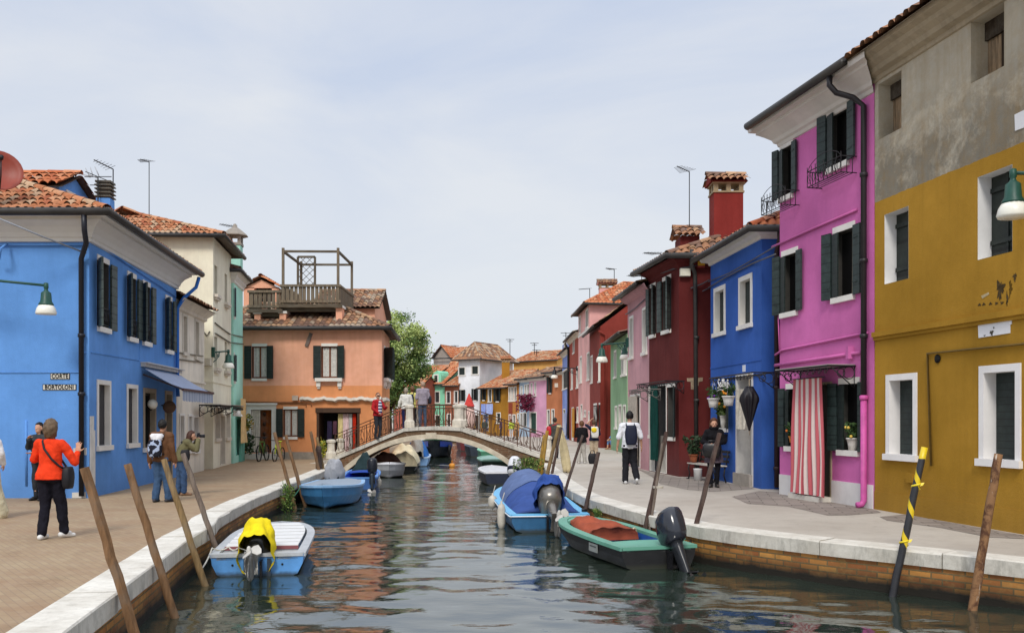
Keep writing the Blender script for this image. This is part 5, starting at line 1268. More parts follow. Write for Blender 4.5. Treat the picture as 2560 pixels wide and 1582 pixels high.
# low tiled turret on the ridge
tm = tilemats(TILES_B); mb = MB(); a, b = at_y(C11(410,640),28.3), at_y(C11(648,560),28.3)
tile_slope(mb, [V(a.x,27.9,a.z),V(b.x,27.9,a.z),V(b.x,28.5,a.z+.33),V(a.x,28.5,a.z+.33)], .2, .3, len(tm)); tile_slope(mb, [V(b.x,29.1,a.z),V(a.x,29.1,a.z),V(a.x,28.5,a.z+.33),V(b.x,28.5,a.z+.33)], .2, .3, len(tm)); ridge_caps(mb,V(a.x,28.5,a.z+.36),V(b.x,28.5,a.z+.36),len(tm))
mb.mi = len(tm); mb.box(((a.x+b.x)/2,28.5,a.z-.35),(b.x-a.x-.3,.9,.7)); mb.build('turret', tm+[DRED], h.root)
h.finish()
t0, t1, z0, z1 = tdr
hang_cloth(w, woff(w,.1).hit(C12(240,0))[0], woff(w,.1).hit(C12(304,0))[0], w.hit(C12(240,1105))[1], z1+.02, .1, cloth('#16433d',.9,6), 'dark green door curtain on the dark red house', waves=4, depth=.05, seed=3)
scroll_canopy(w, C12(120,435), C12(378,405), .55, 'dark iron canopy above the green door curtain', drop=.35, sheet=False)
antenna(0, C11(537,98), 28.4, 7.0, 'tall roof aerial with slanting boom left of the big red chimney', arm=C11(436,52))
antenna(0, C11(300,770), 31, 6.5, 'low aerial with level boom at the dark red eave', arm=C11(165,762))
# ---- mauve pink house
MAUV = stucco('#d3a0a6', .9, dirt=.35, stain=.3)
h = House('mauve_house', 'dusty mauve-pink narrow house left of the dark red one', [(4.15,33.0),(4.4,29.32),(11,29.5),(11,33.2)], 5.95, MAUV); w = h.w[0]
for tl, x1, bl in ((C9(1045,615),X1(C9,1080),C9(1045,1035)),(C9(1190,520),X1(C9,1232),C9(1190,985))): h.win(0, tl, x1, bl, kind='frame', fw=.09, depth=.14, back=plain('#5b5550',.7,.4,name='grey_glass'), aL=None, aR=None)
h.win(0, C10(1000,300), X1(C10,1092), C10(1000,1075), kind='door', fw=.07, depth=.15, back=plain('#8a8076',.8,name='door_paint')); t0, t1, z0, z1 = h.op[0][-1]
h.cornice([0,3], [(0,5.75),(.1,5.8),(.2,5.9),(.24,5.97)], MAUV)
h.roof(axis=0, rise=1.2, inset=(0,0), over=[.4,.0,.3,.2], pal=TILES_B, samples=5, z=5.98, gut=(0,))
h.cable([w.P(C9(1010,560),.04),w.P(C9(1120,490),.05),w.P(C9(1225,390),.04)], .02, CAB)
h.finish()
hang_cloth(w, t0, t1, .3, z1, .1, cloth('#b5aca0',.85,8), 'long grey-beige door curtain on the mauve house', waves=6, depth=.07, seed=9)
scroll_canopy(w, C10(985,240), C10(1108,215), .6, 'pale iron canopy above the grey-beige curtain', drop=.35, sheet=False, mat=plain('#6f6b66',.9,name='grey_iron'))
wall_lamp(w.P(C9(1010,880)), at_y(C9(985,892),34.5), 'green bracket lamp overlapping the white window of the green house', scale=.9, scroll=False)
wall_lamp(w.pt(.2,w.hit(C9(1010,880))[1]), at_y(C9(732,898),33.4), 'green bracket lamp on a long arm in front of the red-brown house', scale=1.0)
# ---- the receding row
def row_house(name, label, px0, Y0, px1, Y1, zt, mat, wins=(), depth=7, rise=1.2, inset=(0,0), over=None, pal=TILES_B, gut=(0,), cor=None, door=(), samples=4, seg3=None, axis=0, side=None, extra=None, trim=WHITE):
    a, b = PY(px0,Y0), PY(px1,Y1); n = Wall(a,b).n
    c = b - n*depth; d = a - n*depth
    if side is not None: c = PY(*side); d = c+(a-b)
    h = House(name, label, [a,b,c,d], zt, mat)
    for it in wins:
        i, tl, x1, bl = it[:4]; k = dict(it[4]) if len(it) > 4 else {}
        kk = dict(kind='frame', fw=.1, depth=.12, aL=None, aR=None, back=plain('#3a3d40',.8,.3,name='far_glass')); kk.update(k); h.win(i, tl, x1, bl, trim=trim, **kk)
    if cor: h.cornice([0,1,3], [(0,zt-.3),(.12,zt-.22),(.16,zt-.08),(.26,zt)], cor)
    h.roof(axis=axis, rise=rise, inset=inset, over=over if over is not None else [.4,.15,.2,.15], pal=pal, samples=samples, tw=.26, row=.45, gut=gut, gr=.08)
    h.finish(); return h
SH = dict(kind='shut', aL=165, aR=165, back=DARK); SHC = dict(kind='frame', back=DKGREEN)
G = lambda *a: a
GREEN = stucco('#8fb48b', .9, dirt=.3, stain=.25)
h = row_house('green_house', 'pale green house set back behind the mauve one', 1526.5, 50.5, 1567.5, 43.8, 5.75, GREEN,
  [(0,C9(872,985),X1(C9,893),C9(872,1255)),(0,C9(953,970),X1(C9,975),C9(953,1232)),(0,C9(985,960),X1(C9,1008),C9(985,1225)),(0,C10(832,415),X1(C10,852),C10(832,620)),(0,C10(872,402),X1(C10,896),C10(872,700),dict(kind='door')),(0,C10(917,405),X1(C10,942),C10(917,600))], depth=8)
RBR = stucco('#8f3a30', .88, dirt=.35, stain=.25)
h = row_house('red_brown_house', 'red-brown house with white shuttered upper windows', 1475, 59.3, 1500.7, 53, 7.0, RBR,
  [(0,C9(612,1040),X1(C9,630),C9(612,1315)),(0,C9(698,1020),X1(C9,733),C9(698,1300),dict(back=plain('#dcd8d2',.9,name='white_shutter'))),(0,C10(606,392),X1(C10,640),C10(606,640),dict(kind='shut',aL=None,aR=None,back=DARK)),(0,C10(662,385),X1(C10,690),C10(662,640),dict(kind='shut',aL=None,aR=None,back=DKGREEN))], depth=9, rise=1.4, side=(1640,53.5), inset=(0,0), gut=(0,))
h.pipe([h.w[1].P(C9(690,745),.1), h.w[1].P(C9(770,790),.1), V(h.w[1].P(C9(772,800),.1).x,h.w[1].P(C9(772,800),.1).y,.1)], .07, RBR)
hang_cloth(h.w[0], h.w[0].hit(C10(628,0))[0], h.w[0].hit(C10(660,0))[0], h.w[0].hit(C10(640,560))[1], h.w[0].hit(C10(640,400))[1], .12, striped('#1c2021','#d5d2cc',.35), 'black and white patterned door curtain on the red-brown house', waves=3)
RPNK = stucco('#e8b0ab', .92, dirt=.25, stain=.15)
h = row_house('salmon_house', 'pale salmon-pink three-storey house with orange tile roof and pink chimney', 1446, 66, 1473.8, 59.5, 9.1, RPNK,
  [(0,C9(556,525),X1(C9,580),C9(556,715)),(0,C9(484,600),X1(C9,496),C9(484,770)),(0,C9(568,1005),X1(C9,596),C9(568,1285)),(0,C9(490,1045),X1(C9,510),C9(490,1315)),(0,C10(472,395),X1(C10,488),C10(472,600)),(0,C10(507,455),X1(C10,524),C10(507,500)),(0,C10(553,465),X1(C10,570),C10(553,560))], side=(1800,61), rise=1.9, inset=(3.2,3.2), over=.4, pal=TILES_C, gut=(0,1), samples=5, axis=1)
z = h.w[0].hit(C9(490,800))[1]; h.band(0, z-.08, z+.08, .05, WHITE)
c = at_y(C9(790,330),64); chimney(h.root, (c.x,c.y), 1.1, .8, 9.0, at_y(C9(790,275),64).z, RPNK, cap='tile')
RUS = stucco('#a9503f', .9, dirt=.3, stain=.25)
h = row_house('rust_house', 'rust-red house with pale yellowish cornice', 1423, 74, 1446.5, 66, 7.9, RUS, [(0,C9(412,835),X1(C9,430),C9(412,990)),(0,C9(392,1180),X1(C9,410),C9(392,1388)),(0,C9(450,1160),X1(C9,470),C9(450,1372)),(0,C10(377,425),X1(C10,396),C10(377,780),dict(kind='door')),(0,C10(430,420),X1(C10,450),C10(430,560))], cor=CREAMF)
h.pipe([h.w[0].pt(.3,7.6,.3),h.w[0].pt(.3,7.2,.1),h.w[0].pt(.3,.1,.1)], .09, BLK)
hang_cloth(h.w[0], h.w[0].hit(C10(400,0))[0], h.w[0].hit(C10(424,0))[0], .3, h.w[0].hit(C10(400,420))[1], .15, cloth('#c98f3a',.85,5), 'ochre door curtain on the rust-red house', waves=3)
PER = stucco('#8ba0dc', .92, dirt=.25, stain=.15)
h = row_house('periwinkle_house', 'periwinkle blue narrow house with dark green shutters', 1406, 81, 1423, 74.1, 7.3, PER, [(0,C9(312,885),X1(C9,342),C9(312,1030),SHC),(0,C9(292,1205),X1(C9,366),C9(292,1395),SHC),(0,C10(286,440),X1(C10,308),C10(286,615),SHC),(0,C10(340,440),X1(C10,360),C10(340,615),SHC)], cor=CREAMF, gut=(0,3))
hang_cloth(h.w[0], h.w[0].hit(C10(306,0))[0], h.w[0].hit(C10(340,0))[0], .3, h.w[0].hit(C10(320,470))[1], .15, striped('#5d77b8','#d9dde6',.5), 'blue and white striped door curtain on the periwinkle house', waves=3)
OBR = stucco('#c47b52', .9, dirt=.3, stain=.2)
h = row_house('copper_house', 'copper-orange house with paired dark shutters', 1366, 84.5, 1406, 81.5, 5.9, OBR, [(0,C8(1572,862),X1(C8,1600),C8(1572,1050),dict(SH)),(0,C8(1552,1255),X1(C8,1578),C8(1552,1440),SHC),(0,C8(1606,1250),X1(C8,1632),C8(1606,1440),SHC)], cor=CREAMF)
mb = MB(); a = h.w[0].P(C8(1665,958)); mb.box((a.x,a.y-.1,a.z),(.42,.2,.36)); mb.build('meter_box', [plain('#e0d8c8',.9,name='box_paint')], h.root)
w = h.w[0]; wall_lamp(V(PY(1447,66).x-.05,67,at_y(C9(500,1160),67).z), at_y(C9(205,1150),69.5), 'dark bracket lamp on a long scrolled arm far along the right bank', mat=IRON, scale=1.3)
PK2 = stucco('#e2a8c4', .92, dirt=.2, stain=.1)
row_house('candy_house', 'candy pink house far along the canal with a dark green doorway', 1323.5, 87.5, 1366, 84.6, 5.55, PK2, [(0,C8(1361,940),X1(C8,1373),C8(1361,1088)),(0,C8(1402,932),X1(C8,1416),C8(1402,1078)),(0,C8(1350,1285),X1(C8,1420),C8(1350,1520),dict(kind='door',back=plain('#1f4036',.9,name='green_curtain')))], cor=WHITE)
LBL = stucco('#aec4d8', .92, dirt=.25, stain=.15)
row_house('pale_blue_house', 'pale grey-blue house with narrow white framed windows', 1298, 89, 1323.3, 87.6, 5.5, LBL, [(0,C8(1241,978),X1(C8,1253),C8(1241,1118)),(0,C8(1286,960),X1(C8,1300),C8(1286,1108)),(0,C8(1318,952),X1(C8,1334),C8(1318,1100)),(0,C8(1237,1292),X1(C8,1254),C8(1237,1450),SHC),(0,C8(1272,1288),X1(C8,1302),C8(1272,1440),SHC)], cor=WHITE)
AMB = stucco('#c98a4a', .9, dirt=.3, stain=.3)
h = row_house('amber_house', 'amber-orange house patched brick red at one end', 1270, 90.5, 1298, 89.1, 5.05, AMB, [(0,C8(1101,988),X1(C8,1113),C8(1101,1140),SHC),(0,C8(1132,985),X1(C8,1144),C8(1132,1138)),(0,C8(1164,982),X1(C8,1182),C8(1164,1136)),(0,C8(1104,1312),X1(C8,1120),C8(1104,1420),SHC),(0,C8(1146,1312),X1(C8,1170),C8(1146,1480),dict(kind='door')),(0,C8(1200,1300),X1(C8,1216),C8(1200,1450),SHC)])
h.patch(0, [C8(1094,1500),C8(1094,1165),C8(1140,1165),C8(1140,1500)], stucco('#9a4a35',.9), .02, 'red_paint_panel')
OLV = stucco('#b07d2c', .9, dirt=.3, stain=.25)
h = row_house('olive_house', 'brownish ochre low house with green shutters and an ochre chimney', 1201, 94.5, 1271, 91.2, 4.8, OLV, [(0,C8(788,992),X1(C8,818),C8(788,1132),SH),(0,C8(858,1008),X1(C8,888),C8(858,1150),SHC),(0,C8(945,998),X1(C8,985),C8(945,1148),SH),(0,C8(800,1300),X1(C8,850),C8(800,1500),dict(kind='door',back=plain('#4f6f9a',.9,name='blue_curtain'))),(0,C8(955,1290),X1(C8,995),C8(955,1400),SHC)], depth=8, rise=1.9, pal=TILES_A)
c = at_y(C8(1060,840),95); chimney(h.root, (c.x,c.y), .8, .7, 4.8, at_y(C8(1060,690),95).z, OLV, cap='tile', pal=TILES_A)
WHT = stucco('#e9ebee', .93, dirt=.15, stain=.12)
h = row_house('white_house', 'tall white three-storey house with hipped tile roof closing the canal view', 1146.5, 97.5, 1199, 96, 7.9, WHT, [(0,C8(506,752),X1(C8,576),C8(506,838),SHC),(0,C8(660,736),X1(C8,732),C8(660,826),SHC),(0,C8(530,1014),X1(C8,566),C8(530,1145),SH),(0,C8(680,1002),X1(C8,716),C8(680,1136),SH),(0,C8(680,1312),X1(C8,740),C8(680,1480),SHC)], side=(1282,102), rise=1.9, inset=(1.6,1.6), over=.5, pal=TILES_B, gut=(0,1), axis=1)
GLD = stucco('#e8b468', .93, dirt=.1, stain=.2)
row_house('golden_house', 'golden orange upper house rising behind the low roofs', 1284, 104, 1392, 100, 8.1, GLD, (), rise=1.3, inset=(0,0), over=.3, pal=TILES_A)
BRN = stucco('#a96a50', .9, dirt=.25, stain=.2)
row_house('brown_house', 'terracotta-brown narrow house between the mint and white houses', 1112, 98.2, 1146.3, 97.3, 5.2, BRN, [(0,C8(362,1038),X1(C8,402),C8(362,1166)),(0,C8(457,1032),X1(C8,490),C8(457,1160)),(0,C8(372,1302),X1(C8,405),C8(372,1460),SHC)], rise=1.5, pal=TILES_A)
TEAL = stucco('#8fdcb8', .92, dirt=.2, stain=.1)
h = row_house('mint_cottage', 'mint green far house with a round-topped dormer front', 1080, 99.2, 1112, 98.5, 5.4, TEAL, [(0,C8(226,1038),X1(C8,274),C8(226,1160)),(0,C8(228,1316),X1(C8,276),C8(228,1440),dict(kind='door',back=plain('#20261f',.9,name='dark_door')))], rise=2.0, pal=TILES_C)
w = h.w[0]; a, b = w.hit(C8(194,930)), w.hit(C8(300,930)); zt_ = w.hit(C8(240,785))[1]; mb = MB()
tmid, half = (a[0]+b[0])/2, (b[0]-a[0])/2; prof = [(-1,a[1]-.6),(-1,a[1]+.75),(-.8,a[1]+1.1),(-.5,zt_-.18),(0,zt_),(.5,zt_-.18),(.8,a[1]+1.1),(1,a[1]+.75),(1,a[1]-.6)]
mb.prism([w.pt(tmid+half*x,z,.06) for x, z in prof], -w.n*2.5); dm = mb.build('dormer', [TEAL], h.root)
mb = MB(); e0, e1 = w.hit(C8(222,842)), w.hit(C8(258,920)); w.box(mb,e0[0]-.12,e1[0]+.12,e1[1]-.12,e0[1]+.12,.061,.08); q = mb.build('window', [WHITE], h.root); mb = MB(); w.box(mb,e0[0],e1[0],e1[1],e0[1],.081,.09); mb.build('pane', [DKGREEN], q)
CRM = stucco('#b0524a', .9, dirt=.25, stain=.25)
row_house('crimson_house', 'faded crimson house with orange tile roof behind the bridge people', 1035, 100.5, 1079.5, 99.4, 6.0, CRM, [(0,C8(62,900),X1(C8,105),C8(62,915),dict(back=WHITE)),(0,C8(120,1275),X1(C8,178),C8(120,1290),dict(back=WHITE))], rise=1.6, pal=TILES_C)
row_house('brick_cottage', 'low reddish cottage with pale windows behind the bridge railing', 985, 96, 1034, 95, 4.0, stucco('#a85a48',.9), [(0,C7(492,420),X1(C7,535),C7(492,520))], rise=2.2, pal=TILES_C)
row_house('grey_gable_house', 'grey plastered gable house far behind the mint roof', 1084, 116, 1128, 115, 9.3, stucco('#b5aaa0',.85), (), rise=1.6, pal=TILES_C, axis=1)
row_house('azure_house', 'small bright blue house end between far tiled roofs', 1124, 112, 1150, 111.5, 8.0, stucco('#4a7fd0',.9), (), rise=2.6, pal=TILES_A)
# far aerials
for i, (c, x, y, Y, zb, lab, arm) in enumerate(((C8,210,577,115,9,'leftmost far aerial over the grey gable roof',None),(C8,282,542,116,9,'tallest of the far aerials left of the white house',None),(C8,378,574,117,9,'right one of three far aerials left of the white house',None),(C8,462,492,120,9,'faint aerial beside the far dark tree',None),(C8,1110,418,103,8.5,'aerial rising behind the white house roof',None),(C8,1398,462,101,8.8,'aerial over the golden house roof',None),(C8,1425,543,103,8.8,'shorter aerial beside the golden house aerial',None),
    (C9,597,272,64,9.5,'aerial with left boom above the salmon house gutter',C9(480,281)),(C9,870,62,66,10.5,'aerial with left boom beside the salmon chimney',C9(780,46)),(C9,1175,136,34,6.5,'aerial boom above the mauve house roof',C9(1028,125)),(C8,1770,342,78,7.5,'tiny aerial above the periwinkle eave',None))):
    antenna(0, c(x,y), Y, zb, lab, arm=arm)
# ================================================================= BOATS
ALU = plain('#8d8c88',.8,.35,.25,4,.5,.6,name='motor_grey')
BLKP = plain('#1a1a1d',1,.22,.3,5,.6,name='motor_black')
RUBBER = plain('#161616',1,.7,.2,name='rubber')
class Boat:
    """small open work boat; y runs from the transom (0) to the stem (L), z = 0 is the waterline"""
    def __init__(s, label, x, y, rz, L, B, H, Hb, hullm, gunm, sf=.9, p=2.4, q=.8, tm=.45, group=None, name='moored_boat', rake=.12, gw=.09):
        s.o = thing(name, label, 'boat', (x,y,WZ), math.radians(rz), group or 'boats moored along the canal', local=True)
        s.L, s.B, s.H, s.Hb, s.sf, s.p, s.q, s.tm, s.rake, s.gw = L,B,H,Hb,sf,p,q,tm,rake,gw
        s.w = RND
        ts = [i/24 for i in range(25)]; rings = []
        for t in ts:
            b, z = s.hb(t), s.zg(t); y = t*L; yk = y - rake*L*max(0,(t-.6)/.4)**1.5; yc = y-(y-yk)*.75
            c = max(.0, b*(.86-.25*max(0,(t-.5)*2)**2)); zc = .02+.12*max(0,t-.5)**2*4*(Hb/.5)
            rings.append([V(-b,y,z),V(-b*.97,y-(y-yk)*.3,z*.55),V(-c,yc,zc),V(0,yk,-.16+.1*t),V(c,yc,zc),V(b*.97,y-(y-yk)*.3,z*.55),V(b,y,z)])
        mb = MB(); mb.loft(rings, False, False, False); mb.poly(rings[0])
        m = mb.build('hull', [hullm], s.o)
        # gunwale
        path = [(-s.hb(t), t*L, s.zg(t)) for t in ts]+[(s.hb(t), t*L, s.zg(t)) for t in ts[::-1][1:]]
        mb = MB(); rings = []; P = [Vector(q) for q in path]; n = len(P)
        for i, c in enumerate(P):
            d = P[min(i+1,n-1)]-P[max(i-1,0)]; d.z = 0; d.normalize(); out = V(-d.y,d.x,0)   # left of travel = outboard
            rings.append([c+out*.025+V(0,0,-.035), c+out*.025+V(0,0,.018), c-out*gw+V(0,0,.02), c-out*gw+V(0,0,-.03)])
        mb.loft(rings, True, True, False); mb.build('gunwale', [gunm], s.o)
        mb = MB(); mb.box((0,gw/2,H-.005),(s.hb(0)*2-.02,gw+.03,.05)); mb.build('transom_cap', [gunm], s.o)
    def hb(s, t):
        b = s.B/2
        if t <= s.tm: return b*(s.sf+(1-s.sf)*math.sin(t/s.tm*PI/2))
        u = (t-s.tm)/(1-s.tm); return max(.004, b*(1-u**s.p)**s.q)
    def zg(s, t): return s.H+(s.Hb-s.H)*t*t
    def deck(s, t0, t1, mat, dz=.0, camber=.03, name='deck', inset=.08, n=12, m=8):
        mb = MB(); rings = []
        for i in range(n+1):
            t = t0+(t1-t0)*i/n; b = max(.002, s.hb(t)-inset); rings.append([V(b*(2*j/m-1), t*s.L-(.04 if t > .97 else 0), s.zg(t)+dz+camber*(1-(2*j/m-1)**2)) for j in range(m+1)])
        mb.loft(rings, False, False, True)
        a = rings[0]; mb.loft([a,[V(p.x,p.y,p.z-.05) for p in a]], False, False, False)
        return mb.build(name, [mat], s.o)
    def inner(s, t0, t1, mat, floor=.02):
        mb = MB(); rings = []
        for i in range(13):
            t = t0+(t1-t0)*i/12; b = max(.01, s.hb(t)-s.gw+.005); z = s.zg(t); y = t*s.L
            rings.append([V(-b,y,z-.01),V(-b*.93,y,floor+.06),V(-b*.8,y,floor),V(b*.8,y,floor),V(b*.93,y,floor+.06),V(b,y,z-.01)])
        mb.loft(rings, False, False, False); mb.poly(rings[0]); mb.poly(rings[-1]); return mb.build('lining', [mat], s.o)
    def tarp(s, t0, t1, h, mat, name='tarpaulin', inset=.06, skew=.0, seed=1, edge=.0, n=22, m=20, prof=None, mats2=None, split=1.0, wr=.025, ribs=True):
        rnd = random.Random(seed); mb = MB(); rings = []; a = [rnd.uniform(0,6.28) for _ in range(6)]
        prof = prof or (lambda u: math.sin(PI*min(1,max(0,u)))**.6)
        for i in range(n+1):
            u = i/n; t = t0+(t1-t0)*u; b = max(.02, s.hb(t)-inset+edge); row = []
            for j in range(m+1):
                f = 2*j/m-1; z = s.zg(t)+.015+h*prof(u)*(1-abs(f)**2.1)**.85
                z += wr*(math.sin(u*9+f*4+a[0])*math.sin(f*6+a[1])+.6*math.sin(u*21+a[2]+f*3))*(1-abs(f)**4)*(.3+prof(u))
                if ribs: z -= .02*abs(math.sin(u*PI*4))*(1-f*f)
                row.append(V(b*f+skew*(1-f*f), t*s.L, z-.03*(abs(f)>.99)))
            rings.append(row)
        sk_ = lambda m_, rw_, tt: m_.loft([rw_,[V(p.x*1.02,p.y+(-.03 if tt == t0 else .03),min(p.z-.01,s.zg(tt)-.12)) for p in rw_]], False, False, True)
        sk_(mb, rings[0], t0)
        if not mats2: sk_(mb, rings[-1], t1)
        k = int(split*n)
        mb.loft(rings[:k+1] if mats2 else rings, False, False, True)
        o = mb.weld().build(name, [mat], s.o)
        if mats2: q = MB(); q.loft([[p+V(0,0,.012) for p in r] for r in rings[k:]], False, False, True); sk_(q, [p+V(0,0,.012) for p in rings[-1]], t1); q.weld(); q.build(name, [mats2], s.o)
        return o
    def motor(s, x, tilt, cowl=BLKP, leg=ALU, sc=1.0, yaw=0, cover=None, covername='motor_cover', c0=.0, z=None, y=-.04, cowlm2=None, prop='#c9c5bd', drape=.0, seed=2):
        z = (s.H+.06) if z is None else z
        M = Matrix.Translation((x,y,z)) @ Matrix.Rotation(math.radians(yaw),4,'Z') @ Matrix.Rotation(-math.radians(tilt),4,'X') @ Matrix.Scale(sc,4)
        def nb(mx=None): b = MB(); b.M = M if mx is None else mx; return b
        # transom bracket does not tilt
        b = MB(); b.M = Matrix.Translation((x,y,z)) @ Matrix.Rotation(math.radians(yaw),4,'Z') @ Matrix.Scale(sc,4)
        for q in (-.08,.08): b.box((q,-.05,-.12),(.035,.12,.34)); b.box((q,.06,.03),(.035,.12,.05))
        b.box((0,-.05,-.2),(.2,.05,.05)); root = b.build('outboard_motor', [BLKP], s.o)
        def sect(zc, yc, rx, ry, n=20, e=2.6):
            return [V(rx*math.copysign(abs(math.cos(a))**(2/e),math.cos(a)), yc+ry*math.copysign(abs(math.sin(a))**(2/e),math.sin(a)), zc) for a in [2*PI*k/n for k in range(n)]]
        c = nb(); c.loft([sect(.1,-.13,.10,.15),sect(.13,-.13,.155,.23),sect(.24,-.13,.185,.27),sect(.40,-.14,.19,.275),sect(.53,-.16,.18,.25),sect(.60,-.19,.145,.20),sect(.635,-.22,.07,.10)], True, True, True)
        co_ = c.build('cowl', [cowl], root)
        if cowlm2: c = nb(); c.loft([sect(.17,-.13,.178,.26),sect(.24,-.13,.19,.276),sect(.27,-.13,.192,.278)], True, True, True); c.build('cowl_band', [cowlm2], root)
        c = nb(); c.loft([sect(.12,-.16,.09,.12),sect(0,-.17,.075,.11),sect(-.25,-.19,.055,.10),sect(-.46,-.2,.045,.10),sect(-.62,-.2,.035,.09)], True, True, True)
        c.box((0,-.24,-.46),(.17,.34,.018)); c.build('leg', [leg], root)
        c = nb(); R3 = Matrix.Rotation(PI/2,3,'X')
        c.lathe([(.004,-.16),(.045,-.1),(.06,0),(.06,.14),(.045,.22),(.03,.24)], 12, (0,-.2,-.62), R=R3); c.prism([V(.006,-.12,-.66),V(.006,-.33,-.66),V(.006,-.3,-.84),V(.006,-.22,-.84)], V(-.012,0,0)); c.build('gearcase', [leg], root)
        c = nb(); c.lathe([(.035,0),(.04,.05),(.02,.12),(.004,.13)], 10, (0,-.44,-.62), R=R3)
        for k in range(3):
            a = k*2*PI/3+.4; u = V(math.cos(a),0,math.sin(a)); v = V(-math.sin(a),0,math.cos(a)); b0 = V(0,-.49,-.62); tw = v*.8+V(0,-.6,0)
            pts = [b0+u*.03-tw*.03, b0+u*.09-tw*.075, b0+u*.15-tw*.06, b0+u*.165+tw*.0, b0+u*.14+tw*.065, b0+u*.08+tw*.06, b0+u*.03+tw*.03]
            c.prism(pts, V(0,-.008,0))
        c.build('propeller', [plain(prop,.9,.4,.15,4,.5,name='propeller_paint')], root)
        if cover is not None:
            rnd = random.Random(seed); c = nb(); rings = []
            for i in range(13):
                f = i/12; zz = c0+(.70-c0)*f; rx = .245*(1-max(0,(f-.55)/.45)**2.2*.75); ry = .345*(1-max(0,(f-.55)/.45)**2.2*.72); yc = -.13-.06*f
                rings.append([V(rx*(1+.07*math.sin(5*a+f*9)+.05*math.sin(9*a-f*13))*math.cos(a), yc+ry*(1+.07*math.sin(5*a+f*9)+.05*math.sin(11*a+f*7))*math.sin(a), zz-(drape*(.5+.5*math.sin(3*a+1)) if i == 0 else 0)+.012*math.sin(7*a+f*12)) for a in [2*PI*k/36 for k in range(36)]])
            c.loft(rings, True, False, True); c.poly(rings[-1], True); c.build(covername, [cover], root)
        return root
def fender(boat, x, y, z, r, h, label=None):
    mb = MB(); mb.lathe([(.01,-h/2-.03),(.02,-h/2),(r*.7,-h/2+.03),(r,-h/4),(r,h/4),(r*.7,h/2-.03),(.02,h/2),(.02,h/2+.05)], 14, (x,y,z))
    mb.tube([(x,y,z+h/2),(x*.93,y,z+h/2+.22)], .01, 5); mb.build('fender', [plain('#c7c0b2',.85,.5,.2,6,name='fender_vinyl')], boat.o)
def rope(pts, label, hexc='#c9c6bd', r=.011, sag=.08):
    P = [Vector(p) for p in pts]; path = []
    for a, b in zip(P,P[1:]):
        for k in range(8): f = k/8; path.append(a.lerp(b,f)-V(0,0,sag*4*f*(1-f)))
    path.append(P[-1]); mb = MB(); mb.tube(path, r, 5); single(mb, 'mooring_rope', [plain(hexc,.9,.9,.2,20,name='rope')], label, 'rope')
# 1 near left: slatted deck, yellow cover
b = Boat('light blue boat with white slatted deck and yellow covered motor at the near left', -3.58,12.94,9, 3.75,1.30,.30,.34, hullpaint('#5a99d8',.9), plain('#b9bdc0',.85,.6,.15,name='grey_rail_paint'), sf=.98, p=2.2, q=.42, tm=.5, rake=.05, gw=.1)
b.deck(0.0,.14, plain('#bfc0c0',.85,.6,.12,name='grey_deck'), -.02, 0.0, 'aft_deck'); b.inner(.14,.92, plain('#9aa3aa',.7,name='lining_paint'))
BO = plain('#dcdcda',.92,.6,.06,4,name='white_board'); nb_ = 7
for k in range(nb_):
    t0 = .15+.75*k/nb_; t1 = .15+.75*(k+.78)/nb_; w0, w1 = b.hb(t0)-.13, b.hb(t1)-.13; mb = MB(); z = b.zg(t0)+.03
    mb.prism([V(-w0,t0*b.L,z),V(w0,t0*b.L,z),V(w1,t1*b.L,z+.006),V(-w1,t1*b.L,z+.006)], V(0,0,.02)); mb.build('deck_board', [BO], b.o)
mb = MB(); w0 = b.hb(.15)-.12; mb.box((0,.145*b.L,b.zg(.15)+.02),(2*w0,.03,.05)); mb.build('board_trim', [plain('#8a5257',.9,name='dull_red_paint')], b.o)
b.motor(-.02, 72, cover=cloth('#e6cf1c',.95,5,'yellow_tarp',.6), covername='yellow_cover', sc=1.0, z=.18, drape=.07)
for q in (-.16,.16): mb = MB(); mb.box((q,-.03,.08),(.05,.03,.34)); mb.build('bracket_rail', [plain('#3a4450',.8,.4,name='steel')], b.o)
for q in (-.34,.34): mb = MB(); mb.sphere((q,-.005,.16),.016,8,6); mb.build('drain', [RUBBER], b.o)
# 2 blue boat, bow to the camera
b = Boat('blue motorboat with pale blue foredeck moored bow first along the left wall', -5.02,27.0,185, 4.75,1.58,.42,.58, hullpaint('#4287bd',.85), plain('#93bfe6',.9,.5,.1,name='pale_blue_rail'), sf=.85, p=2.3, q=.75, tm=.5, rake=.1)
b.deck(.05,.995, plain('#9aa9b8',.85,.6,.12,3,name='deck_paint'), .02,.06); b.motor(.15, 62, cover=cloth('#a9abb0',.85,4,'grey_tarp',.5), covername='grey_cover', z=.30, sc=1.15, drape=.05, y=.1)
mb = MB(); mb.loft([[V(s_*b.hb(t)*.9,t*b.L-.25*b.rake*b.L*max(0,(t-.6)/.4)**1.5+.03,b.zg(t)*.5) for s_ in (0,)]*1+[V(b.hb(t)*.955+.01,t*b.L-.5*b.rake*b.L*max(0,(t-.6)/.4)**1.5,b.zg(t)*.4)] for t in [k/20 for k in range(8,20)]], False, False, False) if False else None
# 3 blue open boat behind
b = Boat('blue open boat with bright blue inside and a small dark motor behind the pale-decked one', -4.72,28.3,6, 4.3,1.15,.40,.5, hullpaint('#3d6cae',.85), plain('#5d93d6',.9,.5,.1,name='blue_rail'), sf=.92)
b.inner(.03,.95, plain('#2250c8',.85,.5,.15,name='bright_blue_lining')); b.deck(.62,.99, plain('#3d63c2',.85,.5,.1,name='bright_blue_deck')); b.motor(.42, 8, sc=.85, cowl=plain('#22262e',1,.3,name='dark_cowl'), leg=plain('#2f3a44',.8,.4,name='dark_leg')); fender(b,.62,.3,.25,.07,.24)
b.tarp(.70,1.0,.55, cloth('#26383a',.85,6,'dark_green_tarp'), seed=4, wr=.04)
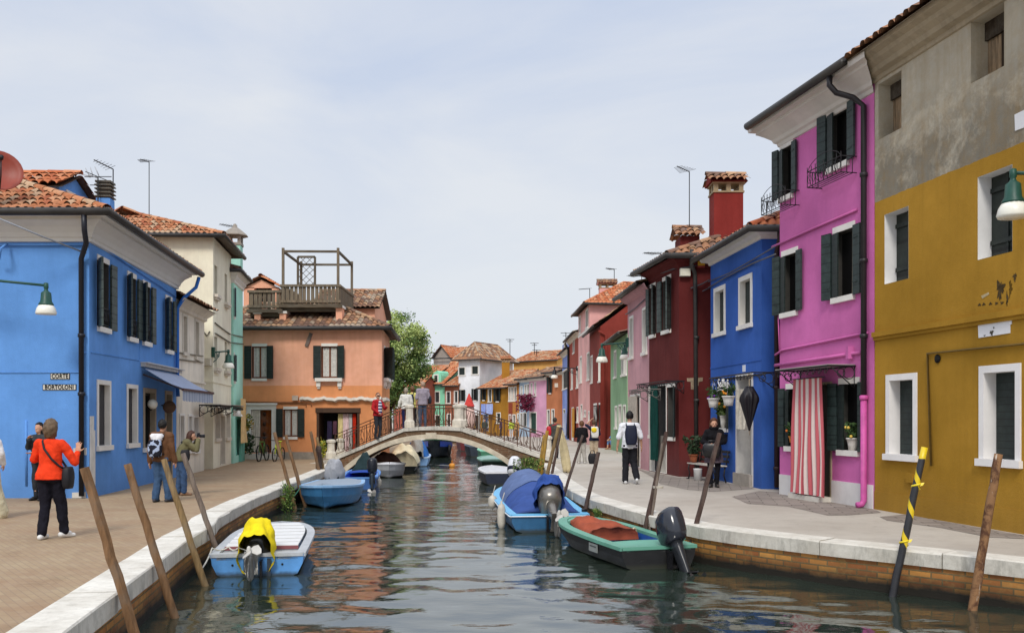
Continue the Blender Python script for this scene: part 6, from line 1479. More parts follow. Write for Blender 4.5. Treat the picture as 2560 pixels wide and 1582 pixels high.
# 5 white boat with brown cover
b = Boat('white boat with brown striped cover under the left end of the bridge', -5.12,37.4,190, 3.3,1.35,.46,.56, hullpaint('#b9bcc2',.85), plain('#e2e3e8',.95,.4,.05,name='white_rail'), sf=.85, q=.62)
b.deck(.28,.99, plain('#e2e2e6',.95,.5,.05,name='white_deck'),.02,.04); b.tarp(.0,.42,.4, cloth('#7d5a50',.85,5,'brown_tarp'), seed=6, wr=.05, skew=.1)
# 6 cream tarp
b = Boat('boat hidden under a tall cream tarpaulin left beyond the arch', -4.62,38.9,4, 4.2,1.25,.35,.45, hullpaint('#2a2d30',.9), plain('#7d7a72',.8,name='rail_paint'), sf=.9)
b.tarp(-.04,.8,.72, cloth('#e3d6b4',.9,4,'cream_tarp',.5), seed=8, wr=.07, edge=.12, mats2=cloth('#bdb6a6',.9,4,'grey_cream_tarp',.5), split=.6, prof=lambda u: max(.0,math.sin(PI*min(1,u*1.0+.12)))**.5)
# 7 light blue with blue tarp
b = Boat('light blue boat under blue and grey covers beyond the bridge', -4.5,43.0,4, 4.5,1.3,.42,.5, hullpaint('#7fa8d6',.9), plain('#b6cfe8',.9,name='rail_paint'), sf=.9)
b.tarp(.1,.95,.75, cloth('#2f6db5',.9,4,'blue_tarp'), seed=9, wr=.05); b.motor(.05, 30, cover=cloth('#b9b6ae',.9,4,'pale_tarp'), sc=1.2, drape=.1)
# 8 big dark boat
b = Boat('large dark boat with green rail and blue band beyond the bridge', -4.65,58.5,182, 6.6,1.85,.85,1.08, hullpaint('#16202a',.9), plain('#3f6a4c',.9,.5,name='green_rail'), sf=.9, p=2.2, q=.7)
b.deck(.35,.99, plain('#c9c9c6',.85,.6,name='pale_deck'),.0,.05)
mb = MB(); mb.loft([[V(sg*b.hb(t)*1.005+.004*sg,t*b.L-.06*(t>.6)*b.rake*b.L*max(0,(t-.6)/.4)**1.5,b.zg(t)*k) for k in (.93,.62)] for sg, ts in ((-1,[j/16 for j in range(4,16)]),) for t in ts], False, False, False); mb.build('blue_band', [plain('#2346a0',.9,.4,name='blue_paint')], b.o)
mb = MB(); mb.loft([[V(b.hb(t)*1.005+.004,t*b.L-.06*(t>.6)*b.rake*b.L*max(0,(t-.6)/.4)**1.5,b.zg(t)*k) for k in (.93,.62)] for t in [j/16 for j in range(4,16)]], False, False, False); mb.build('blue_band', [plain('#2346a0',.9,.4,name='blue_paint')], b.o)
mb = MB(); c = V(-b.hb(.75)-.09,.75*b.L,.42); mb.tube([c+V(0,.24*math.cos(a),.24*math.sin(a)) for a in [k*PI/9 for k in range(18)]], .085, 8, closed=True); mb.build('tyre_fender', [RUBBER], b.o)
# 9 big blue boat with tarp, right
b = Boat('blue motorboat under a domed blue tarpaulin with tilted wrapped motor on the right', .74,18.0,6, 5.5,1.64,.33,.55, hullpaint('#2a648f',.85), plain('#6db9e4',.9,.45,.1,3,name='light_blue_rail'), sf=.93, q=.62, tm=.5, gw=.13)
b.deck(.72,.99, plain('#5fa9d8',.9,.5,.1,name='light_blue_deck')); b.inner(.02,.75, plain('#2a4f78',.8,name='dark_blue_lining'))
b.tarp(.035,.9,.56, cloth('#3c5696',.88,3,'blue_tarp',.6), seed=12, wr=.016, inset=.12, mats2=cloth('#62759f',.9,3,'faded_blue_tarp',.6), split=.42, prof=lambda u: min(1,max(0,u)*1.9+.02)**.75*(1 if u < .72 else math.cos((u-.72)/.28*PI/2)**.6), ribs=False)
mb = MB(); path = [(-b.hb(t)-.028, t*b.L, b.zg(t)-.02) for t in [k/20 for k in range(20)]]; mb.tube(path, .012, 5); mb.tube([(-b.hb(0)-.028,-.03,b.H-.02),(b.hb(0)+.028,-.03,b.H-.02)], .012, 5); mb.build('rub_strip', [plain('#e3e6ea',.95,.5,name='white_strip')], b.o)
b.motor(.03, 62, cover=cloth('#35539a',.88,6,'blue_wrap',.7), covername='wrapped_cover', c0=.33, cowl=plain('#85817a',.8,.3,.25,4,.5,.5,name='grey_metal'), sc=1.2, z=.27, leg=plain('#85817a',.8,.3,.25,4,.5,.5,name='grey_metal'), drape=.0)
mb = MB(); M_ = Matrix.Translation((.03,-.04,.27)) @ Matrix.Rotation(-math.radians(62),4,'X') @ Matrix.Scale(1.2,4)
for k, zz in enumerate((.5,.55,.59)): mb.tube([M_ @ V((.20-.05*k)*math.cos(a),-.17+(.27-.06*k)*math.sin(a),zz+.02*math.sin(2*a)) for a in [j*PI/10 for j in range(20)]], .011, 5, closed=True)
mb.build('lashing', [plain('#9aa5b8',.9,name='cord')], b.o)
fender(b,-b.B/2-.06,.75,.24,.085,.52); fender(b,-b.B/2-.06,2.9,.34,.10,.30)
for q in (.6,): mb = MB(); mb.box((b.hb(.2)-.05,.35,b.zg(.1)+.05),(.1,.07,.05)); mb.build('cleat', [BLKP], b.o)
# 10 black-green boat, right
b = Boat('black boat with sea-green rail and rust red cover and big black motor on the right', 2.18,13.62,17, 3.55,1.24,.31,.40, hullpaint('#1d1d1e',.9), plain('#6aa791',.85,.45,.12,3,name='sea_green_rail'), sf=.97, p=2.4, q=.5, tm=.5, rake=.1, gw=.13)
b.inner(.22,.93, plain('#2457a0',.8,.5,.25,name='blue_lining')); b.deck(0,.2, plain('#6fae98',.85,.5,.1,3,name='sea_green_deck'), .0,.015,'aft_deck'); b.deck(.86,.99, plain('#6fae98',.85,.5,.1,3,name='sea_green_deck'),.0,.02)
b.tarp(.47,.93,.17, cloth('#a5543c',.85,5,'rust_tarp',.5), seed=15, wr=.035, inset=.2, skew=-.08, prof=lambda u: max(0,math.sin(PI*min(1,u*.9+.15)))**.5 - .25)
b.motor(.2, 30, prop='#2a2b2e', cowl=plain('#2a2d35',1,.16,.12,2,.6,name='glossy_cowl'), leg=plain('#26282c',1,.3,.2,name='dark_leg'), sc=.97, yaw=4, z=.22)
mb = MB(); mb.box((-b.hb(.32)*.985-.012,.3*b.L,.19),(.012,.34,.13)); pl = mb.build('registration_plate', [plain('#8f938f',.9,.5,name='grey_plate')], b.o)
mb = MB(); mb.box((-b.hb(.32)*.985-.019,.3*b.L,.21),(.004,.26,.02)); mb.build('plate_marking', [plain('#4c504e',.9,name='faded_ink')], b.o)
mb = MB(); mb.tube([(.38+.1*math.sin(q*2),.5*b.L+.1*q,b.H+.05-.14*q+.05*math.sin(q*5)) for q in [j/10 for j in range(11)]], .016, 6); mb.build('rope_tail', [plain('#c7b99a',.9,name='rope')], b.o)
# 11-15 beyond
WHB = plain('#dcdcdf',.95,.4,.06,name='white_rail')
b = Boat('small white boat with a tilted white and navy motor near the bridge foot', -.32,30.8,8, 3.2,1.25,.42,.5, hullpaint('#20283c',.9), WHB, sf=.92); b.deck(.02,.99, plain('#d2d3d6',.9,.5,name='white_deck'),.01,.03)
b.motor(.38, 38, cowl=plain('#d9dade',.95,.3,.05,name='white_cowl'), cowlm2=plain('#1c2233',.9,.3,name='navy_band'), sc=1.2, yaw=-25, z=.12)
b = Boat('dark green flat boat under the right end of the arch', -.62,37.6,6, 4.2,1.3,.5,.56, hullpaint('#2b4638',.9), plain('#7fae9a',.9,name='pale_green_rail'), sf=.95); b.inner(.02,.4, plain('#4a2f28',.8,name='brown_lining')); b.deck(.3,.98, plain('#8fb5a8',.85,.5,name='pale_green_deck'))
b = Boat('mint green small boat beyond the arch on the right', -1.05,46.5,6, 4,1.1,.6,.66, hullpaint('#3f7d5f',.9), plain('#8cd0b0',.9,name='mint_rail'), sf=.95); b.deck(.02,.98, plain('#86c8aa',.85,.5,name='mint_deck'))
b = Boat('slate grey covered boat far on the right of the canal', -1.85,54,8, 5,1.4,.6,.7, hullpaint('#2a3340',.9), plain('#5b6672',.8,name='slate_rail'), sf=.9); b.tarp(.05,.95,.5, cloth('#525a66',.85,4,'grey_tarp'), seed=19)
b = Boat('dark red boat farthest along the right of the canal', -2.95,64,8, 5,1.5,.8,.9, hullpaint('#6a2226',.9), plain('#8a3a38',.8,name='red_rail'), sf=.9); b.deck(.02,.98, plain('#4a2a30',.8,name='dark_red_deck'))
p = on_z(C7(1112,1185), WZ); mb = MB(); mb.sphere(V(p.x,p.y,WZ+.06),(.14,.14,.12),14,10); mb.lathe([(.03,.0),(.03,.12),(.05,.14)],8,V(p.x,p.y,WZ+.16)); single(mb,'buoy',[plain('#e39a3c',.9,.5,.1,name='orange_plastic')],'small orange-yellow buoy floating in mid canal beyond the arch','buoy')
# ================================================================= MOORING POLES
PW = [wood('#8d6b4c',.8,2,'pole_wood_brown'), wood('#84756a',.8,2,'pole_wood_grey'), wood('#9a7f58',.8,2,'pole_wood_tan'), wood('#5d4a44',.8,2,'pole_wood_dark')]
def pole(top, base, label, d=.085, mat=0, Yb=None, Yt=None, sides=10, group='leaning wooden mooring poles', hew=0, mats=None):
    """base: photo point where the pole meets the water; the foot goes on into the mud"""
    B_ = on_z(base, WZ) if Yb is None else at_y((base[0], HY+F*(EYE-WZ)/Yb), Yb)
    T = at_y(top, B_.y if Yt is None else Yt); o_ = B_+(B_-T)*.35
    mb = MB(); rnd = random.Random(int(top[0])); n = 14; path = [o_.lerp(T, i/n)+V(rnd.gauss(0,.003),rnd.gauss(0,.003),0) for i in range(n+1)]
    r = lambda f: d/2*(1.12-.2*f)*(1+rnd.uniform(-.05,.05))
    mb.tube(path, r, sides, smooth=sides > 6)
    me = mb.build('mooring_pole', [mats or PW[mat]], None, V(B_.x,B_.y,-1.2)); tag(me, label, 'mooring pole', group); return B_, T
PL = {}
PL['L1'] = pole(C3(738,66), (352,1600), 'tall square-hewn brown pole nearest the camera on the left quay', .095, 0, sides=5, Yb=8.6, Yt=8.6)
PL['L2'] = pole(C3(1112,34), C3(1530,1372), 'brown pole second nearest on the left quay', .088, 0, Yt=10.25)
PL['L3'] = pole(C2(1403,1262), C3(1795,1005), 'tan barked pole leaning just left of the slatted boat', .085, 2, Yb=12.2, Yt=12.2)
PL['L4'] = pole(C2(1572,1212), (556,1417), 'pole leaning behind the left corner of the slatted boat', .08, 1, Yb=13.75, Yt=13.75)
PL['L5'] = pole(C5(432,655), C5(645,1430), 'left one of two brown poles beside the pale-decked blue boat', .09, 0)
PL['L6'] = pole(C5(548,682), C5(745,1400), 'right one of two brown poles beside the pale-decked blue boat', .088, 0)
PL['L7'] = pole(C5(802,645), C5(925,1150), 'longest pole in the cluster by the left bridge foot', .1, 0, Yb=29.5, Yt=29.5)
PL['L8'] = pole(C5(868,705), C5(965,1120), 'pale peeling pole in the cluster by the left bridge foot', .1, 2, Yb=30.2, Yt=30.2)
PL['L9'] = pole(C5(885,795), C5(885,1150), 'thick dark upright stump by the left bridge foot', .2, 3, Yb=30, Yt=30)
def spiral_mat():
    t = NT('black_yellow_tape'); p = t.pos(); z = t.sep(p); a = t.math('ARCTAN2', t.math('SUBTRACT', z[1], 11.49), t.math('ADD', t.math('SUBTRACT', z[0], 4.867), t.math('MULTIPLY', z[2], -.213)))
    f = t.math('FRACT', t.math('ADD', t.math('MULTIPLY', z[2], 2.7), t.math('MULTIPLY', a, .159)))
    m = t.math('MULTIPLY', t.math('LESS_THAN', f, .26), t.math('GREATER_THAN', z[2], -.05))
    m = t.math('MAXIMUM', m, t.math('GREATER_THAN', z[2], 1.16))
    n = t.noise(t.pos(), 9, 4); c = t.mix(m, t.mix(n, (.012,.012,.014), (.035,.035,.04)), lin('#e5c61e',.9)); t.bump(n,.3,.01); return t.fin(c,.35,.5)
PL['R1'] = pole(C17(1737,50), C17(1512,1105), 'black pole wrapped with spiral yellow tape on the right quay', .09, 0, mats=spiral_mat(), group='mooring poles on the right quay')
B_, T = PL['R1']
for f, r, lb in ((.36,.062,'lower loose yellow tape knot on the black striped pole'),(.74,.06,'upper loose yellow tape knot on the black striped pole')):
    mb = MB(); c = B_.lerp(T,f); rr = random.Random(int(f*100)); mb.tube([c+V(.05*math.cos(a),.05*math.sin(a),.012*a-.04) for a in [k*.5 for k in range(14)]], .014, 4)
    q = c+V(.03,-.05,0); mb.add([q,q+V(.03,-.01,.01),q+V(.055,0,.045),q+V(.02,.01,.04)],[(0,1,2,3)])
    single(mb,'tape_end',[plain('#e8cf2a',.95,.4,.1,name='yellow_tape')],lb,'tape')
def rustp():
    t = NT('peeling_rust_paint'); n = t.noise(t.pos(), 7, 7, .7, .4); n2 = t.noise(t.pos((6,6,1)), 2.5, 6, .7)
    c = t.mix(t.ramp(n,[(.42,0),(.55,1)]), lin('#5f4130',.8), lin('#96704e',.8)); c = t.mix(t.ramp(n2,[(.62,0),(.68,1)]), c, lin('#cdbfae',.85)); t.bump(n,.6,.01); return t.fin(c,.85,.2)
PL['R2'] = pole(C17(2268,98), C17(2078,1215), 'rusty brown peeling pole nearest the camera on the right quay', .1, 0, mats=rustp(), group='mooring poles on the right quay')
PL['R3'] = pole(C12(862,872), (1718,1402), 'squared dark pole standing behind the black boat motor', .085, 3, sides=5, Yb=14.32, Yt=14.6, group='mooring poles on the right quay')
PL['R4'] = pole(C12(383,862), (1602,1374), 'dark squared pole tied to a thinner one in front of the red house', .085, 3, sides=5, Yb=15.62, Yt=15.9, group='mooring poles on the right quay')
PL['R4b'] = pole(C12(345,960), (1618,1374), 'thin grey pole tied against the dark squared one', .05, 1, Yb=15.58, Yt=15.8, group='mooring poles on the right quay')
PL['R5'] = pole(C10(658,880), (1453,1317), 'short dark pole by the stern of the domed blue boat', .09, 3, Yb=18.9, Yt=19.0, group='mooring poles on the right quay')
PL['R6'] = pole(C10(490,704), (1394,1289), 'slim dark pole rising beside the domed blue tarpaulin', .07, 3, Yb=21.2, Yt=21.3, group='mooring poles on the right quay')
PL['R7'] = pole(C10(236,618), C10(75,1250), 'pale peeled pole by the right bridge foot', .12, 2, Yb=28, Yt=28.2, group='mooring poles on the right quay')
PL['R8'] = pole(C10(266,620), C10(125,1260), 'dark pole beside the pale peeled one at the right bridge foot', .09, 3, Yb=27.5, Yt=27.8, group='mooring poles on the right quay')
YP = wood('#b08a3c',.85,2,'yellow_stained_wood',.6)
PL['R9'] = pole(C10(118,655), C10(40,1190), 'right one of two yellow stained poles at the bridge railing end', .12, 0, mats=YP, Yb=30.6, Yt=30.8, group='mooring poles on the right quay')
PL['R10'] = pole(C10(88,700), C10(12,1190), 'left one of two yellow stained poles at the bridge railing end', .1, 0, mats=YP, Yb=30.9, Yt=31.1, group='mooring poles on the right quay')
c = PL['R4'][0].lerp(PL['R4'][1], .52); mb = MB()
for k in range(3): mb.tube([c+V(.06+.085*math.cos(a),-.02+.06*math.sin(a),.012*k) for a in [j*PI/8 for j in range(16)]], .009, 5, closed=True)
single(mb,'rope_tie',[plain('#bdb6a8',.9,name='rope')],'pale rope tying the dark squared pole to its thin neighbour','rope')
B_, T = PL['L3']; rope([B_.lerp(T,.12), V(-4.27,13.1,-.18), V(-4.1,13.3,-.19), V(-3.95,13.25,-.2)], 'pale mooring rope from the slatted boat to the tan pole', sag=.04)
B_, T = PL['L5']; rope([B_.lerp(T,.14), V(-5.33,23.3,-.02)], 'green mooring rope tied to the bow of the pale-decked boat', '#3f7f6a', sag=.03)
rope([V(2.72,14.35,-.3), V(2.6,14.25,-.2), V(2.4,14.5,-.22)], 'yellow rope on the far rail of the black boat', '#d6c04a', sag=-.03)
# ================================================================= TREES, WEEDS, BICYCLES, SMALL THINGS
def tree(base, htop, crown, label, seed, leafcol, n_cl, n_leaf, size, rad_fn, trunk_r=.22, name='tree', limbs=9, group=None, bark='#4a3c30'):
    rnd = random.Random(seed); b = Vector(base); o = thing(name, label, 'tree', b, group=group); c0 = Vector(crown[0]); R0 = Vector(crown[1])
    mb = MB(); fork = V(b.x+.1,b.y,b.z+(c0.z-R0.z-b.z)*.9+.4); mb.tube([b, b.lerp(fork,.5)+V(.08,0,0), fork], trunk_r, 10, trunk_r*.75); mb.build('trunk', [plain(bark,.8,.9,.3,8,.1,bump=.5,name='bark')], o)
    cl = []
    for _ in range(n_cl):
        while True:
            p = V(rnd.uniform(-1,1),rnd.uniform(-1,1),rnd.uniform(-1,1))
            if .25 < p.length < 1: break
        p = V(p.x*R0.x,p.y*R0.y,p.z*R0.z); p *= rad_fn(p, rnd); cl.append(c0+p)
    mb = MB()
    for k in range(limbs):
        e = cl[rnd.randrange(len(cl))]; m = fork.lerp(e,.5)+V(rnd.gauss(0,.3),rnd.gauss(0,.3),rnd.uniform(0,.4)); mb.tube([fork-V(0,0,.1), m, e], trunk_r*.5, 6, trunk_r*.06)
    mb.build('branches', [plain(bark,.8,.9,.3,8,.1,bump=.5,name='bark')], o)
    mats = [plain(h,1.05,.6,.35,5,.3,name='leaf') for h in leafcol]; l = MB()
    for i, c in enumerate(cl):
        l.mi = (0 if c.z > c0.z+R0.z*.2 else 1 if rnd.random() < .6 else 2) if rnd.random() < .7 else rnd.randrange(3)
        r = rnd.uniform(.35,.85)*R0.x*.28; pts = []
        for _ in range(n_leaf):
            q = V(rnd.gauss(0,1),rnd.gauss(0,1),rnd.gauss(0,.75)); pts.append(c+q*r*.6)
        l.leaves(pts, size, rnd, .8)
    l.build('crown', mats, o); return o
tree((-8.4,62,0), 9, ((-7.9,62,5.6),(2.5,2.3,3.6)), 'leafy green tree behind the right corner of the orange house', 3, ['#a6b56e','#7f9654','#5b7540'], 170, 190, .085, lambda p, r: r.uniform(.75,1.08))
tree((-5.2,128,0), 10, ((-5.0,128,10.4),(2.3,1.5,1.5)), 'distant dark tree top behind the white house roof', 9, ['#5a6650','#475340','#394434'], 60, 26, .14, lambda p, r: r.uniform(.7,1.15), limbs=14)
def weed(c, R, label, seed, cols=('#5d7a32','#3f5a24','#7d8f46'), n=420, size=.035, name='wall_weed', droop=.0):
    rnd = random.Random(seed); l = MB(); c = Vector(c); R = Vector(R)
    mats = [plain(h,.85,.7,.35,9,name='weed_leaf') for h in cols]
    for k in range(3):
        l.mi = k; pts = [c+V(R.x*max(-.9,min(.9,rnd.gauss(0,.42))),R.y*max(-.9,min(.9,rnd.gauss(0,.42))),R.z*rnd.uniform(-1,1)*(1-.3*rnd.random())) for _ in range(n//3)]; l.leaves(pts, size, rnd, .2)
    for k in range(14):
        l.mi = k % 3; e = c+V(R.x*rnd.gauss(0,.5),R.y*rnd.gauss(0,.4),R.z*rnd.uniform(.2,1.3)); l.tube([c-V(0,0,R.z*.8), c.lerp(e,.5)+V(0,0,.02), e], .005, 4)
    return single(l, name, mats, label, 'plant')
p = on_z(C6(785,690), -.3); weed((-5.33,21.9,-.22), (.2,.35,.34), 'green weeds growing from the left canal wall below the kerb', 4)
weed(at_y(C7(1965,1190),30.5), (.55,.25,.34), 'weeds growing from the foot of the right bridge end', 6, n=500, size=.05)
weed((1.66,18.0,-.22), (.1,.2,.12), 'small tuft of weeds under the right kerb by the blue stern', 8, n=160, size=.03)
q = at_y(C2(2090,950),36.4); weed(q, (.42,.3,.36), 'hanging plant on the corner of the mint house', 12, cols=('#8a8a3c','#55702f','#b59a45'), n=420, size=.07, name='hanging_plant')
q = at_y(C5(150,775),37.3); weed(q, (.35,.3,.42), 'dark green shrub behind the bicycles', 14, cols=('#2f4a26','#24391f','#3f5a2e'), n=300, size=.07, name='shrub')
q = at_y(C5(930,790),36.6); weed(V(q.x,q.y,.45), (.16,.15,.4), 'yellow-green plant behind the left bridge newel', 15, cols=('#c2b63c','#93a044','#6d7f34'), n=140, size=.06, name='potted_shrub')
def bicycle(pos, rz, s, col, label):
    o = thing('bicycle', label, 'bicycle', pos, math.radians(rz), 'bicycles outside the orange house', local=True); WR = .32*s; wb = 1.02*s
    fm = plain(col,.9,.35,.1,name='bike_paint')
    for y in (-wb/2,wb/2):
        m = MB(); m.tube([V(0,y+WR*math.cos(a),WR+WR*math.sin(a)) for a in [k*PI/14 for k in range(28)]], .027*s, 7, closed=True); w = m.build('wheel', [RUBBER], o)
        m = MB()
        for k in range(14): a = k*PI/7; m.tube([V(.0,y,WR),V(0,y+WR*math.cos(a),WR+WR*math.sin(a))], .003, 3)
        m.lathe([(.03,-.04),(.03,.04)],8,(0,y,WR),R=Matrix.Rotation(PI/2,3,'Y')); m.build('spokes', [plain('#8d8f92',.9,.3,name='steel')], w)
    bb, st, hd, fr, rr = V(0,-.06*s,.3*s), V(0,-.2*s,.78*s), V(0,.36*s,.82*s), V(0,wb/2,WR), V(0,-wb/2,WR)
    m = MB()
    for a, b, r in ((bb,st,.018),(st,hd+V(0,0,-.05),.018),(bb,hd+V(0,0,-.12),.022),(bb,rr,.012),(st+V(0,0,-.06),rr,.011),(hd,fr,.016)): m.tube([a,b], r*1.5, 7)
    m.build('frame', [fm], o)
    m = MB(); m.tube([hd,hd+V(0,.03,.14)], .015, 6); m.tube([hd+V(-.29*s,-.02,.16),hd+V(0,.05,.15),hd+V(.29*s,-.02,.16)], .014, 6); m.build('handlebar', [IRON], o)
    m = MB(); m.tube([st,st+V(0,-.02,.12)], .014, 6); m.sphere(st+V(0,-.02,.14),(.07,.13,.035),10,6); m.build('saddle', [RUBBER if s > .9 else plain('#d8e04a',.9,.5,name='yellow_saddle')], o)
    m = MB(); m.lathe([(.09,-.006),(.09,.006)],14,bb,R=Matrix.Rotation(PI/2,3,'Y')); m.tube([bb+V(.06,0,0),bb+V(.06,.1,-.12)],.01,5); m.tube([bb-V(.06,0,0),bb+V(-.06,-.1,.12)],.01,5); m.build('crank', [IRON], o)
q = on_z(C5(205,962)); bicycle((q.x+.1,36.5,0), 178, .98, '#4f6f2c', 'black and green bicycle leaning by the orange house door')
bicycle((q.x+.75,36.4,0), 174, .82, '#cfe23a', 'smaller neon yellow bicycle beside the door step')
# bench, pots and bucket at the blue house
def bench(a, b, depth, label):
    a, b = Vector(a), Vector(b); u = (b-a).normalized(); n = V(-u.y,u.x,0)
    o = thing('bench', label, 'bench', (a+b)/2); m = MB()
    for k in range(4): off = n*(.05+k*depth/4); m.bar(a+off+V(0,0,.44),b+off+V(0,0,.44),.075,.03)
    m.build('seat', [plain('#cfc8bd',.85,.6,.15,name='bench_slat')], o)
    for p in (a+u*.08,b-u*.08):
        g = MB(); g.tube([p+n*.02,p+n*.06+V(0,0,.16),p+n*.02+V(0,0,.3),p+n*.05+V(0,0,.43)], .02, 6); g.tube([p+n*depth,p+n*(depth-.06)+V(0,0,.2),p+n*(depth-.02)+V(0,0,.43)], .02, 6); g.tube([p+n*.04+V(0,0,.42),p+n*depth+V(0,0,.42)], .018, 6); g.tube([p+n*.02+V(0,0,.02),p+n*-.04], .022, 6)
        g.tube([p+n*depth+V(0,0,.43),p+n*(depth+.06)+V(0,0,.82)], .016, 6); g.build('leg', [IRON], o)
    g = MB()
    for z in (.55,.68,.8): g.bar(a+n*(depth+.02+(z-.43)*.15)+V(0,0,z),b+n*(depth+.02+(z-.43)*.15)+V(0,0,z),.02,.07)
    g.build('backrest', [IRON], o)
bn0, bn1 = V(5.02,25.75,0), V(5.36,23.85,0)
bench(bn1, bn0, .36, 'iron bench with pale seat slats against the blue house') if False else bench((4.86,25.6,0),(5.22,23.75,0),-.0+.36,'iron bench with pale seat slats against the blue house')
pot_plant((5.0,25.35,.47), .13, .22, TERRA, 'dark leafy plant in a terracotta pot on the bench', n=220, spread=.3, leaf='#2f4428', seed=41)
mb = MB(); mb.lathe([(.1,0),(.115,.3),(.12,.31),(.12,.33),(.1,.33),(.09,.1),(.01,.1)],16,(5.0,24.75,.0)); single(mb,'bucket',[plain('#d9d8d6',.95,.4,.05,name='white_plastic')],'white plastic bucket standing under the bench','bucket')
# washing, parasol and cafe things far along the right bank
w = Wall(PY(1201,94.3),PY(1258,91.8))
t0, t1 = w.hit(C8(812,0))[0], w.hit(C8(868,0))[0]; zt_, zb_ = w.hit(C8(840,1180))[1], w.hit(C8(840,1300))[1]
hang_cloth(w, t0, t1, zb_, zt_, .5, cloth('#8fa3e0',.9,5), 'left pale blue towel hanging on the olive-brown house', name='towel', cat='towel', waves=2, depth=.04)
t0, t1 = w.hit(C8(874,0))[0], w.hit(C8(950,0))[0]; hang_cloth(w, t0, t1, zb_, zt_, .5, cloth('#a9b9ea',.9,5), 'right pale blue towel hanging on the olive-brown house', name='towel', cat='towel', waves=2, depth=.04, seed=2)
w = Wall(PY(1323.5,87.3),PY(1366,84.4)); q = w.P(C8(1365,1165),.6); weed(q, (1.0,.4,.85), 'maroon flowering basket on the candy pink house', 17, cols=('#7a1f3f','#5d1a34','#8f2f50'), n=900, size=.12, name='flower_basket')
q = at_y(C8(628,1120), 88); mb = MB(); o = thing('parasol', 'closed red and white parasol in front of the white house', 'parasol', V(q.x,q.y,0)); m = MB()
zt_ = at_y(C8(628,1052),88).z; m.tube([V(q.x,q.y,0),V(q.x,q.y,zt_)], .04, 6); m.build('pole', [IRON], o)
m = MB(); m.lathe([(.62,zt_-1.25),(.5,zt_-1.2),(.06,zt_-.05)],10,(q.x,q.y,0)); m.build('cap', [cloth('#c2413a',.9,4)], o)
m = MB(); m.lathe([(.3,zt_-3.7),(.62,zt_-2.6),(.45,zt_-1.25)],10,(q.x,q.y,0)); m.build('canopy', [cloth('#d9b9ae',.9,4)], o)
# ================================================================= PEOPLE
SKIN = plain('#d3a184', .85, .6, .1, 20, .3, bump=.03, name='skin')
def remesh(mb, name, mats, parent, voxel, smooth=3, ratio=.6):
    o = mb.build(name, mats, parent)
    m = o.modifiers.new('r','REMESH'); m.mode = 'VOXEL'; m.voxel_size = voxel; m.use_smooth_shade = True
    s = o.modifiers.new('s','SMOOTH'); s.iterations = smooth; s.factor = .5
    if name in ('trousers','shirt','jacket'):
        tx = bpy.data.textures.get('folds') or bpy.data.textures.new('folds','CLOUDS'); tx.noise_scale = .11; tx.noise_depth = 2
        k = o.modifiers.new('k','DISPLACE'); k.texture = tx; k.strength = .03; k.mid_level = .68 if name == 'trousers' else .38; k.texture_coords = 'LOCAL'
    d = o.modifiers.new('d','DECIMATE'); d.ratio = ratio
    dg = bpy.context.evaluated_depsgraph_get(); me = bpy.data.meshes.new_from_object(o.evaluated_get(dg))
    o.modifiers.clear(); old = o.data; o.data = me; me.name = name; bpy.data.meshes.remove(old)
    me.polygons.foreach_set('use_smooth', [True]*len(me.polygons)); return o
BASE = dict(pel=(0,0,.95), wst=(0,0,1.10), chs=(0,0,1.29), sho=(0,-.005,1.405), nek=(0,.0,1.475), hed=(0,.015,1.625),
    sL=(-.175,-.005,1.405), sR=(.175,-.005,1.405), eL=(-.235,-.03,1.14), eR=(.235,-.03,1.14), wL=(-.25,.05,.90), wR=(.25,.05,.90),
    hL=(-.085,0,.92), hR=(.085,0,.92), kL=(-.095,.03,.50), kR=(.095,.03,.50), aL=(-.10,-.01,.085), aR=(.10,-.01,.085), tL=(-.115,.16,.03), tR=(.115,.16,.03))
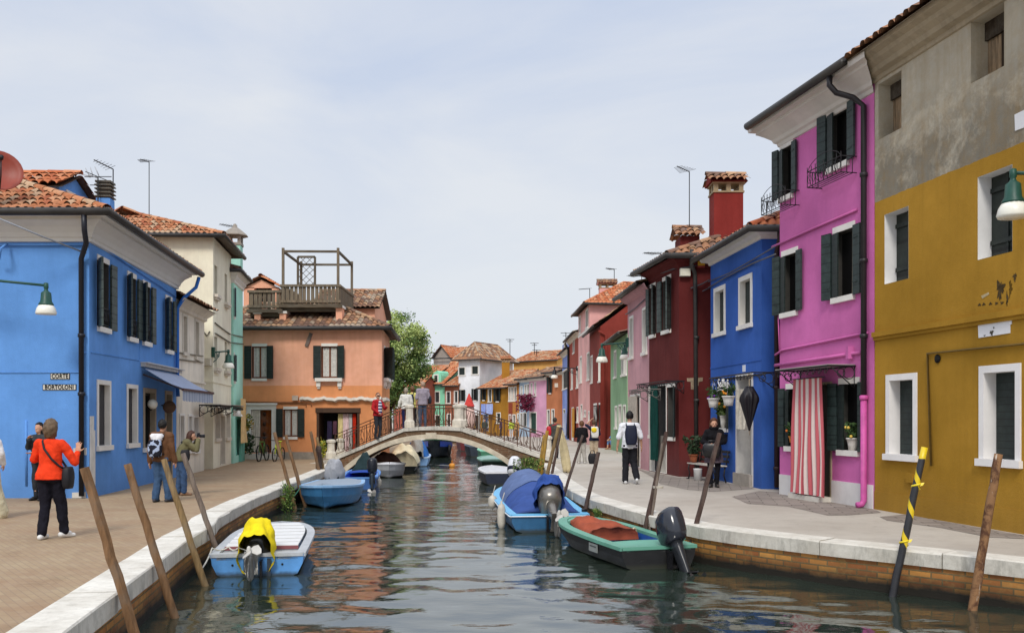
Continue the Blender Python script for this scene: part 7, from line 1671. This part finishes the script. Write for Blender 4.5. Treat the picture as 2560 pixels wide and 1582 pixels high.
def person(label, pos, rz, H=1.7, pose=None, top='#888888', bottom='#222233', shoe='#222222', hair='#3a2a20', hairlen=.0, sleeve=1, female=False, wide=.0, voxel=.013, hands=('rel','rel'), group=None, striped_top=None, jacket=None, skirt=None, topm=None, shorts=False, face=False, skin=None, glasses=False, collar=.0, bald=False, fit=.012, hairvol=1.0):
    J = {k: V(*v) for k, v in BASE.items()}
    for k, v in (pose or {}).items(): J[k] = V(*v)
    s = H/1.75; J = {k: v*s for k, v in J.items()}; sk = skin or SKIN
    root = thing('person', label, 'person', pos, math.radians(rz), group, local=True)
    sw = .93 if female else 1.0
    for k in ('sL','sR'): J[k].x *= sw
    def torso(mb, inf=0.0, zlo=None, secs=None):
        hipw = .168 if female else .158
        S = [(J['pel']-V(0,0,.09*s),hipw*.8,.10),(J['pel'],hipw,.118),(J['wst'],.128 if female else .142,.098),(J['chs'],.152 if female else .168,.118),(J['sho']-V(0,0,.03*s),.165 if female else .182,.092),(J['sho']+V(0,0,.035*s),.12,.075),(J['nek'],.058,.06)]
        rings = []
        rv = (J['sR']-J['sL']).normalized()
        for c, rx, ry in S:
            f = V(0,0,1).cross(rv).normalized()
            rings.append([c + rv*(rx*s+inf)*math.cos(a) + f*(ry*s+inf)*math.sin(a) for a in [2*PI*k/20 for k in range(20)]])
        mb.loft(rings, True, True, True)
        for q in ('sL','sR'): mb.capsule(J['sho'], J[q], .075*s+inf, .056*s+inf)
        if female: 
            fv = V(0,0,1).cross(rv).normalized()
            for g in (-.065,.065): mb.sphere(J['chs']+rv*g*s+fv*.075*s, .062*s+inf)
    def arm(mb, S_, inf=0, to=1.0):
        sh, el, wr = J['s'+S_], J['e'+S_], J['w'+S_]
        mb.capsule(sh, el, .051*s+inf, .041*s+inf)
        if to > .5: mb.capsule(el, el.lerp(wr,(to-.5)*2), .040*s+inf, (.04-.013*(to-.5)*2)*s+inf)
    def leg(mb, S_, inf=0, to=1.0, flare=0):
        h_, k_, a_ = J['h'+S_], J['k'+S_], J['a'+S_]
        mb.capsule(h_, k_, .088*s+inf, .060*s+inf+flare*.5)
        if to > .5: mb.capsule(k_, k_.lerp(a_,(to-.5)*2), .058*s+inf+flare*.5, .042*s+inf+flare)
        mb.sphere(h_+V(0,-.035*s,.0), .092*s+inf)
    def hand(mb, S_, kind):
        wr, el = J['w'+S_], J['e'+S_]; d = (wr-el).normalized(); sg = -1 if S_ == 'L' else 1
        fs = max(1.0, voxel/.010)
        if kind == 'wave': d = (d*.25+V(0.1*sg,0,1)).normalized()
        side = d.cross(V(0,1,0) if abs(d.y) < .8 else V(0,0,1)).normalized()
        if kind in ('rel','grip'): side = V(0,1,0)-d*d.y; side = side.normalized() if side.length > .1 else d.orthogonal().normalized()
        nrm = d.cross(side).normalized(); p = wr+d*.045*s
        mb.sphere(p, (.042*s,.018*s,.05*s), 10, 8, Matrix((side,nrm,d)).transposed())
        mb.capsule(wr-d*.02*s, wr+d*.03*s, .026*s, .024*s)
        curl = {'rel':.35,'grip':1.1,'wave':.03}[kind]; pal = nrm*(1 if nrm.x*sg < 0 else -1)
        for i, (o_, L) in enumerate(((-.03,.062),(-.010,.075),(.010,.072),(.03,.055))):
            spread = side*o_*(6 if kind == 'wave' else 1.5); b0 = p+side*o_*s*1.05+d*.042*s; d1 = (d+spread*.9+pal*curl*.5).normalized(); m = b0+d1*L*.5*s; d2 = (d1+pal*curl).normalized()
            r = .0085*s*fs; mb.capsule(b0-d*.012*s, m, r*1.1, r, 7); mb.capsule(m, m+d2*L*.5*s, r, r*.85, 7)
        tb = p-side*.034*s-d*.02*s; td = (d*.55-side*.85+pal*.3).normalized(); r = .0105*s*fs; mb.capsule(tb, tb+td*.032*s, r*1.15, r, 7); mb.capsule(tb+td*.032*s, tb+td*.032*s+(td+d*.6).normalized()*.03*s, r, r*.85, 7)
    # body: one continuous surface
    b = MB(); torso(b, -.004)
    hd = J['hed']; up = (hd-J['nek']).normalized(); R3 = Matrix.Identity(3)
    hf = J.get('look', None); fwd = (hf/s if hf is not None else V(0,1,0)); fwd = fwd.normalized(); rgt = fwd.cross(V(0,0,1)).normalized(); upv = rgt.cross(fwd); R3 = Matrix((rgt,fwd,upv)).transposed()
    T = lambda x,y,z: hd + R3 @ V(x*s,y*s,z*s)
    b.sphere(hd+upv*.012*s, (.076*s,.094*s,.108*s), 16, 12, R3); b.sphere(T(0,.03,-.055), (.055*s,.062*s,.062*s), 12, 8, R3)
    b.capsule(T(0,.088,.01), T(0,.112,-.022), .009*s, .014*s, 8); b.capsule(T(-.02,.085,-.058), T(.02,.085,-.058), .011*s, .011*s, 8)
    for g in (-1,1): b.sphere(T(.078*g,-.005,-.005), (.012*s,.022*s,.032*s), 8, 6, R3)
    b.capsule(J['nek']-V(0,0,.05*s), hd-upv*.05*s, .054*s, .05*s)
    for q, hk in zip('LR', hands): arm(b,q,0); hand(b,q,hk)
    for q in 'LR':
        leg(b,q,0); b.capsule(J['a'+q]-V(0,0,.02*s), J['t'+q], .036*s, .028*s)
    remesh(b, 'body', [sk], root, voxel*.85, 2, .7)
    # trousers / skirt / shorts
    t = MB(); bm_ = cloth(bottom,.9,10,'trouser_cloth') if isinstance(bottom,str) else bottom
    hipw = .172 if female else .162
    t.loft([[c + V(rx*s*math.cos(a), ry*s*math.sin(a), 0) for a in [2*PI*k/20 for k in range(20)]] for c, rx, ry in ((J['pel']-V(0,0,.12*s),hipw*.85,.11),(J['pel']-V(0,0,.02*s),hipw+.012,.132),(J['wst']-V(0,0,.06*s),hipw*.93,.122),(J['wst']-V(0,0,.02*s),hipw*.9,.116))], True, True, True)
    for q in 'LR': leg(t, q, .016+wide*.3, .72 if shorts else .985, 0 if shorts else wide)
    remesh(t, 'shorts' if shorts else 'trousers', [bm_], root, voxel, 3)
    if skirt:
        k = MB(); n = 28; rings = []
        for c, r, f in ((J['wst'],.17,0),(J['pel'],.205,.2),(J['kL'].lerp(J['kR'],.5)+V(0,0,.14*s),.235,1)):
            rings.append([c+V((r+.014*f*math.sin(7*a))*s*math.cos(a),(r*.8+.014*f*math.sin(7*a))*s*math.sin(a),0) for a in [2*PI*j/n for j in range(n)]])
        k.loft(rings, True, False, True); k.build('skirt', [cloth(skirt,.9,14,'skirt_cloth')], root)
    # top
    t = MB(); torso(t, fit); rv = (J['sR']-J['sL']).normalized()
    t.loft([[c + V((rx*s)*math.cos(a), ry*s*math.sin(a), 0) for a in [2*PI*k/20 for k in range(20)]] for c, rx, ry in ((J['pel']-V(0,0,.07*s),hipw+.042,.172),(J['pel']+V(0,0,.02),hipw+.034,.160),(J['wst'],.15+fit,.116+fit),(J['chs'],.15+fit,.115+fit))], True, True, True)
    for q in 'LR': arm(t, q, .013+fit*.4, sleeve)
    remesh(t, 'jacket' if jacket else 'shirt', [topm or cloth(top,.9,10,'shirt_cloth')], root, voxel, 3)
    # shoes
    for q in 'LR':
        a, tt = J['a'+q], J['t'+q]; d = (tt-a); fl = V(d.x,d.y,0) if V(d.x,d.y,0).length > .05*s else d; fl.normalize()
        sh = MB(); heel = a - fl*.055*s - V(0,0,.045*s) if d.z > -.12*s else a-d.normalized()*.03*s
        sh.capsule(heel, tt-V(0,0,.0), .042*s, .034*s); sh.capsule(a-V(0,0,.02*s), a.lerp(tt,.5), .047*s, .04*s)
        remesh(sh, 'shoe', [plain(shoe,.9,.5,.1,name='shoe_leather')], root, voxel*.9, 2)
    # hair
    if not bald:
        rnd = random.Random(hash(label) % 999); h = MB(); n1, n2 = 26, 18; rings = []
        for i in range(n2+1):
            th = -PI/2+PI*i/n2; row = []
            for j in range(n1):
                ph = 2*PI*j/n1; dx, dy, dz = math.cos(th)*math.cos(ph), math.cos(th)*math.sin(ph), math.sin(th)
                r = 1.0; front = dy > .2 and dz < .52-.35*max(0,.5-dy); low = dz < (-.35 if dy > -.15 else -.66) and hairlen <= 0
                if front or low: r = .72
                else: r = (1.0+.05*math.sin(9*ph+7*th)+.045*math.sin(5*ph-11*th)+rnd.uniform(-.03,.03))
                q = .092*hairvol
                x, y, z = dx*q*r, dy*.108*hairvol*r-.010, dz*.118*hairvol*r+.022
                if hairlen > 0 and dz < .1 and not front: z -= hairlen*(.1-dz); x *= 1.05; y -= .012
                row.append(T(x,y,z))
            rings.append(row)
        h.loft(rings, True, True, True); h.build('hair', [plain(hair,.9,.55,.45,26,.35,bump=.5,name='hair')], root)
    if face:
        for g in (-1,1):
            e = MB(); e.sphere(T(.031*g,.086,.012),(.013*s,.009*s,.008*s),8,6,R3); e.build('eye', [plain('#1c1512',1,.3,name='eye')], root)
        m = MB(); m.capsule(T(-.02,.094,-.052),T(.02,.094,-.052),.006*s,.006*s,6); m.build('mouth', [plain('#9c4f48',.8,.5,name='lips')], root)
    if glasses:
        m = MB(); m.box(T(0,.092,.014),(.13*s,.03*s,.035*s),R=R3); m.build('sunglasses', [plain('#141210',1,.2,name='dark_lens')], root)
    Mx = Matrix.Translation(Vector(pos)) @ Matrix.Rotation(math.radians(rz),4,'Z')
    return root, J, (lambda x,y,z: Mx @ V(x*s,y*s,z*s)), s
def bag(name, label, fn, M3, size, mat, straps=(), cat='bag', group=None, seed=1, strapmat=None, strap_w=.035):
    """soft bag around local centre fn with size, plus straps (lists of world points)"""
    o = thing(name, label, cat, fn, group=group); mb = MB(); rnd = random.Random(seed); rings = []; a, b, c = size
    for i in range(11):
        f = i/10; k = math.sin(PI*min(1,max(0.0,f*.86+.07)))**.22; rings.append([Vector(fn)+M3 @ V(a/2*k*math.copysign(abs(math.cos(t))**.6,math.cos(t))*(1+.03*math.sin(f*9+t*3)), b/2*k*math.copysign(abs(math.sin(t))**.6,math.sin(t)), c*(f-.5)) for t in [2*PI*j/24 for j in range(24)]])
    mb.loft(rings, True, True, True); mb.build('bag_body', [mat], o)
    for s_ in straps:
        m = MB(); m.tube(s_, strap_w/2, 6); m.build('strap', [strapmat or mat], o)
    return o
def RZ(d): return Matrix.Rotation(math.radians(d),3,'Z')
GP = 'people on the bridge'
# --- left quay
q = on_z(C3(415,690)); pos = (q.x+.02, q.y+.05, 0)
r, J, T_, s = person('woman in an orange sweater and black trousers waving her right hand', pos, 4, 1.64,
    dict(eR=(.325,.05,1.13), wR=(.335,.13,1.27), eL=(-.25,.04,1.17), wL=(-.14,.24,1.20), kL=(-.085,.02,.50), aL=(-.085,-.10,.085), tL=(-.085,.07,.03), kR=(.12,.07,.50), aR=(.155,.10,.10), tR=(.24,.22,.03), hed=(0,.02,1.62)),
    top='#f0431f', bottom='#1b1a24', shoe='#e6e6e4', hair='#6b5742', hairlen=.05, female=True, fit=.004, voxel=.009, hands=('rel','wave'), sleeve=.93, wide=.012, hairvol=1.1)
BLACKB = plain('#17171d',1,.6,.25,10,name='black_nylon')
bag('shoulder_bag', 'black shoulder bag on the hip of the woman in orange', T_(.25,.0,.90), RZ(4), (.13,.22,.30), BLACKB, straps=[[T_(-.10,-.02,1.455),T_(-.085,-.075,1.44),T_(-.04,-.128,1.33),T_(.07,-.14,1.18),T_(.165,-.11,1.08),T_(.235,-.04,1.02)],[T_(-.10,.0,1.46),T_(-.06,.12,1.36),T_(.07,.15,1.2),T_(.18,.1,1.06),T_(.24,.04,1.0)]], strap_w=.03)
q = on_z(C3(312,345)); person('dark haired person in a grey jacket by the blue wall', (q.x+.17,18.75,0), 165, 1.58, dict(eR=(.20,.12,1.2), wR=(.06,.25,1.38), eL=(-.19,.1,1.15), wL=(-.06,.24,1.1)), top='#3c4044', bottom='#34363a', hair='#15110f', hairlen=.35, female=True, jacket=True, fit=.03)
q = on_z(C3(1415,366)); pos = (q.x, q.y, 0)
r, J, T_, s = person('man in a brown jacket and jeans with a patterned backpack, seen from behind', pos, -6, 1.64, dict(aL=(-.12,-.04,.085), tL=(-.13,.12,.03), aR=(.13,.04,.085), tR=(.2,.18,.03), wL=(-.27,.02,.86), wR=(.27,.04,.88), hed=(.015,.02,1.625)), top='#6b4a33', bottom='#3f5878', shoe='#3a3a40', hair='#15120f', jacket=True, fit=.034, wide=.02, voxel=.011)
def pat():
    t = NT('patterned_nylon'); v = t.n('ShaderNodeTexVoronoi'); v.inputs['Scale'].default_value = 16; t.l(t.pos(obj=True), v.inputs['Vector']); sx = t.sep(v.outputs['Color'])
    return t.fin(t.mix(t.math('GREATER_THAN', sx[0], .52), (.012,.013,.022), lin('#aebdd8',.85)), .7, .2)
BKS = lambda T_, y=-.13: [[T_(.095,y-.02,1.36),T_(.10,-.06,1.47),T_(.105,.07,1.45),T_(.12,.13,1.28),T_(.13,.02,1.08),T_(.1,y+.02,1.02)],[T_(-.095,y-.02,1.36),T_(-.10,-.06,1.47),T_(-.105,.07,1.45),T_(-.12,.13,1.28),T_(-.13,.02,1.08),T_(-.1,y+.02,1.02)]]
bag('backpack', 'small dark backpack with pale blue pattern on the man in brown', T_(-.03,-.235,1.15), RZ(-6), (.28,.15,.34), pat(), straps=BKS(T_,-.16), strapmat=BLACKB)
mb = MB(); c = T_(-.02,-.17,1.40); mb.loft([[c+V(w_*math.cos(a),-.05*math.sin(a)*k-.0,z) for a in [PI*j/10 for j in range(11)]] for z, w_, k in ((.06,.10,1.2),(.02,.14,1.7),(-.06,.11,2.0),(-.15,.03,1.9))], False, False, True); single(mb, 'hood', [cloth('#e8e8ea',.95,8)], 'white hood hanging over the patterned backpack', 'hood')
q = on_z(C3(1600,308)); pos = (q.x-.08, q.y, 0)
r, J, T_, s = person('woman in an olive jacket and jeans bending to take a photograph', pos, -62, 1.5, dict(wst=(0,.06,1.06), chs=(0,.13,1.22), sho=(0,.18,1.33), nek=(0,.215,1.395), hed=(0,.30,1.50), sL=(-.165,.18,1.33), sR=(.165,.18,1.33), eL=(-.24,.38,1.16), eR=(.24,.38,1.16), wL=(-.09,.45,1.40), wR=(.09,.45,1.40), aR=(.1,.10,.085), tR=(.11,.27,.03), kR=(.1,.1,.5), look=(0,1,-.05)), top='#6f6a4c', bottom='#41597c', shoe='#8a6a52', hair='#4a2c20', hairlen=.16, female=True, jacket=True, fit=.03, wide=.012, voxel=.011, hands=('grip','grip'))
c = T_(0,.47,1.5); M_ = RZ(-62); mb = MB(); o = thing('camera', 'black camera held up by the woman in the olive jacket', 'camera', c)
mb.box(c,(.13*s,.07*s,.09*s),R=M_); mb.box(c+V(0,0,.055),(.05,.05,.03),R=M_); mb.build('camera_body', [BLACKB], o); mb = MB(); mb.lathe([(.033,0),(.035,.06),(.04,.1),(.03,.1),(.01,.09)],14,c+M_@V(0,.03,0),R=(M_@V(0,1,0)).to_track_quat('Z','Y').to_matrix()); mb.build('lens', [BLACKB], o)
bag('backpack', 'small black pack hanging at the side of the woman with the camera', T_(.17,.12,1.02), RZ(-72), (.1,.2,.24), BLACKB, straps=[[T_(.17,.12,1.12),T_(.05,.05,1.36),T_(-.1,.2,1.38),T_(-.12,.28,1.2)]])
person('person in a white top and flared beige trousers cut off by the left edge', (-8.74,15.3,0), 10, 1.62, dict(aR=(.2,.05,.085), tR=(.22,.2,.03), kR=(.13,.02,.5), eR=(.25,-.02,1.16), wR=(.24,.1,.98)), top='#e6e6e8', bottom='#cfc6a8', shoe='#b8a888', hair='#4a3a2c', wide=.07, female=True)
# --- on the bridge
x = -5.04; r, J, T_, s = person('man in a red jacket over a striped shirt leaning at the bridge railing', (x,34.53,BZT(x)), -128, 1.73, dict(eR=(.27,.02,1.15), wR=(.18,.2,1.0), eL=(-.25,.12,1.15), wL=(-.14,.34,1.22), look=(.35,.9,0)), topm=striped('#e4e4ea','#2c3560',.09) if False else None, top='#b3262c', bottom='#35373d', shoe='#28262a', hair='#6a4a3a', jacket=True, fit=.02, glasses=True, hairvol=.93, group=GP)
def hstripe():
    t = NT('striped_jersey'); z = t.sep(t.pos(obj=True))[2]; return t.fin(t.mix(t.math('GREATER_THAN', t.math('FRACT', t.math('DIVIDE', z, .115)), .5), lin('#e6e6ea',.9), lin('#2b3566',.9)), .85, .2)
mb = MB(); rings = []
for zz, w_ in ((.98,.105),(1.1,.10),(1.25,.105),(1.38,.09),(1.44,.05)): rings.append([V(w_*math.sin(a)*s, (.118+.05*math.cos(a))*s*(1 if zz < 1.4 else .8), zz*s) for a in [-1.25+2.5*k/10 for k in range(11)]])
mb.loft(rings, False, False, True); mb.build('shirt_front', [hstripe()], r)
px = lambda p, Y: (p[0]-CX)/F*Y
x = px(C7(600,0),35.9); person('grey haired woman in a white shirt and navy trousers on the bridge crown', (x,35.9,BZT(x)-.06), 8, 1.64, dict(eL=(-.26,.02,1.14), wL=(-.3,.1,.92)), top='#e3e2da', bottom='#252b55', shoe='#c8c4bc', hair='#9c8f7c', female=True, fit=.022, group=GP, sleeve=.8, hairlen=.04)
x = px(C7(668,0),36.3); r, J, T_, s = person('brown haired person in a yellow print top between two others on the bridge', (x,36.3,BZT(x)-.06), -20, 1.68, dict(look=(-.5,.8,-.2)), top='#d9d27a', bottom='#2a2a2e', hair='#6d4a2e', female=True, group=GP, sleeve=.45, hairlen=.02)
bag('backpack', 'dark navy backpack on the person in the yellow top', T_(0,-.19,1.2), RZ(-20), (.30,.17,.42), plain('#1d2338',1,.7,.2,name='navy_nylon'), straps=BKS(T_,-.13))
x = px(C7(785,0),35.7); r, J, T_, s = person('tall man in a grey shirt and jeans on the bridge crown', (x,35.7,BZT(x)-.06), 22, 1.8, dict(eL=(-.24,-.02,1.13), wL=(-.22,.06,.88), look=(-.4,.9,-.1)), top='#9a919c', bottom='#4a5b74', shoe='#3a3a40', hair='#a58c78', sleeve=.48, fit=.03, group=GP, hairvol=.93)
bag('shoulder_bag', 'black and pale blue shoulder bag of the tall man on the bridge', T_(.27,-.03,1.06), RZ(22), (.12,.24,.30), plain('#1b1e2a',1,.6,.2,name='dark_nylon'), straps=[[T_(.27,-.03,1.2),T_(.2,-.03,1.40),T_(.12,.0,1.49)]])
# --- right bank
q = on_z(C10(185,955)); r, J, T_, s = person('man in a grey top with a red bag walking beyond the right bridge end', (q.x+.05,q.y,0), -5, 1.72, None, top='#4b4b48', bottom='#25252b', hair='#3a2f28', jacket=True, fit=.025)
bag('shoulder_bag', 'bright red bag on the man beyond the right bridge end', T_(-.24,.02,1.18), RZ(-5), (.22,.3,.42), plain('#c21f2e',.9,.5,.15,name='red_nylon'), straps=[[T_(-.22,0,1.36),T_(-.05,-.13,1.44),T_(.08,-.05,1.48)]])
q = on_z(C10(480,1000)); pos = (q.x,q.y,0)
r, J, T_, s = person('woman in a black top and pale grey trousers standing with folded arms', pos, 8, 1.58, dict(eL=(-.23,.06,1.14), eR=(.23,.06,1.14), wL=(.04,.24,1.16), wR=(-.04,.24,1.12), aR=(.14,.02,.085), tR=(.18,.17,.03), aL=(-.13,0,.085)), top='#1c1b1e', bottom='#b8b4ac', shoe='#d8d4ce', hair='#6a4628', female=True, sleeve=.55, fit=.03, wide=.02, hairvol=1.12)
q = on_z(C10(590,985)); r, J, T_, s = person('woman in a navy top and beige trousers with one hand on her head', (q.x+.12,q.y+.6,0), -4, 1.62, dict(eL=(-.33,.06,1.55), wL=(-.12,.06,1.76), eR=(.23,.1,1.15), wR=(.12,.26,1.1)), top='#20243a', bottom='#c3b299', shoe='#c8c0b4', hair='#5d4532', female=True, sleeve=.4, wide=.015)
o = bag('backpack', 'white backpack with a yellow cap tied on it worn by the woman with raised arm', T_(.04,-.20,1.24), RZ(-4), (.30,.16,.44), plain('#e4e4e0',.95,.6,.06,name='white_nylon'), straps=BKS(T_,-.14))
mb = MB(); mb.sphere(T_(.0,-.30,1.34),(.11,.05,.10),12,8); single(mb,'cap',[plain('#f0d41e',.95,.6,.1,name='yellow_cloth')],'yellow cap tied on the white backpack','cap')
q = on_z(C10(592,1004)); o = bag('handbag', 'black bag standing on the pavement behind the two women', V(q.x,q.y,.2), RZ(0), (.32,.2,.38), BLACKB, straps=[[V(q.x-.09,q.y-.05,.36),V(q.x-.05,q.y-.05,.5),V(q.x+.05,q.y-.05,.5),V(q.x+.09,q.y-.05,.36)]])
# seated
q = on_z(C10(775,850)); pos = (q.x+.25,50.6,0)
r, J, T_, s = person('person in a blue shirt and shorts sitting on a low step by the red-brown house', pos, 118, 1.66, dict(pel=(0,-.1,.42), wst=(0,-.06,.57), chs=(0,0,.76), sho=(0,.03,.875), nek=(0,.05,.945), hed=(0,.09,1.095), sL=(-.17,.03,.875), sR=(.17,.03,.875), eL=(-.22,.2,.66), eR=(.22,.2,.66), wL=(-.12,.4,.56), wR=(.12,.4,.56), hL=(-.09,-.05,.40), hR=(.09,-.05,.40), kL=(-.14,.38,.47), kR=(.14,.38,.47), aL=(-.12,.34,.085), aR=(.12,.45,.085), tL=(-.13,.5,.03), tR=(.13,.61,.03)), top='#5b86c4', bottom='#6f8fc0', shoe='#b08a6a', hair='#7a6450', shorts=True, sleeve=.45, face=True)
mb = MB(); mb.box((pos[0]+.13,pos[1]+.05,.15),(.55,.5,.30)); single(mb,'step_block',[plain('#9a9086',.85,name='stone_block')],'low stone block under the seated person in blue','step',bevel=.015)
# walking man
q = on_z(C10(940,1216)); pos = (q.x+.12,q.y+.1,0)
r, J, T_, s = person('man in a white shirt and dark trousers with a navy backpack walking away', pos, 2, 1.84, dict(kL=(-.09,.06,.50), aL=(-.105,.03,.085), tL=(-.115,.2,.03), kR=(.105,.04,.49), aR=(.135,-.24,.16), tR=(.15,-.13,.04), eL=(-.27,-.02,1.14), wL=(-.29,.1,.88), eR=(.26,-.06,1.15), wR=(.29,.03,.92), hed=(0,.02,1.635)), top='#e6e7ec', bottom='#25252a', shoe='#dcdcdc', hair='#14110f', sleeve=.47, fit=.03, wide=.022, voxel=.010)
bag('backpack', 'navy backpack on the walking man in the white shirt', T_(.0,-.215,1.19), RZ(2), (.31,.19,.50), plain('#161c33',1,.65,.25,8,name='navy_nylon'), straps=BKS(T_,-.14))
# woman by the bench
q = on_z(C12(812,1362)); pos = (q.x,q.y+.03,0)
r, J, T_, s = person('woman in black with curly brown hair standing beside the bench', pos, 168, 1.66, dict(eL=(-.25,.02,1.17), wL=(-.1,.22,1.12), eR=(.27,.02,1.17), wR=(.13,.22,1.12), aL=(-.07,.0,.085), aR=(.07,.03,.085), tL=(-.1,.16,.03), tR=(.1,.18,.03), look=(-.15,1,-.05)), top='#17161a', bottom='#17171d', skirt='#5a5058', shoe='#2a2624', hair='#5a3622', hairlen=.07, hairvol=1.16, female=True, face=True, sleeve=.9, fit=.03, voxel=.010, hands=('grip','grip'))
bag('handbag', 'big black leather bag held by the woman beside the bench', T_(.05,.25,.96), RZ(168), (.46,.2,.34), plain('#141315',1,.35,.3,8,.5,name='black_leather'), straps=[[T_(-.06,.25,1.1),T_(-.05,.25,1.2),T_(.13,.25,1.2),T_(.16,.25,1.1)]])
mb = MB()
for k in range(3): mb.tube([T_((.075+.01*k)*math.cos(a),.0+(.075+.01*k)*math.sin(a),1.47+.025*k) for a in [j*PI/9 for j in range(18)]], .03, 6, closed=True)
mb.build('scarf', [cloth('#121114',1,9)], r, origin=(0,0,0)) if False else single(mb,'scarf',[cloth('#121114',1,9)],'black scarf round the neck of the woman beside the bench','scarf')
# far strollers on the right bank beyond the bridge
for i, (c, x, y, Y, top, bot, hair, lab) in enumerate(((C7,1772,868,78,'#b9c94a','#dcdcdc','#4a3626','far stroller in a lime top and white trousers beyond the bridge railing'),(C7,1655,800,86,'#5b4a6a','#4a4448','#3a2c24','far stroller in a violet top beyond the bridge railing'),(C7,1835,862,74,'#b08a5a','#7a6a54','#5a4636','far stroller in tan clothes beyond the bridge railing'),(C7,1475,775,86,'#3f4a44','#6a6058','#2a221c','far stroller in a dark green top near the blue doorway'),(C7,1348,770,90,'#c9a25a','#3a3438','#3a2a20','far stroller in an ochre top in front of the white house'))):
    X_ = px(c(x,y),Y); person(lab, (X_,Y,0), 30+50*i, 1.68, None, top=top, bottom=bot, hair=hair, voxel=.02, group='strollers far along the right bank')
# cream sheet draped on the pole by the bridge
A, T2 = PL['R7']; mb = MB(); rings = []
for i in range(13):
    f = i/12; c = V(T2.x+.02+.28*f, T2.y+.12+.05*f, T2.z+.03-1.42*f); w_ = .06+.07*math.sin(f*PI*.75); rings.append([c+V(w_*math.cos(a)*(1+.25*math.sin(3*a+f*4)), .07*math.sin(a)*(1+.3*math.sin(4*a)), .03*math.sin(5*a)) for a in [2*PI*k/24 for k in range(24)]])
mb.loft(rings, True, True, True); single(mb,'draped_cloth',[cloth('#d9c9a0',.9,6)],'cream cloth draped from the pale pole by the right bridge foot','cloth')
for o in list(bpy.data.objects):
    if '_o' in o: del o['_o']
